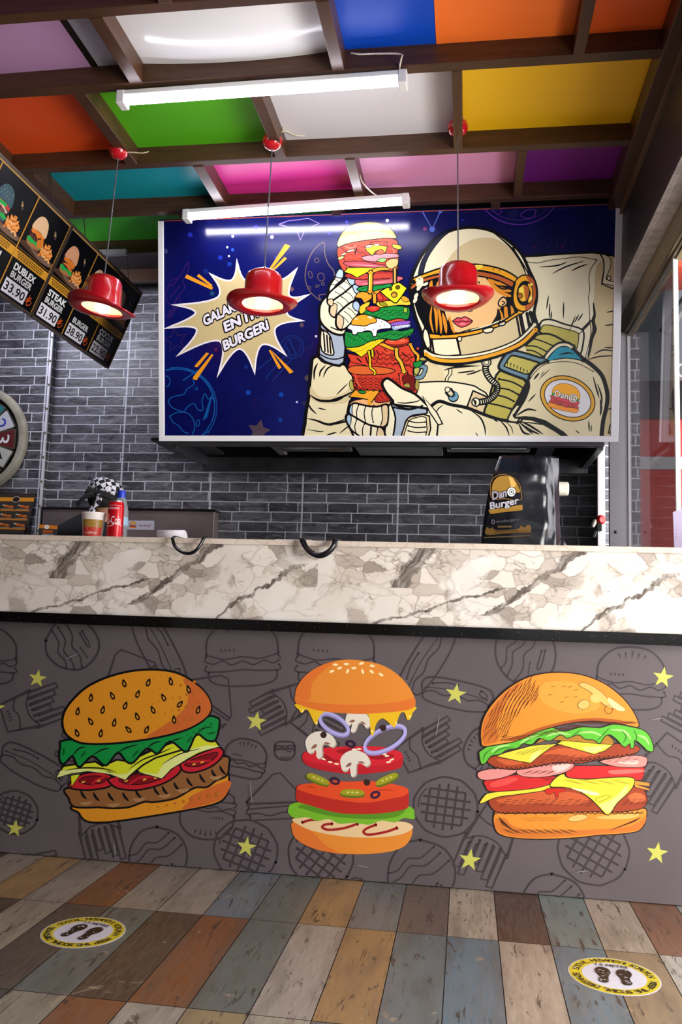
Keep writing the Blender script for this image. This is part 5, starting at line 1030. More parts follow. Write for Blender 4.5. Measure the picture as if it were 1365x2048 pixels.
A.poly([(528, 740), (545, 732), (575, 724), (590, 730), (580, 750), (545, 756)], C1, K, 6); A.poly([(620, 706), (655, 690), (655, 708), (630, 716)], C1, K, 6); A.ell(398, 790, 12, 14, 0, C1, K, 5)
A.line([(200, 862), (250, 898), (330, 912), (450, 905), (600, 872), (740, 812), (832, 722)], K, 44); A.line([(200, 858), (250, 884), (330, 894), (450, 888), (600, 856), (735, 796), (828, 706)], C1, 12); A.line([(205, 874), (250, 902), (330, 916), (450, 910), (600, 877), (745, 818), (832, 735)], AU, 19)
# ear disc
A.ell(765, 530, 74, 108, 6, K, n=36); A.ell(764, 530, 66, 100, 6, AU, n=36)
A.poly([(775, 432), (815, 450), (832, 520), (820, 590), (780, 628), (770, 600), (800, 540), (800, 480)], BRN, k=4); A.ell(768, 530, 46, 72, 6, K, n=30); A.ell(762, 530, 32, 50, 6, 'e8b838', K, 4, n=24)
A.poly([(765, 485), (785, 500), (790, 540), (775, 575), (768, 530)], BRN); A.ell(748, 512, 14, 16, 0, 'f0da50', n=10); A.ell(742, 545, 14, 16, 0, 'a8641e', K, 3, n=12)
A.poly([(790, 470), (812, 500), (812, 560), (795, 590), (785, 570), (800, 530), (785, 490)], 'e8a830', K, 4, k=3); A.ell(806, 480, 9, 8, 0, 'f4e070', n=8); A.ell(803, 560, 8, 16, 10, 'f4e070', n=8)
A.line([(712, 470), (700, 560), (722, 640)], K, 8)
bb = bmesh.new(); hexa(bb, [SP(u0+.01, v0+.01, -.02), SP(u1-.01, v0+.01, -.02), SP(u1-.01, v0+.01, 0), SP(u0+.01, v0+.01, 0), SP(u0+.01, v1-.005, -.02), SP(u1-.01, v1-.005, -.02), SP(u1-.01, v1-.005, 0), SP(u0+.01, v1-.005, 0)])
NAVY = m_noise('navy_printed_vinyl', '080b42', '0d1460', 2, .16)
A.done('printed_panel', sg, base=(bb, NAVY))
# ---------------------------------------------------------------- extractor hood behind the sign
hd = empty('extractor_hood', (-.4, 4.1, 1.585), 'dark metal extractor hood mounted behind the astronaut sign', 'hood')
bm = bmesh.new(); xa, xb = SP(u0, 0).x+.03, SP(u1, 0).x-.05; zt = 2.58; zb = 1.60
ym = 3.84
# shell: four thin walls, open below
box(bm, xa, xa+.012, ym, YW-.02, zb, zt); box(bm, xb-.012, xb, ym, YW-.02, zb, zt); box(bm, xa, xb, YW-.035, YW-.02, zb, zt); box(bm, xa, xb, ym, YW-.02, zt-.012, zt)
box(bm, xa, xb, ym-.02, ym, zb, 1.9)
mesh('shell', bm, M_DARK, hd)
bm = bmesh.new(); yr = 4.34
box(bm, xa, xb, yr, yr+.03, zb-.045, zb+.03); box(bm, xa, xa+.03, ym, yr, zb-.02, zb+.03); box(bm, xb-.03, xb, ym, yr, zb-.02, zb+.03); box(bm, xa, xb, ym-.03, ym+.02, zb-.008, zb+.02)
mesh('rim', bm, m_noise('grey_hood_steel', '45464b', '5a5b60', 4, .3, .7, .45), hd, bevel=.002)
def filt(px0, px1, h, ms):
    a = U(px0, 900, 1, 4.1).x; b = U(px1, 900, 1, 4.1).x
    bm = bmesh.new(); box(bm, a, b, 3.9, 4.28, zb+.03, zb+.045); mesh('filter_panel', bm, ms, hd, bevel=.002)
filt(330, 428, 0, mat('3f4144', .4, .6)); filt(545, 560, 0, M_ALU); filt(712, 885, 0, mat('9aa0a0', .35, .5)); filt(1075, 1110, 0, mat('2a2b30', .4, .6))
for a, b in ((562, 704), (895, 1060)):
    xa_, xb_ = U(a, 900, 1, 4.1).x, U(b, 900, 1, 4.1).x
    bm = bmesh.new(); box(bm, xa_, xb_, 4.05, 4.12, zb+.02, zb+.05); mesh('light_cover', bm, m_noise('clear_diffuser', '6c706c', 'a9ada6', 9, .12, .3), hd)
    bm = bmesh.new(); tube(bm, [(xa_+.02, 4.03, zb+.02), (xb_-.02, 4.03, zb+.02)], .008, 8); mesh('chrome_rod', bm, mat('d0d2cc', .12, 1), hd)
# ---------------------------------------------------------------- tube lights
def tube_light(p0, p1, y0, z, label, cable, dia=.021, E=20):
    a = U(*p0, 2, z); b = U(*p1, 2, z)
    d = (b-a).normalized(); L = (b-a).length; c = (a+b)/2
    e2 = Vector((0, 0, 1)); e1 = d.cross(e2).normalized()
    r = empty('tube_light', (c.x, c.y, c.z+.03), label, 'tube light')
    bm = bmesh.new(); obox(bm, c+e2*.016, d, e1, e2, L/2-.005, .024, .009); mesh('housing', bm, M_WHITE, r, bevel=.003)
    for s in (-1, 1):
        bm = bmesh.new(); obox(bm, c+d*s*(L/2-.014)+e2*.002, d, e1, e2, .015, .026, .024); mesh('end_cap', bm, M_WHITE, r, bevel=.004)
    bm = bmesh.new(); pr = []
    for s in (-1, 1):
        q = c+d*s*(L/2-.028); pr.append([bm.verts.new(q+e1*dia*1.08*math.cos(t)-e2*dia*math.sin(t)+e2*.007) for t in [math.pi*i/10 for i in range(11)]])
    for i in range(10): bm.faces.new([pr[0][i], pr[0][i+1], pr[1][i+1], pr[1][i]])
    bm.faces.new([pr[0][0], pr[1][0], pr[1][10], pr[0][10]])
    mesh('diffuser', bm, mat('f4f1ff', .4, emit=E), r, smooth=True)
    if cable:
        bm = bmesh.new(); tube(bm, cr([tuple(q) for q in cable], False, 6), .0028, 6); mesh('cable', bm, mat('cfc4b4', .5), r, smooth=True)
    return r
zt_ = 2.565
tube_light((238, 202), (815, 161), 0, zt_, 'bright white tube light under the ceiling, the nearer and longer-looking of the two', [U(812, 148, 2, 2.59), U(800, 140, 2, 2.595), U(803, 118, 2, 2.60), U(802, 108, 2, 2.62), U(760, 107, 2, 2.63), U(722, 108, 2, 2.63), U(703, 106, 2, 2.64)])
tube_light((369, 434), (819, 402), 0, 2.56, 'white tube light just above the top edge of the astronaut sign', [U(770, 400, 2, 2.58), U(745, 385, 2, 2.59), U(726, 365, 2, 2.60), U(720, 350, 2, 2.62)], E=34)
# ---------------------------------------------------------------- hat-shaped pendants
M_RED = m_noise('glossy_red_enamel', 'a00f18', 'b4141c', 3, .22); M_RED.node_tree.nodes['Principled BSDF'].inputs['Coat Weight'].default_value = .4
M_ROSE = mat('b81420', .15, coat=.6)
YP = 3.0
def pendant(rose, crown, rx, ry, roll, fold, label, cabs):
    R0 = U(*rose, 1, YP); T0 = U(*crown, 1, YP)
    r = empty('pendant_lamp', tuple(T0), label, 'pendant lamp', 'red hat lamps hanging over the counter')
    bm = bmesh.new(); lathe(bm, [(0, -.032), (.014, -.031), (.028, -.024), (.037, -.009), (.039, .004), (.035, .016), (.024, .026), (0, .03)], (R0.x, R0.y, R0.z+.004), 28)
    mesh('ceiling_rose', bm, M_ROSE, r, smooth=True)
    bm = bmesh.new(); tube(bm, [(R0.x, R0.y, R0.z-.028), (T0.x, T0.y, T0.z-.002)], .0026, 8); mesh('cord', bm, mat('4a4a52', .5), r)
    for cb in cabs:
        bm = bmesh.new(); tube(bm, cr([tuple(U(*q[:2], 1, YP+q[2])) for q in cb], False, 6), .0024, 6); mesh('loose_wire', bm, mat('cdbfa4', .5), r, smooth=True)
    M = Matrix.Rotation(math.radians(rx), 4, 'X'); tr_ = math.tan(math.radians(roll))
    H = .130
    def sh(q): return Vector((q.x, q.y, q.z-q.x*tr_*min(1, max(0, (-q.z-.03)/(H-.03)))**1.3))
    bm = bmesh.new()
    lathe(bm, [(0, 0), (.024, -.001), (.050, -.006), (.064, -.016), (.0695, -.030), (.0705, -.07), (.0715, -.108), (.080, -H), (.078, -H-.001)], tuple(T0), 40, M, fn=sh)
    mesh('crown', bm, M_RED, r, smooth=True)
    def brimf(q):
        rr = math.hypot(q.x, q.y); t = max(0, (rr-.078)/.05); a = math.atan2(q.y, q.x)
        k = .016*t*t*(math.cos(2*(a-math.radians(fold[1]))))*fold[0]
        s = 1.0
        if fold[2]:
            s = 1+fold[2]*t*max(0, -math.cos(a))**6
            k += fold[3]*t*max(0, -math.cos(a))**4
        return Vector((q.x*s*1.02, q.y*.97, q.z+k-q.x*tr_))
    bm = bmesh.new()
    pr = [(.0755, -H+.007), (.084, -H+.003), (.098, -H+.002), (.113, -H+.004), (.124, -H+.009), (.1275, -H+.011), (.128, -H+.008), (.124, -H+.004), (.112, -H-.002), (.098, -H-.005), (.084, -H-.005), (.0765, -H-.002), (.0755, -H+.007)]
    lathe(bm, pr, tuple(T0), 56, M, fn=brimf); mesh('brim', bm, M_RED, r, smooth=True)
    bm = bmesh.new(); lathe(bm, [(.0772, -H-.001), (.0695, -.107), (.066, -.06), (.058, -.024), (.035, -.016), (0, -.014)], tuple(T0), 36, M, fn=sh); mesh('lining', bm, mat('f6dcb4', .6), r, smooth=True)
    bm = bmesh.new(); lathe(bm, [(0, -.02), (.014, -.02), (.016, -.075), (0, -.075)], tuple(T0), 20); mesh('lamp_holder', bm, M_WHITE, r)
    bm = bmesh.new(); lathe(bm, [(0, -.143), (.014, -.142), (.024, -.136), (.028, -.124), (.028, -.085), (.018, -.072), (0, -.072)], tuple(T0), 24); mesh('bulb', bm, mat('ffe9cf', .4, emit=7), r, smooth=True)
pendant((237, 304), (209, 554), -2, 0, 10, (1.0, 70, 0, 0), 'red hat-shaped pendant lamp in front of the hanging menu boards', [[(250, 304, 0), (270, 305, 0), (285, 306, 0), (298, 303, 0)]])
pendant((545, 285), (529, 543), -2, 0, 2, (.6, 35, .05, -.006), 'red hat-shaped pendant lamp in front of the slogan burst, its brim pulled to a point', [[(560, 268, 0), (571, 262, .02), (600, 272, .06), (650, 266, .1), (690, 268, .12)], [(555, 265, 0), (556, 245, 0), (563, 232, 0), (568, 245, 0), (567, 262, 0)]])
pendant((916, 257), (917, 529), -2, 0, 0, (.7, 0, 0, 0), 'red hat-shaped pendant lamp in front of the astronaut helmet', [[(927, 238, 0), (932, 225, 0), (928, 213, 0)]])
# ---------------------------------------------------------------- menu boards
zTop, zBot, xTop, xBot = 2.5, 2.102, -1.766, -1.926
MH = math.hypot(zTop-zBot, xTop-xBot); MU = Vector((xTop-xBot, 0, zTop-zBot)).normalized(); MN = Vector((MU.z, 0, -MU.x))
def MP(u, v, off=0): return Vector((xBot, 0, zBot))+Vector((0, 1, 0))*u+MU*v+MN*off     # u along y, v up the board
# artwork units: millimetres along y and down from the top edge
def MF(x, y, off=0): return MP(x/1000, MH-y/1000, off)
HH = MH*1000
GD = 'c08a34'
def board(y0, y1, cells, label):
    r = empty('menu_board', tuple(MP((y0+y1)/2, MH)), label, 'menu board', 'hanging menu boards')
    A = Art(MF, rough=.3, step=6e-6, spec=.25, base=2e-4)
    for cy0, cy1, kind, l1, l2, price in cells:
        w = cy1-cy0; cx = cy0*1000; W_ = w*1000
        X = lambda q: cx+q*W_/280
        A.poly([(cx, 236), (cx+W_, 236), (cx+W_, 272), (cx, 272)], 'c8902c', sm=False)
        A.poly([(cx, 226), (cx+W_, 226), (cx+W_, 230), (cx, 230)], '6a4c20', sm=False)
        for k in range(3):
            x = 22+k*7
            while x < 235:
                l = 8+(x*7+k*13) % 15; A.line([(X(x), 244+k*9), (X(min(238, x+l)), 244+k*9)], '6b4a18', 3.2, sm=False); x += l+5
        # wooden board, burger and chips
        A.poly([(X(8), 196), (X(60), 184), (X(160), 190), (X(272), 192), (X(272), 212), (X(180), 222), (X(60), 214), (X(8), 208)], '4a3226', k=3)
        A.poly([(X(80), 196), (X(200), 198), (X(268), 196), (X(260), 214), (X(160), 216)], '70594a', k=3)
        bunc, pat = {'black': ('3d5560', '5a4a48'), 'dub': ('d8b28a', '4a2622'), 'steak': ('cf9470', '2e2220'), 'x': ('c8a888', '5a3226'), 'last': ('c4a480', '7a4a2a')}[kind]
        A.poly([(X(38), 180), (X(40), 160), (X(90), 158), (X(140), 162), (X(146), 184), (X(100), 194), (X(55), 192)], bunc if kind == 'black' else 'a06a40')
        A.poly([(X(34), 168), (X(50), 158), (X(80), 162), (X(110), 158), (X(140), 164), (X(152), 172), (X(130), 180), (X(100), 174), (X(70), 182), (X(45), 178)], '2aa048', k=3)
        A.poly([(X(42), 130), (X(90), 126), (X(142), 130), (X(148), 150), (X(120), 162), (X(70), 162), (X(38), 152)], pat)
        A.poly([(X(40), 128), (X(90), 120), (X(146), 128), (X(140), 140), (X(120), 136), (X(100), 148), (X(80), 136), (X(55), 140)], 'd87a2c' if kind != 'black' else 'c83030', k=3)
        for i in range(9): A.ell(X(50+i*11), 146+(i*7 % 14), 5, 4, 20, '7a5048' if i % 2 else '2a1614', n=7)
        if kind == 'dub': A.poly([(X(110), 150), (X(150), 138), (X(156), 165), (X(125), 178)], 'c87428', k=3)
        if kind == 'steak':
            for i in range(2): A.poly([(X(46), 138+i*14), (X(90), 130+i*14), (X(146), 142+i*16), (X(120), 150+i*12), (X(80), 142+i*13)], 'd0702c', k=3)
        if kind == 'black': A.line([(X(46), 142), (X(90), 136), (X(138), 150)], 'd8c8b0', 6); A.line([(X(60), 130), (X(120), 128)], '2aa048', 8)
        A.poly([(X(40), 124), (X(42), 92), (X(66), 62), (X(98), 54), (X(132), 66), (X(150), 96), (X(150), 126), (X(96), 118)], bunc)
        for i in range(14): A.ell(X(60+(i*29 % 76)), 70+(i*17 % 36), 2.2, 1.6, 0, 'f0dcc0' if kind != 'black' else '9ab0b8', n=6)
        for i in range(34):
            x = 160+(i*37 % 92); y = 196-(i*23 % 62)*(1-abs(x-200)/110)
            a = (i*53 % 90)-45; T = loc(X(x), y, 1, a); A.poly(T([(-11, -4), (11, -4), (11, 4), (-11, 4)]), ('d8843a', 'e09a50', 'c0662a', 'e8b070')[i % 4], sm=False)
        for i in range(3): A.ell(X(200+i*7), 74+i*9, 8, 7, i*30, ('6a5a4a', 'a88a60', '4a4040')[i], n=9)
        if l1: A.text(l1, (X(40), 314), (X(208 if len(l1) > 4 else 190), 314), (0, -28), 'd8dadc', .045)
        if l2: A.text(l2, (X(40), 348), (X(206), 348), (0, -26), 'c4c6c8', .04)
        if price:
            A.poly([(X(22), 358), (X(200), 358), (X(200), HH-10), (X(22), HH-10)], 'd4d2dc', sm=False)
            A.text(price, (X(32), HH-22), (X(188), HH-22), (0, -(HH-22-370)), '15151a', .019)
            x = X(222); y = HH-18
            A.line([(x, y-44), (x, y-6), (x+10, y-2), (x+24, y-10), (x+30, y-24)], 'c85018', 4); A.line([(x-14, y-24), (x+18, y-38)], 'c85018', 3.5); A.line([(x-14, y-13), (x+18, y-27)], 'c85018', 3.5)
        for e in (cx+.8, cx+W_-1.2): A.line([(e, 4), (e, HH-4)], GD, 2.6, sm=False)
    A.line([(y0*1000, 3), (y1*1000, 3)], 'b08a50', 4, sm=False)
    bm = bmesh.new(); hexa(bm, [MP(y0, 0, -.012), MP(y1, 0, -.012), MP(y1, 0, 0), MP(y0, 0, 0), MP(y0, MH, -.012), MP(y1, MH, -.012), MP(y1, MH, 0), MP(y0, MH, 0)])
    A.done('printed_face', r, base=(bm, mat('07080c', .35, spec=.25)))
    bm = bmesh.new()
    for a, b, c, d in ((y0, y1, -.012, 0), (y0, y1, MH, MH+.012), (y0-.006, y0, -.012, MH+.012), (y1, y1+.006, -.012, MH+.012)):
        hexa(bm, [MP(a, c, -.02), MP(b, c, -.02), MP(b, c, .006), MP(a, c, .006), MP(a, d, -.02), MP(b, d, -.02), MP(b, d, .006), MP(a, d, .006)])
    mesh('frame', bm, mat('4c4038', .4, .3), r)
    for y in (y0+.15, y1-.15):
        bm = bmesh.new(); tube(bm, [tuple(MP(y, MH, -.008)), (MP(y, MH).x-.03, y, ZP)], .0025, 6); mesh('hanging_wire', bm, mat('55504a', .4, .6), r)
board(2.565, 3.403, [(2.565, 2.845, 'x', '', 'BURGER', ''), (2.845, 3.125, 'black', 'BACON', 'BURGER', ''), (3.125, 3.403, 'dub', 'DUBLEX', 'BURGER', '33.90')], 'hanging black menu board pricing the DUBLEX BURGER, nearer of the two')
board(3.422, 4.235, [(3.422, 3.695, 'steak', 'STEAK', 'BURGER', '31.90'), (3.695, 3.965, 'x', '', 'BURGER', '38.90'), (3.965, 4.235, 'last', 'ÇOCUK', 'BURGER', '22.90')], 'hanging black menu board pricing the STEAK BURGER, the farther one')
# unlit batten lamp at the back
a = U(205, 500, 2, 2.60); b = U(255, 499, 2, 2.60)
mesh('batten_lamp', B(-2.1, b.x, a.y-.01, a.y+.02, 2.572, 2.60), mat('8f8c92', .4), label='unlit grey batten lamp at the back of the ceiling behind the menu boards', cat='lamp', bevel=.003)
# ---------------------------------------------------------------- wall clock
YK = YW-PD-.03; cc = U(-48, 878, 1, YK); rad = (U(54, 872, 1, YK)-cc).x
r = empty('wall_clock', tuple(cc), 'round retro wall clock with coloured number plates on the tiled pier', 'clock')
RX = Matrix.Rotation(math.radians(90), 4, 'X')
def ck(prof, name, m_, n=48, off=0, smooth=True):
    bm = bmesh.new(); lathe(bm, prof, (cc.x, cc.y+off, cc.z), n, RX); return mesh(name, bm, m_, r, smooth=smooth)
ck([(rad*.86, -.02), (rad*.86, .012), (rad*.9, .02), (rad*.97, .018), (rad, .006), (rad, -.02)], 'rim', m_noise('worn_cream_rim', '8f897a', 'b0aa9a', 7, .5))
ck([(0, -.02), (rad*.87, -.02), (rad*.87, -.014), (0, -.014)], 'back', mat('17161a', .6))
ck([(0, .004), (rad*.2, .004), (rad*.2, -.014)], 'hub', mat('a8a496', .5))
pc = {12: ('b8b4a8', '2a2a2a'), 1: ('1f6f78', 'e8e8e8'), 2: ('b8b8c4', '2a3aa0'), 3: ('5a1c20', 'd8d8e0'), 4: ('b0b0ac', '1a1a1a'), 5: ('8a8a88', '7a2020'), 6: ('c0b060', '202020'), 7: ('6a2a20', 'e0e0e0'), 8: ('a0a8a0', '203a30'), 9: ('304a6a', 'e0e0e0'), 10: ('b8a890', '4a2020'), 11: ('b4b4b8', '202a60')}
for n_, (pcol, tcol) in pc.items():
    th = math.radians(90-30*n_); ra = Vector((math.cos(th), 0, math.sin(th))); ta = Vector((math.sin(th), 0, -math.cos(th)))
    fn = lambda x, y, off, ra=ra, ta=ta: Vector(cc)+ra*(y*rad)+ta*(x*rad)+Vector((0, -1, 0))*(.004+off)
    A = Art(fn, rough=.5, step=6e-6)
    A.poly([(-.085, .28), (-.06, .26), (.06, .26), (.085, .28), (.19, .74), (.17, .79), (-.17, .79), (-.19, .74)], '4a463c', sm=False)
    A.poly([(-.07, .29), (.07, .29), (.172, .74), (.155, .765), (-.155, .765), (-.172, .74)], pcol, sm=False)
    t_ = str(n_); w = .085 if len(t_) == 1 else .13
    A.text(t_, (-w, .40), (w, .40), (0, .27), tcol, .01)
    bm = bmesh.new(); q = [fn(x, y, 0) for x, y in ((-.085, .28), (.085, .28), (.19, .78), (-.19, .78))]; back = Vector((0, .008, 0))
    hexa(bm, [p+back for p in q]+[p for p in q])
    A.done('number_plate', r, base=(bm, mat('4a463c', .5)))
for an, ln_, w in ((75, .55, .02), (200, .42, .028)):
    th = math.radians(an); ra = Vector((math.cos(th), 0, math.sin(th))); ta = Vector((-math.sin(th), 0, math.cos(th)))
    bm = bmesh.new(); obox(bm, Vector(cc)+ra*ln_*rad/2+Vector((0, -.014, 0)), ra, ta, Vector((0, 1, 0)), ln_*rad/2, w*rad, .0015); mesh('hand', bm, mat('101012', .4), r)
# ---------------------------------------------------------------- steel back panel with its sticker
a = U(86, 1014, 1, 4.46); b = U(430, 1014, 1, 4.46)
r = empty('steel_cabinet', ((a.x+b.x)/2, 4.48, .0), 'low stainless steel kitchen cabinet against the back wall, with a white sticker', 'cabinet')
mesh('body', B(a.x, b.x, 4.46, YW-.004, 0, a.z-.012), m_noise('smudged_steel', '7d7072', '9c8c8c', 2.2, .2, .45, .34, stretch=(1, 1, 2)), r, bevel=.004)
mesh('top_edge', B(a.x-.005, b.x+.005, 4.452, YW-.004, a.z-.012, a.z), mat('3a3436', .3, .8), r)
PC = Plane((0, 4.459, 0), (0, -1, 0)); A = Art(PC, rough=.4)
A.poly([(254, 1041), (309, 1041.5), (308.5, 1060), (253.5, 1059)], 'cfcbdc', sm=False)
logo(A, (266, 1049.5), (6.5, .4), (.5, -6.5), lw=.03)
A.fr(0, 0, 1); A.text('"Fast Burger"', (277, 1053.5), (303, 1053), (1, -5), 'a02434', .01)
A.done('sticker', r)
# ---------------------------------------------------------------- things on the counter
ZT = 1.0662
def on(px, y, py=1075): return U(px, py, 1, y).x
def cyl_art(c, R_, z0, H_, ang0=-math.pi/2, slope=0.0, off0=0):
    """maps (u around in degrees from the front, v 0..1 up) onto an upright (or flared) cylinder"""
    def fn(x, y, off):
        t = ang0+math.radians(x); q = R_+slope*y+off+off0
        return Vector((c[0]+q*math.cos(t), c[1]+q*math.sin(t), z0+H_*y))
    return fn
# acrylic menu stand
x0, x1 = on(-45, 3.0), on(60, 3.0)
r = empty('menu_stand', ((x0+x1)/2, 3.02, ZT), 'small printed menu in a clear acrylic stand at the left end of the counter', 'menu stand')
bm = bmesh.new(); zt2 = U(40, 984, 1, 3.03).z
hexa(bm, [(x0, 3.0, ZT), (x1, 3.0, ZT), (x1, 3.003, ZT), (x0, 3.003, ZT), (x0, 3.05, zt2), (x1-.012, 3.05, zt2-.003), (x1-.012, 3.053, zt2-.003), (x0, 3.053, zt2)])
mesh('acrylic_sheet', bm, M_GLASS, r)
bm = bmesh.new(); tube(bm, cr([(x1-.002, 2.99, ZT+.004), (x1-.004, 3.0, ZT+.05), (x1-.012, 3.02, ZT+.07), (x1-.022, 3.01, ZT+.045), (x1-.018, 2.985, ZT+.004)], False, 6), .004, 8); mesh('stand_foot', bm, M_GLASS, r, smooth=True)
def LF(x, y, off=0):   # 0..1 across, 0..1 down
    p = Vector((x0+.004, 3.05, zt2-.004)).lerp(Vector((x1-.016, 3.05, zt2-.004)), x); d = Vector((0, -.044, -(zt2-ZT-.03)))
    return p+d*y+Vector((0, -.004-off, 0))
A = Art(LF, rough=.35, step=6e-6)
A.poly([(0, .1), (1, .1), (1, .2), (0, .2)], 'd8932c', sm=False); A.ell(.62, .15, .085, .075, 0, 'd8d0c8', n=20); A.ell(.62, .15, .075, .065, 0, '2a2422', n=20)
for j in range(3):
    for i in range(3):
        if j == 2 and i == 0: continue
        x = .12+.33*i; y = .32+.23*j
        for k in range(2):
            A.ell(x+.10*k, y+.02*k, .05, .03, 0, 'cc7430', n=12); A.poly([(x-.05+.1*k, y+.01+.02*k), (x+.05+.1*k, y+.01+.02*k), (x+.045+.1*k, y+.045+.02*k), (x-.045+.1*k, y+.045+.02*k)], '8a4a22', sm=False)
        A.line([(x-.09, y-.02), (x-.04, y-.02)], 'c8c0b8', .016, sm=False); A.line([(x-.1, y+.08), (x+.16, y+.08)], '8a8078', .014, sm=False)
    A.line([(.05, .42+.23*j), (.95, .43+.23*j)], 'b87a2c', .02, sm=False)
bm = bmesh.new(); q = [LF(0, 0), LF(1, 0), LF(1, 1), LF(0, 1)]; hexa(bm, [p+Vector((0, .001, 0)) for p in q]+q)
A.done('menu_sheet', r, base=(bm, mat('3a3634', .4)))
# card holder
xa_, xb_ = on(73, 3.0), on(113, 3.0)
r = empty('card_holder', ((xa_+xb_)/2, 3.0, ZT), 'clear card holder with an orange-topped card, between the acrylic menu and the paper cup', 'card holder')
mesh('tray', B(xa_, xb_, 2.985, 3.03, ZT, ZT+.022), M_GLASS, r, bevel=.002)
cz = U(90, 1049, 1, 3.01).z
def CFn(x, y, off=0): return Vector((xa_+.003+(xb_-xa_-.006)*x, 3.008-off, cz+(ZT+.003-cz)*y))
A = Art(CFn, rough=.4, step=6e-6); A.poly([(0, 0), (1, .06), (1, .3), (0, .24)], 'd8832c', sm=False); A.ell(.42, .16, .14, .14, 0, 'ece8e4', n=14); A.poly([(.2, .34), (.8, .36), (.75, .56), (.22, .56)], 'b05a24', sm=False); A.line([(.2, .66), (.85, .68)], 'd0ccd8', .05, sm=False)
bm = bmesh.new(); box(bm, xa_+.003, xb_-.003, 3.008, 3.010, ZT+.003, cz); A.done('card', r, base=(bm, mat('3c3c40', .4)))
# paper cup
YI = 3.02; c = (on(185, YI), YI)
r = empty('paper_cup', (c[0], c[1], ZT), 'white paper cup printed gold and red, left of the red can', 'cup')
zr = U(184, 1025, 1, YI-.04).z; Hc = zr-ZT
bm = bmesh.new(); lathe(bm, [(0, .004), (.031, .004), (.0335, .0), (.034, .006), (.0435, Hc-.004), (.0455, Hc-.004), (.0465, Hc), (.0455, Hc+.003), (.0435, Hc+.001), (.0415, Hc-.006), (.032, .01), (0, .01)], (c[0], c[1], ZT), 40)
mesh('body', bm, mat('e2dcd6', .5), r, smooth=True)
A = Art(cyl_art(c, .0342, ZT+.006, Hc-.012, slope=.0093, off0=.0004), rough=.45, step=6e-6)
def strip(A, a, b, y0, y1, col, n=12):
    for i in range(n): A.poly([(a+(b-a)*i/n, y0), (a+(b-a)*(i+1)/n, y0), (a+(b-a)*(i+1)/n, y1), (a+(b-a)*i/n, y1)], col, sm=False); A.z -= A.step
    A.z += A.step
strip(A, -38, 78, .50, .80, '9a7a24'); strip(A, -38, 78, .04, .50, 'c43228'); strip(A, -75, -66, .04, .78, 'b83a34', 3); strip(A, -62, -48, .1, .7, 'c0b4ac', 3)
A.ell(18, .52, 29, .205, 0, 'd8a8a0', n=24); A.ell(18, .52, 27, .19, 0, 'c84030', n=24); A.line([(-36, .5), (-8, .49)], 'e8d8d0', .035, sm=False); A.line([(44, .5), (60, .49)], 'e8d8d0', .035, sm=False)
A.poly([(-5, .50), (10, .56), (30, .53), (42, .50), (25, .45), (5, .46)], 'f0e8e0'); A.text('Dan@Burger', (-22, .25), (50, .25), (0, .09), 'e8c0b4', .02); A.ell(60, .1, 6, .05, 0, 'b89a60', n=10)
A.done('printed_wrap', r)
# red cola can
c = (on(229, YI), YI); zr = U(229, 1003, 1, YI).z; Hc = zr-ZT; Rr = .0295
r = empty('drink_can', (c[0], c[1], ZT), 'tall slim red cola can with white script, standing in front of the bottle', 'drink can')
bm = bmesh.new(); lathe(bm, [(0, .008), (.02, .006), (.022, 0), (.024, .001), (Rr-.001, .012), (Rr, .018), (Rr, Hc-.018), (Rr-.001, Hc-.013), (.0255, Hc-.003), (.0258, Hc), (.0245, Hc+.001), (.0235, Hc-.004), (0, Hc-.004)], (c[0], c[1], ZT), 40)
mesh('body', bm, m_noise('red_can_metal', 'c4101c', 'd01420', 3, .25, .35), r, smooth=True)
bm = bmesh.new(); lathe(bm, [(.0245, Hc-.006), (.0262, Hc-.001), (.0262, Hc+.0008), (.0245, Hc+.0012), (.0235, Hc-.002), (0, Hc-.002)], (c[0], c[1], ZT), 32); mesh('lid', bm, mat('c0c0c4', .25, .9), r, smooth=True)
A = Art(cyl_art(c, Rr+.0003, ZT, Hc), rough=.3, step=6e-6)
A.text('ORIGINAL TASTE', (-52, .80), (45, .80), (0, .04), 'ead8dc', .02); strip(A, -60, 60, .885, .895, 'c8a0a0')
A.text('Coca-Cola', (-100, .44), (62, .44), (0, .19), 'f2ecee', .012); A.line([(-60, .43), (-20, .38), (30, .44), (70, .40)], 'f0e8ea', .015)
A.done('printed_label', r)
# water bottle behind the can
YB_ = 3.10; c = (on(238, YB_), YB_); zc = U(237, 981, 1, YB_).z; Hc = zc-ZT; Rr = .030
r = empty('water_bottle', (c[0], c[1], ZT), 'clear plastic water bottle with a blue cap behind the red can', 'bottle')
M_PET = NT('clear_bottle_plastic'); M_PET.b.inputs['Transmission Weight'].default_value = .8; M_PET.b.inputs['Base Color'].default_value = (.8, .87, .9, 1); M_PET.b.inputs['Roughness'].default_value = .12; M_PET.b.inputs['IOR'].default_value = 1.3; M_PET = M_PET.M
bm = bmesh.new(); lathe(bm, [(0, .004), (.02, .0), (.028, .004), (Rr, .014), (Rr, .06), (Rr-.002, .07), (Rr, .08), (Rr, Hc*.62), (Rr-.004, Hc*.70), (.020, Hc*.82), (.0125, Hc*.89), (.0125, Hc-.02), (0, Hc-.02)], (c[0], c[1], ZT), 36)
mesh('body', bm, M_PET, r, smooth=True)
bm = bmesh.new(); lathe(bm, [(.0152, Hc-.024), (.0155, Hc-.004), (.014, Hc), (0, Hc)], (c[0], c[1], ZT), 28); lathe(bm, [(.0165, Hc-.030), (.0165, Hc-.025), (.012, Hc-.025)], (c[0], c[1], ZT), 28); mesh('cap', bm, mat('1c3ab8', .4), r, smooth=True)
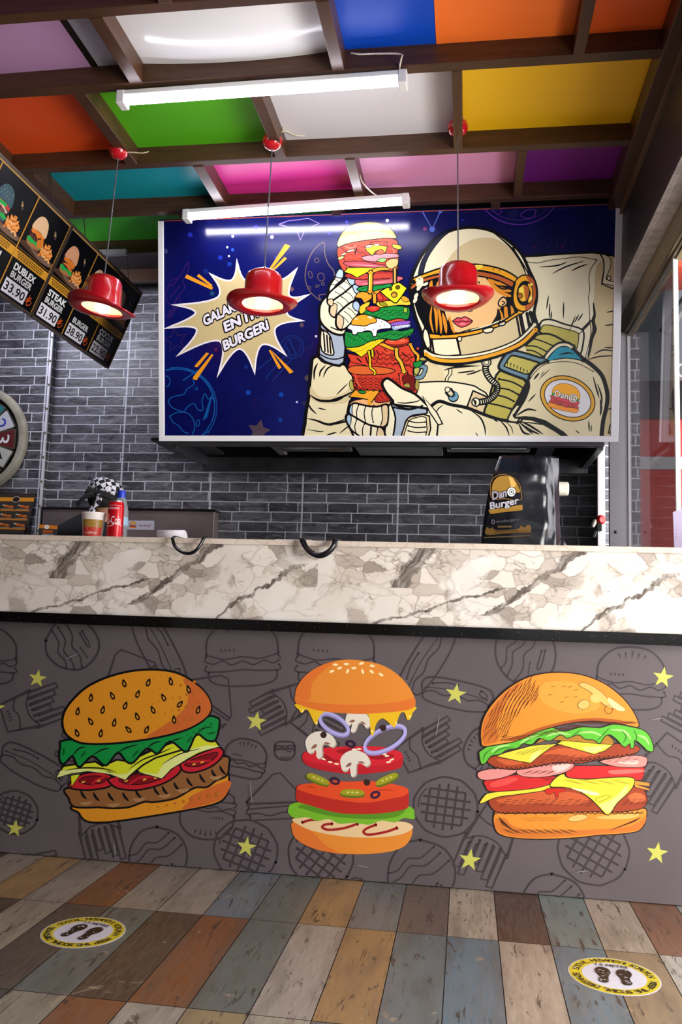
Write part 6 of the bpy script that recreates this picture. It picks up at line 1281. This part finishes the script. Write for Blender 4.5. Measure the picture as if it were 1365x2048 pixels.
A = Art(cyl_art(c, Rr+.0004, ZT, Hc), rough=.4, step=6e-6); strip(A, 20, 120, .34, .50, '8fb4c8'); A.poly([(30, .4), (45, .48), (60, .42), (48, .36)], '2a7ab0'); A.done('printed_label', r)
# receipt roll
c0 = U(323, 1072, 1, 2.98); c1 = U(374, 1072, 1, 2.98)
r = empty('receipt_roll', ((c0.x+c1.x)/2, 2.98, ZT), 'white curled till receipt lying on the counter near the first bag handle', 'paper')
bm = bmesh.new(); n = 20; L_ = []
for i in range(n+1):
    t = i/n; a = math.pi*1.25*t; L_.append((2.98-.022+.026*math.cos(a+.1), ZT+.020+.021*math.sin(a-.3)+.004*t))
g = [[bm.verts.new((x, y+.006*k, z-.002*k+(.004 if k else 0))) for k, x in enumerate((c0.x, c1.x))] for y, z in L_]
for i in range(n): bm.faces.new([g[i][0], g[i][1], g[i+1][1], g[i+1][0]])
o = mesh('curled_sheet', bm, mat('e9e7f0', .6), r, smooth=True); s_ = o.modifiers.new('thickness', 'SOLIDIFY'); s_.thickness = .0006
def RFn(x, y, off=0): return Vector((c0.x+(c1.x-c0.x)*x, 2.955-off, ZT+.008+.03*y))
for p0_, p1_, lab, y in (((439, 1071), (489, 1070), 'small white paper slip on the counter between the two hanging handles', 2.78), ((552, 1072), (607, 1071), 'white paper slip lying under the second hanging handle', 2.76)):
    a = U(*p0_, 1, y); b = U(*p1_, 1, y)
    mesh('paper_slip', B(a.x, b.x, y, y+.10, ZT, ZT+.004), mat('e8e6ee', .6), label=lab, cat='paper')
# crumpled translucent sheet
a = U(530, 1072, 1, 2.77); b = U(742, 1075, 1, 2.77)
bm = bmesh.new(); nx, ny = 30, 6; g = []
for j in range(ny+1):
    g.append([bm.verts.new((a.x+(b.x-a.x)*i/nx, 2.765+.14*j/ny+.012*math.sin(i*.9), ZT+.0012+.006*abs(noise.noise(Vector((i*.35, j*.6, 3))))*min(1, i/3, (nx-i)/3))) for i in range(nx+1)])
for j in range(ny):
    for i in range(nx): bm.faces.new([g[j][i], g[j][i+1], g[j+1][i+1], g[j+1][i]])
o = mesh('wrapping_sheet', bm, mat('dedad8', .35), smooth=True, label='crumpled white plastic sheet spread on the counter around the second handle', cat='plastic sheet'); s_ = o.modifiers.new('thickness', 'SOLIDIFY'); s_.thickness = .0008
# black ribbon handles hanging over the counter edge
def handle(pts, w, lab, y=2.712):
    """ribbon hanging over the edge; pts are (px, py, half width)"""
    bm = bmesh.new(); q = cr([(U(px, py, 1, y-dy).x, y-dy, U(px, py, 1, y-dy).z) for px, py, dy in pts], False, 6)
    q = [Vector(v) for v in q]
    top0 = Vector((q[0].x, 2.80, ZT+.0055)); top1 = Vector((q[-1].x, 2.80, ZT+.0055))
    q = [top0, Vector((q[0].x, 2.74, ZT+.0065))]+q+[Vector((q[-1].x, 2.74, ZT+.0065)), top1]
    n = len(q); V_ = []
    for i in range(n):
        t = (q[min(n-1, i+1)]-q[max(0, i-1)]).normalized(); f = i/(n-1)
        nrm = Vector((0, -1, .05)) if 2 < i < n-3 else Vector((0, 0, 1))
        tw = .6*math.sin(f*math.pi*2); s_ = t.cross(nrm).normalized()
        s_ = (s_*math.cos(tw)+nrm*math.sin(tw)).normalized()
        V_.append((bm.verts.new(q[i]+s_*w), bm.verts.new(q[i]-s_*w)))
    for i in range(n-1): bm.faces.new([V_[i][0], V_[i+1][0], V_[i+1][1], V_[i][1]])
    o = mesh('bag_handle', bm, M_PLAS, smooth=True, label=lab, cat='bag handle', group='black ribbon handles over the counter edge', autos=False); s_ = o.modifiers.new('thickness', 'SOLIDIFY'); s_.thickness = .0012; s_.offset = 0
M_PLAS = m_noise('black_glossy_plastic', '0c0c12', '181820', 5, .12, 0, .3)
handle([(345, 1076, 0), (350, 1092, .006), (362, 1103, .012), (378, 1107, .014), (392, 1101, .012), (402, 1088, .007), (408, 1076, 0)], .0055, 'black ribbon handle hanging over the counter edge below the till receipt')
handle([(605, 1079, 0), (612, 1094, .006), (624, 1106, .012), (640, 1111, .014), (656, 1105, .012), (668, 1092, .007), (672, 1079, 0)], .0095, 'wider black ribbon handle hanging over the middle of the counter edge')
# ---------------------------------------------------------------- black carrier bag with the shop's mark
YG = 3.02
r = empty('carrier_bag', (U(1040, 1075, 1, YG).x, YG+.06, ZT), 'glossy black carrier bag with a gold burger mark on the right of the counter', 'bag')
def bp(px, py, y): return U(px, py, 1, y)
def low(px, y): q = U(px, 1082, 1, y); return Vector((q.x, y, ZT+.001))
KT = [  # rows of points round the bag (front left, front ridge, front right, side fold, right back, back left), from bottom to top
    [low(962, YG), low(1020, YG-.01), low(1085, YG-.005), low(1112, YG+.03), low(1124, YG+.12), low(975, YG+.13)],
    [bp(968, 1040, YG), bp(1030, 1040, YG-.012), bp(1098, 1040, YG+.0), bp(1112, 1040, YG+.04), bp(1120, 1040, YG+.12), bp(982, 1040, YG+.12)],
    [bp(977, 985, YG+.005), bp(1035, 985, YG-.008), bp(1095, 985, YG+.015), bp(1108, 985, YG+.05), bp(1119, 985, YG+.11), bp(990, 985, YG+.1)],
    [bp(988, 945, YG+.01), bp(1040, 945, YG+.0), bp(1088, 945, YG+.02), bp(1106, 945, YG+.055), bp(1120, 945, YG+.1), bp(1000, 945, YG+.09)],
    [bp(1000, 912, YG+.03), bp(1042, 909, YG+.03), bp(1092, 911, YG+.035), bp(1104, 913, YG+.06), bp(1118, 917, YG+.085), bp(1012, 911, YG+.07)]]
bm = bmesh.new(); SUB = 6; rows_ = []
for j in range(4*SUB+1):
    jj = j/SUB; j0 = min(int(jj), 3); t = jj-j0; row = []
    base_ = [KT[j0][i].lerp(KT[j0+1][i], t) for i in range(6)]
    for i in range(6):
        for s_ in range(SUB): row.append(base_[i].lerp(base_[(i+1) % 6], s_/SUB))
    rows_.append(row)
vr = []
for j, row in enumerate(rows_):
    o_ = []
    for i, p in enumerate(row):
        front = i < SUB*1.4; amp = .0012 if front else .007
        if 0 < j: nn = noise.noise(p*22)*amp+noise.noise(p*60)*amp*.4; p = p+Vector((nn*.5, -nn if i < 3*SUB else nn, nn*.2 if j < 4*SUB else nn*1.2))
        o_.append(bm.verts.new(p))
    vr.append(o_)
for a, b in zip(vr, vr[1:]):
    for i in range(len(a)): bm.faces.new([a[i], a[(i+1) % len(a)], b[(i+1) % len(a)], b[i]])
bm.faces.new(vr[0][::-1]); bmesh.ops.recalc_face_normals(bm, faces=bm.faces)
o = mesh('body', bm, M_PLAS, r, smooth=True, autos=False); s_ = o.modifiers.new('thickness', 'SOLIDIFY'); s_.thickness = .0008
PBf = lambda x, y, off=0: None
def BF(px, py, off=0):
    # ride just in front of the printed face
    f = min(1, max(0, (1082-py)/170)); yy = YG-.014+.004*f+(.012*max(0, f-.45)); yy += .010*max(0, (1000-px)/40)
    p = U(px, py, 1, yy); return p+Vector((0, -.003-off, 0))
A = Art(BF, rough=.3, step=6e-6)
A.fr(950, 890, 6.5)
GDm = '9a742c'
A.poly([(205, 560), (215, 480), (270, 410), (350, 385), (430, 395), (520, 440), (585, 520), (600, 600), (610, 700), (540, 720), (400, 700), (230, 700)], None, '8a6428', 9)
A.poly([(225, 580), (240, 490), (300, 420), (370, 405), (440, 410), (520, 460), (570, 540), (580, 620), (420, 600), (240, 640)], GDm)
A.poly([(440, 405), (500, 435), (535, 500), (530, 545), (470, 550)], 'dca858', sm=False)
A.poly([(200, 840), (400, 820), (600, 780), (620, 820), (600, 850), (400, 870), (220, 895), (195, 870)], GDm, '8a6428', 5)
A.text('Dan', (235, 715), (415, 668), (-8, -105), 'a09ca8', .03, '0c0c10', .05)
A.ell(478, 612, 56, 62, 0, 'e8e8ea', K, 6, n=24); A.ell(478, 612, 30, 34, 0, None, K, 8, n=20); A.ell(480, 612, 12, 13, 0, K, n=12); A.line([(505, 600), (512, 640), (535, 640)], K, 8)
A.text('Burger', (205, 838), (572, 762), (-6, -88), 'b8b4c0', .03, '0c0c10', .05)
A.ell(240, 1000, 26, 32, 0, '5c5a60', n=16); A.ell(240, 1000, 13, 16, 0, '16161a', n=14); A.text('danoburgertr', (280, 1015), (580, 985), (-2, -38), '5c5a62', .01)
A.poly([(145, 1090), (165, 1070), (200, 1090), (235, 1070), (262, 1100), (400, 1105), (560, 1090), (600, 1050), (640, 1070), (690, 1040), (730, 1060), (730, 1130), (700, 1140), (420, 1150), (160, 1170)], '6e5220')
A.line([(300, 1065), (480, 1060)], '5a4420', 14, sm=False); A.line([(120, 1205), (730, 1180)], '5a4a2c', 9, sm=False); A.text('BURGER & FRIES', (275, 1135), (560, 1125), (-1, -30), '2a2010', .01)
A.done('printed_mark', r)
# wooden-white paper roll and a dark bundle beside the bag
a = U(1116, 975, 1, 3.24); b = U(1139, 975, 1, 3.24); zc = (U(1128, 962, 1, 3.24).z, U(1128, 990, 1, 3.24).z)
r2 = empty('paper_roll', (b.x-.02, 3.26, ZT), 'white paper roll standing on a dark holder behind the carrier bag', 'paper roll')
bm = bmesh.new(); M2 = Matrix.Rotation(math.radians(90), 4, 'Y'); lathe(bm, [(0, -.10), (.025, -.10), (.026, -.095), (.026, .016), (.022, .021), (0, .021)], (b.x-.021, 3.26, (zc[0]+zc[1])/2), 24, M2); mesh('roll', bm, mat('e2ded2', .6), r2, smooth=True)
bm = bmesh.new(); box(bm, b.x-.09, b.x-.07, 3.25, 3.27, ZT, zc[1]+.02); box(bm, b.x-.12, b.x-.03, 3.22, 3.30, ZT, ZT+.006); mesh('holder', bm, mat('1c1c20', .4), r2)
bm = bmesh.new(); cx_ = on(1118, 3.16); lathe(bm, [(0, 0), (.042, 0), (.045, .02), (.036, .05), (.018, .072), (0, .076)], (cx_, 3.17, ZT), 20, fn=lambda q: Vector((q.x+q.z*-.25, q.y*.8, q.z))+Vector((0, 0, 0)))
for v in bm.verts: v.co += Vector((.004*noise.noise(v.co*40), .004*noise.noise(v.co*41), .003*noise.noise(v.co*30) if v.co.z > ZT+.01 else 0))
mesh('folded_bag', bm, M_PLAS, smooth=True, label='small crumpled black plastic bundle at the right foot of the carrier bag', cat='plastic bundle', autos=False)
# white pipe with its red valve at the right of the back wall
xp = U(1203, 1000, 1, 4.27).x; wp_ = (U(1211, 1000, 1, 4.27)-U(1196, 1000, 1, 4.27)).x/2
r = empty('white_pipe', (xp, 4.27, 0), 'white boxed pipe rising in front of the right end of the back wall', 'pipe')
zt3 = U(1203, 895, 1, 4.27).z
bm = bmesh.new(); hexa(bm, [(xp-wp_, 4.26, 0), (xp+wp_, 4.26, 0), (xp+wp_, 4.285, 0), (xp-wp_, 4.285, 0), (xp-wp_, 4.26, zt3-.03), (xp+wp_, 4.26, zt3+.01), (xp+wp_, 4.285, zt3+.01), (xp-wp_, 4.285, zt3-.03)]); mesh('duct', bm, mat('b4b1b4', .4), r, bevel=.002)
vc = U(1202, 1042, 1, 4.2)
bm = bmesh.new(); lathe(bm, [(0, .016), (.014, .015), (.022, .006), (.024, -.004), (.018, -.014), (0, -.016)], (vc.x+.002, vc.y, vc.z+.006), 12, RX)
bmesh.ops.rotate(bm, verts=bm.verts, cent=vc, matrix=Matrix.Rotation(.3, 3, 'Z')); mesh('knob', bm, mat('b81a1c', .3), None, smooth=True); knob = COL.objects[-1]
bm = bmesh.new(); obox(bm, (vc.x-.006, vc.y+.02, vc.z-.03), Vector((1, 0, 0)), Vector((0, 1, 0)), Vector((0, 0, 1)), .012, .03, .018); obox(bm, (vc.x-.022, vc.y+.02, vc.z-.05), Vector((1, 0, 0)), Vector((0, 1, 0)), Vector((.3, 0, 1)).normalized(), .008, .012, .03); r3 = mesh('valve', bm, mat('17171a', .4), r, bevel=.003, label='black valve body with a round red knob'); _par(knob, r3)
bm = bmesh.new(); lathe(bm, [(0, -.022), (.008, -.018), (.011, 0), (.009, .018), (0, .022)], (vc.x-.030, vc.y, vc.z-.012), 12, Matrix.Rotation(.4, 4, 'Y')); mesh('handle', bm, mat('d4d0c8', .4), r3, smooth=True)
# ---------------------------------------------------------------- person bending behind the counter
def skin(name, nodes, edges, m_, parent, sub=2, root=0):
    me = bpy.data.meshes.new(name); me.from_pydata([n[:3] for n in nodes], edges, []); me.materials.append(m_)
    o = bpy.data.objects.new(name, me); COL.objects.link(o); _par(o, parent)
    md = o.modifiers.new('skin', 'SKIN'); md.use_smooth_shade = True
    for i, n in enumerate(nodes):
        sv = me.skin_vertices[0].data[i]; sv.radius = (n[3], n[4] if len(n) > 4 else n[3]); sv.use_root = (i == root)
    s_ = o.modifiers.new('sub', 'SUBSURF'); s_.levels = sub; s_.render_levels = sub
    return o
hx, hy, hz = U(210, 985, 1, 3.88)
pr = empty('person', (hx-.12, hy-.06, 0), 'person in black with a checkered headscarf bending down behind the counter, face turned away', 'person')
px_, py_ = hx-.13, hy-.02
N = [(px_, py_-.05, .92, .115, .10), (px_+.01, py_-.03, 1.0, .105, .085), (px_+.02, py_, 1.13, .12, .085), (px_+.04, py_+.02, 1.225, .085, .07), (hx-.015, hy+.01, hz-.135, .045), (hx-.005, hy+.012, hz-.075, .052), (hx, hy+.015, hz-.02, .072, .078), (hx+.002, hy+.01, hz+.035, .055, .06),
     # legs
     (px_-.085, py_-.02, .84, .075), (px_-.10, py_+.03, .46, .052), (px_-.11, py_-.03, .10, .036), (px_-.10, py_+.10, .035, .032, .026),
     (px_+.09, py_-.03, .84, .075), (px_+.11, py_+.05, .46, .052), (px_+.12, py_-.01, .10, .036), (px_+.13, py_+.12, .035, .032, .026)]
Ed = [(0, 1), (1, 2), (2, 3), (3, 4), (4, 5), (5, 6), (6, 7), (0, 8), (8, 9), (9, 10), (10, 11), (0, 12), (12, 13), (13, 14), (14, 15)]
def arm(sx, sh, el, wr, hd_):
    i0 = len(N); N.extend([sh+(.046,), el+(.034,), wr+(.023, .019), hd_+(.030, .014)]); Ed.extend([(3, i0), (i0, i0+1), (i0+1, i0+2), (i0+2, i0+3)])
    w = Vector(wr); h = Vector(hd_); d = (h-w).normalized(); s_ = d.cross(Vector((0, 0, 1))).normalized(); dn = Vector((0, 0, -1))
    for k, L_ in ((-1.5, .036), (-.5, .043), (.5, .041), (1.5, .033)):
        j = len(N); b = h+d*.030+s_*k*.018; m1 = b+d*L_*.6+dn*.006; e = m1+d*L_*.45+dn*.016
        N.extend([tuple(b)+(.0088,), tuple(m1)+(.008,), tuple(e)+(.0068,)]); Ed.extend([(i0+3, j), (j, j+1), (j+1, j+2)])
    j = len(N); b = w+d*.035+s_*sx*.026; e = b+d*.028+s_*sx*.016+dn*.008; f_ = e+d*.024
    N.extend([tuple(b)+(.010,), tuple(e)+(.009,), tuple(f_)+(.0075,)]); Ed.extend([(i0+2, j), (j, j+1), (j+1, j+2)])
arm(1, (px_-.08, py_+.06, 1.16), (px_-.10, py_+.22, .98), (px_+.02, py_+.36, .90), (px_+.07, py_+.41, .89))
arm(-1, (px_+.21, py_-.01, 1.12), (px_+.31, py_+.14, .96), (px_+.22, py_+.33, .90), (px_+.19, py_+.40, .89))
skin('body', N, Ed, mat('a87a5c', .55), pr)
Tn = [(px_, py_-.05, .93, .14, .12), (px_+.01, py_-.03, 1.01, .135, .11), (px_+.02, py_, 1.12, .15, .11), (px_+.035, py_+.02, 1.225, .11, .085), (hx-.03, hy+.01, hz-.12, .062),
      (px_-.08, py_+.06, 1.16, .068), (px_-.10, py_+.22, .98, .055), (px_+.0, py_+.34, .908, .04), (px_+.21, py_-.01, 1.12, .064), (px_+.31, py_+.14, .96, .052), (px_+.23, py_+.315, .907, .04)]
skin('shirt', Tn, [(0, 1), (1, 2), (2, 3), (3, 4), (3, 5), (5, 6), (6, 7), (3, 8), (8, 9), (9, 10)], m_noise('black_shirt_cloth', '0d0d11', '15151a', 8, .85), pr)
Ln = [(px_, py_-.05, .93, .135, .12), (px_-.085, py_-.02, .84, .09), (px_-.10, py_+.03, .46, .066), (px_-.11, py_-.03, .10, .056), (px_+.09, py_-.03, .84, .09), (px_+.11, py_+.05, .46, .066), (px_+.12, py_-.01, .10, .056)]
skin('trousers', Ln, [(0, 1), (1, 2), (2, 3), (0, 4), (4, 5), (5, 6)], mat('15151a', .85), pr)
for sx_, sy_ in ((-.11, -.05), (.12, -.03)): skin('shoe', [(px_+sx_, py_+sy_, .045, .045, .04), (px_+sx_+.01, py_+sy_+.17, .035, .042, .03)], [(0, 1)], mat('202024', .5), pr)
hr = bmesh.new(); bmesh.ops.create_icosphere(hr, subdivisions=3, radius=1)
for v in hr.verts: v.co = Vector((hx-.004, hy+.006, hz-.022))+Vector((v.co.x*.079, v.co.y*.086, v.co.z*.078))
bmesh.ops.delete(hr, geom=[v for v in hr.verts if v.co.z < hz-.085 or (v.co.y > hy+.05 and v.co.z < hz+.0)], context='VERTS')
mesh('hair', hr, mat('120e0c', .7), pr, smooth=True)
t = NT('black_and_white_check'); ck_ = t.n('ShaderNodeTexChecker'); t.L(t.coord((1, 1, 1)), ck_.inputs[0]); ck_.inputs['Scale'].default_value = 44
mp = t.n('ShaderNodeMapping'); mp.inputs['Rotation'].default_value = (.5, .6, .5); t.L(t.coord(), mp.inputs[0]); t.L(mp.outputs[0], ck_.inputs[0])
ck_.inputs['Color1'].default_value = rgb('dcdce8'); ck_.inputs['Color2'].default_value = rgb('0c0c10'); t.L(ck_.outputs[0], t.b.inputs['Base Color']); t.b.inputs['Roughness'].default_value = .8; M_CK = t.M
bm = bmesh.new(); Mt = Matrix.Rotation(math.radians(14), 4, 'Y') @ Matrix.Rotation(math.radians(-12), 4, 'X')
lathe(bm, [(.088, -.002), (.089, .02), (.084, .042), (.07, .062), (.048, .076), (.02, .083), (0, .084)], (hx-.004, hy+.008, hz-.012), 28, Mt)
for v in bm.verts: v.co += Vector((1, 0, .3))*.003*noise.noise(v.co*35)
sc = mesh('headscarf', bm, M_CK, pr, smooth=True); s_ = sc.modifiers.new('thickness', 'SOLIDIFY'); s_.thickness = .002
bm = bmesh.new(); lathe(bm, [(.086, -.028), (.091, -.024), (.0915, -.006), (.087, .004), (.086, -.028)], (hx-.004, hy+.008, hz-.014), 28, Mt); mesh('scarf_band', bm, mat('0a0a0d', .8), sc, smooth=True)
def ribbon(pts, w, m_, name):
    bm = bmesh.new(); q = [U(a, b, 1, y) for a, b, y in cr(pts, False, 4)]; V_ = []
    for i in range(len(q)):
        tt = (q[min(i+1, len(q)-1)]-q[max(0, i-1)]).normalized(); s_ = tt.cross(Vector((0, -1, 0))).normalized()
        V_.append((bm.verts.new(q[i]+s_*w), bm.verts.new(q[i]-s_*w)))
    for i in range(len(q)-1): bm.faces.new([V_[i][0], V_[i+1][0], V_[i+1][1], V_[i][1]])
    o = mesh(name, bm, m_, sc, smooth=True, autos=False); s_ = o.modifiers.new('thickness', 'SOLIDIFY'); s_.thickness = .003
ribbon([(188, 988, 3.765), (172, 992, 3.755), (160, 1003, 3.75), (153, 1010, 3.75)], .011, mat('0a0a0d', .8), 'scarf_tail')
ribbon([(198, 988, 3.765), (197, 1002, 3.755), (188, 1014, 3.75), (180, 1030, 3.745)], .014, M_CK, 'scarf_tail')
# ---------------------------------------------------------------- floor stickers
def sticker(px, py, rot, label, seed):
    c = U(px, py, 2, 0); rd = .106; random.seed(seed)
    r = empty('floor_sticker', (c.x, c.y, 0), label, 'floor sticker', 'social distance stickers on the floor')
    ca, sa = math.cos(math.radians(rot)), math.sin(math.radians(rot))
    fn = lambda x, y, off=0: Vector((c.x+(x*ca-y*sa)*rd, c.y+(x*sa+y*ca)*rd, .0006+off))
    A = Art(fn, rough=.35, step=6e-6, base=2e-4)
    A.ell(0, 0, .975, None, 0, 'd6c22c', n=56); A.ell(0, 0, .70, None, 0, 'd6d4e0', n=48)
    def ring_text(s, a0, a1, inward, rr=.775, h=.145):
        for i, chh in enumerate(s):
            if chh == ' ': continue
            a = math.radians(a0+(a1-a0)*(i+.5)/len(s)); 
            if inward: up = (math.cos(a), math.sin(a)); R0 = rr-.01
            else: up = (-math.cos(a), -math.sin(a)); R0 = rr+h-.01
            rt = (up[1], -up[0]); w = .062
            if chh in 'İI1.il': w = .025
            p = (math.cos(a)*R0, math.sin(a)*R0)
            A.text(chh, (p[0]-rt[0]*w, p[1]-rt[1]*w), (p[0]+rt[0]*w, p[1]+rt[1]*w), (up[0]*h, up[1]*h), '1a1a16', .02)
    ring_text('SOSYAL MESAFEYi KORUYUN', 172, 8, True)
    ring_text('KEEP THE SOClAL DlSTANCE', -8, -172, True)
    A.text('1.5 METRE', (-.36, .46), (.36, .46), (0, .13), '17171a', .02)
    for s_, X in ((1, -.24), (-1, .24)):
        q = [(-.02, .38), (.08, .36), (.15, .24), (.15, .08), (.09, -.08), (.09, -.22), (.12, -.34), (.07, -.44), (-.03, -.46), (-.10, -.38), (-.10, -.24), (-.12, -.08), (-.17, .06), (-.17, .22), (-.11, .34)]
        A.poly([(X+x*s_*-1, y) for x, y in q], '0e0b10')
        for _ in range(13):
            x, y = random.uniform(-.12, .12), random.uniform(-.4, .34); a = random.uniform(0, 180); l = random.uniform(.015, .05)
            if -.1 < x < .1: A.poly([(X+x-l, y), (X+x, y+l*.5), (X+x+l*.8, y+l*.2), (X+x, y-l*.4)], 'c8c6d2', sm=False)
    for _ in range(34):
        a = random.uniform(0, 6.28); q = random.uniform(.74, .97); l = random.uniform(.02, .07); x, y = q*math.cos(a), q*math.sin(a)
        A.line([(x-l, y-l*.6), (x+l, y+l*.6)], random.choice(('dcdce6', 'c8c4c0', 'b8a86a')), .018, taper=1)
    for _ in range(16):
        a = random.uniform(0, 6.28); q = random.uniform(0, .65); l = random.uniform(.02, .06); x, y = q*math.cos(a), q*math.sin(a)
        A.line([(x-l, y+l*.6), (x+l, y-l*.6)], 'b4b2c0', .01, taper=1)
    bm = bmesh.new(); lathe(bm, [(0, .0002), (rd, .0002), (rd, .0006), (0, .0006)], (c.x, c.y, 0), 56)
    A.done('printed_disc', r, base=(bm, mat('d8d6de', .4)))
sticker(167, 1864, -12, 'round yellow and white footprint sticker on the darker left part of the floor', 3)
sticker(1229, 1952, -4, 'round yellow and white footprint sticker at the bright lower right of the floor', 9)
# ---------------------------------------------------------------- street beyond the side window
def out(name, bm, m_, label, cat, **k): return mesh(name, bm, m_, label=label, cat=cat, **k)
mesh('ground_outside', B(XR+3.4, 12, -4, 12, -.06, -.02), mat('b5b0aa', .8), kind='structure', label='pale pavement outside')
r = empty('storefront', (3.2, 7.0, 0), 'red shop front across the passage, seen through the side window', 'shop front')
m_red = m_noise('red_facade', 'd03c34', 'e0483c', 1.5, .5)
mesh('facade', B(1.0, 6.5, 7.0, 7.3, 0, 2.75), m_red, r)
mesh('white_band', B(1.0, 6.5, 6.96, 7.0, 2.02, 2.12), mat('d8d8da', .5), r)
mesh('lower_counter', B(1.0, 6.5, 6.8, 7.0, 0, 1.25), mat('5c5458', .5), r)
bm = bmesh.new(); box(bm, 1.2, 3.4, 6.9, 6.96, 2.42, 2.72); mesh('name_board', bm, mat('1a1a1e', .4), r)
bx = U(1362, 740, 1, 6.9)
A = Art(Plane((0, 6.895, 0), (0, -1, 0)), rough=.4); A.line([(1372, 733), (1362, 729), (1357, 740), (1362, 752), (1372, 748)], 'd8d8dc', 4); A.done('letter', r)
bm = bmesh.new(); hexa(bm, [(.9, 5.4, 3.05), (6.5, 5.4, 3.05), (6.5, 7.0, 3.5), (.9, 7.0, 3.5), (.9, 5.4, 3.09), (6.5, 5.4, 3.09), (6.5, 7.0, 3.54), (.9, 7.0, 3.54)])
mesh('awning', bm, mat('e4573a', .6), r)
bm = bmesh.new(); tube(bm, [U(1330, 665, 1, 5.0), U(1400, 560, 1, 5.0)], .035, 8); mesh('awning_arm', bm, mat('3a3a3e', .5), r)
# notice standing on the counter at the window
a = U(1348, 1083, 1, 3.0); 
q = [U(1350, 1083, 1, 3.0), U(1440, 1084, 1, 2.96), U(1440, 990, 1, 2.98), U(1347, 1024, 1, 3.02)]
r = empty('notice', (q[0].x+.06, 3.0, ZT), 'pale lilac notice with red writing standing at the right end of the counter', 'notice')
bm = bmesh.new(); q[0].z = q[1].z = ZT; bk = Vector((0, .006, 0)); hexa(bm, [q[0], q[1], q[1]+bk, q[0]+bk, q[3], q[2], q[2]+bk, q[3]+bk])
nn_ = (q[1]-q[0]).cross(q[3]-q[0]); A = Art(Plane(q[0], nn_ if nn_.y < 0 else -nn_), rough=.5, base=3e-4)
A.poly([(1354, 1032), (1372, 1024), (1372, 1030), (1354, 1037)], 'd86a78', sm=False)
for i in range(5): A.line([(1353, 1043+i*8), (1372, 1041+i*8)], 'b89ac0', 2, sm=False)
A.done('printed_sheet', r, base=(bm, mat('cfc4e4', .5)))
# passer-by bag / coat shape just outside
bpy.context.view_layer.update()
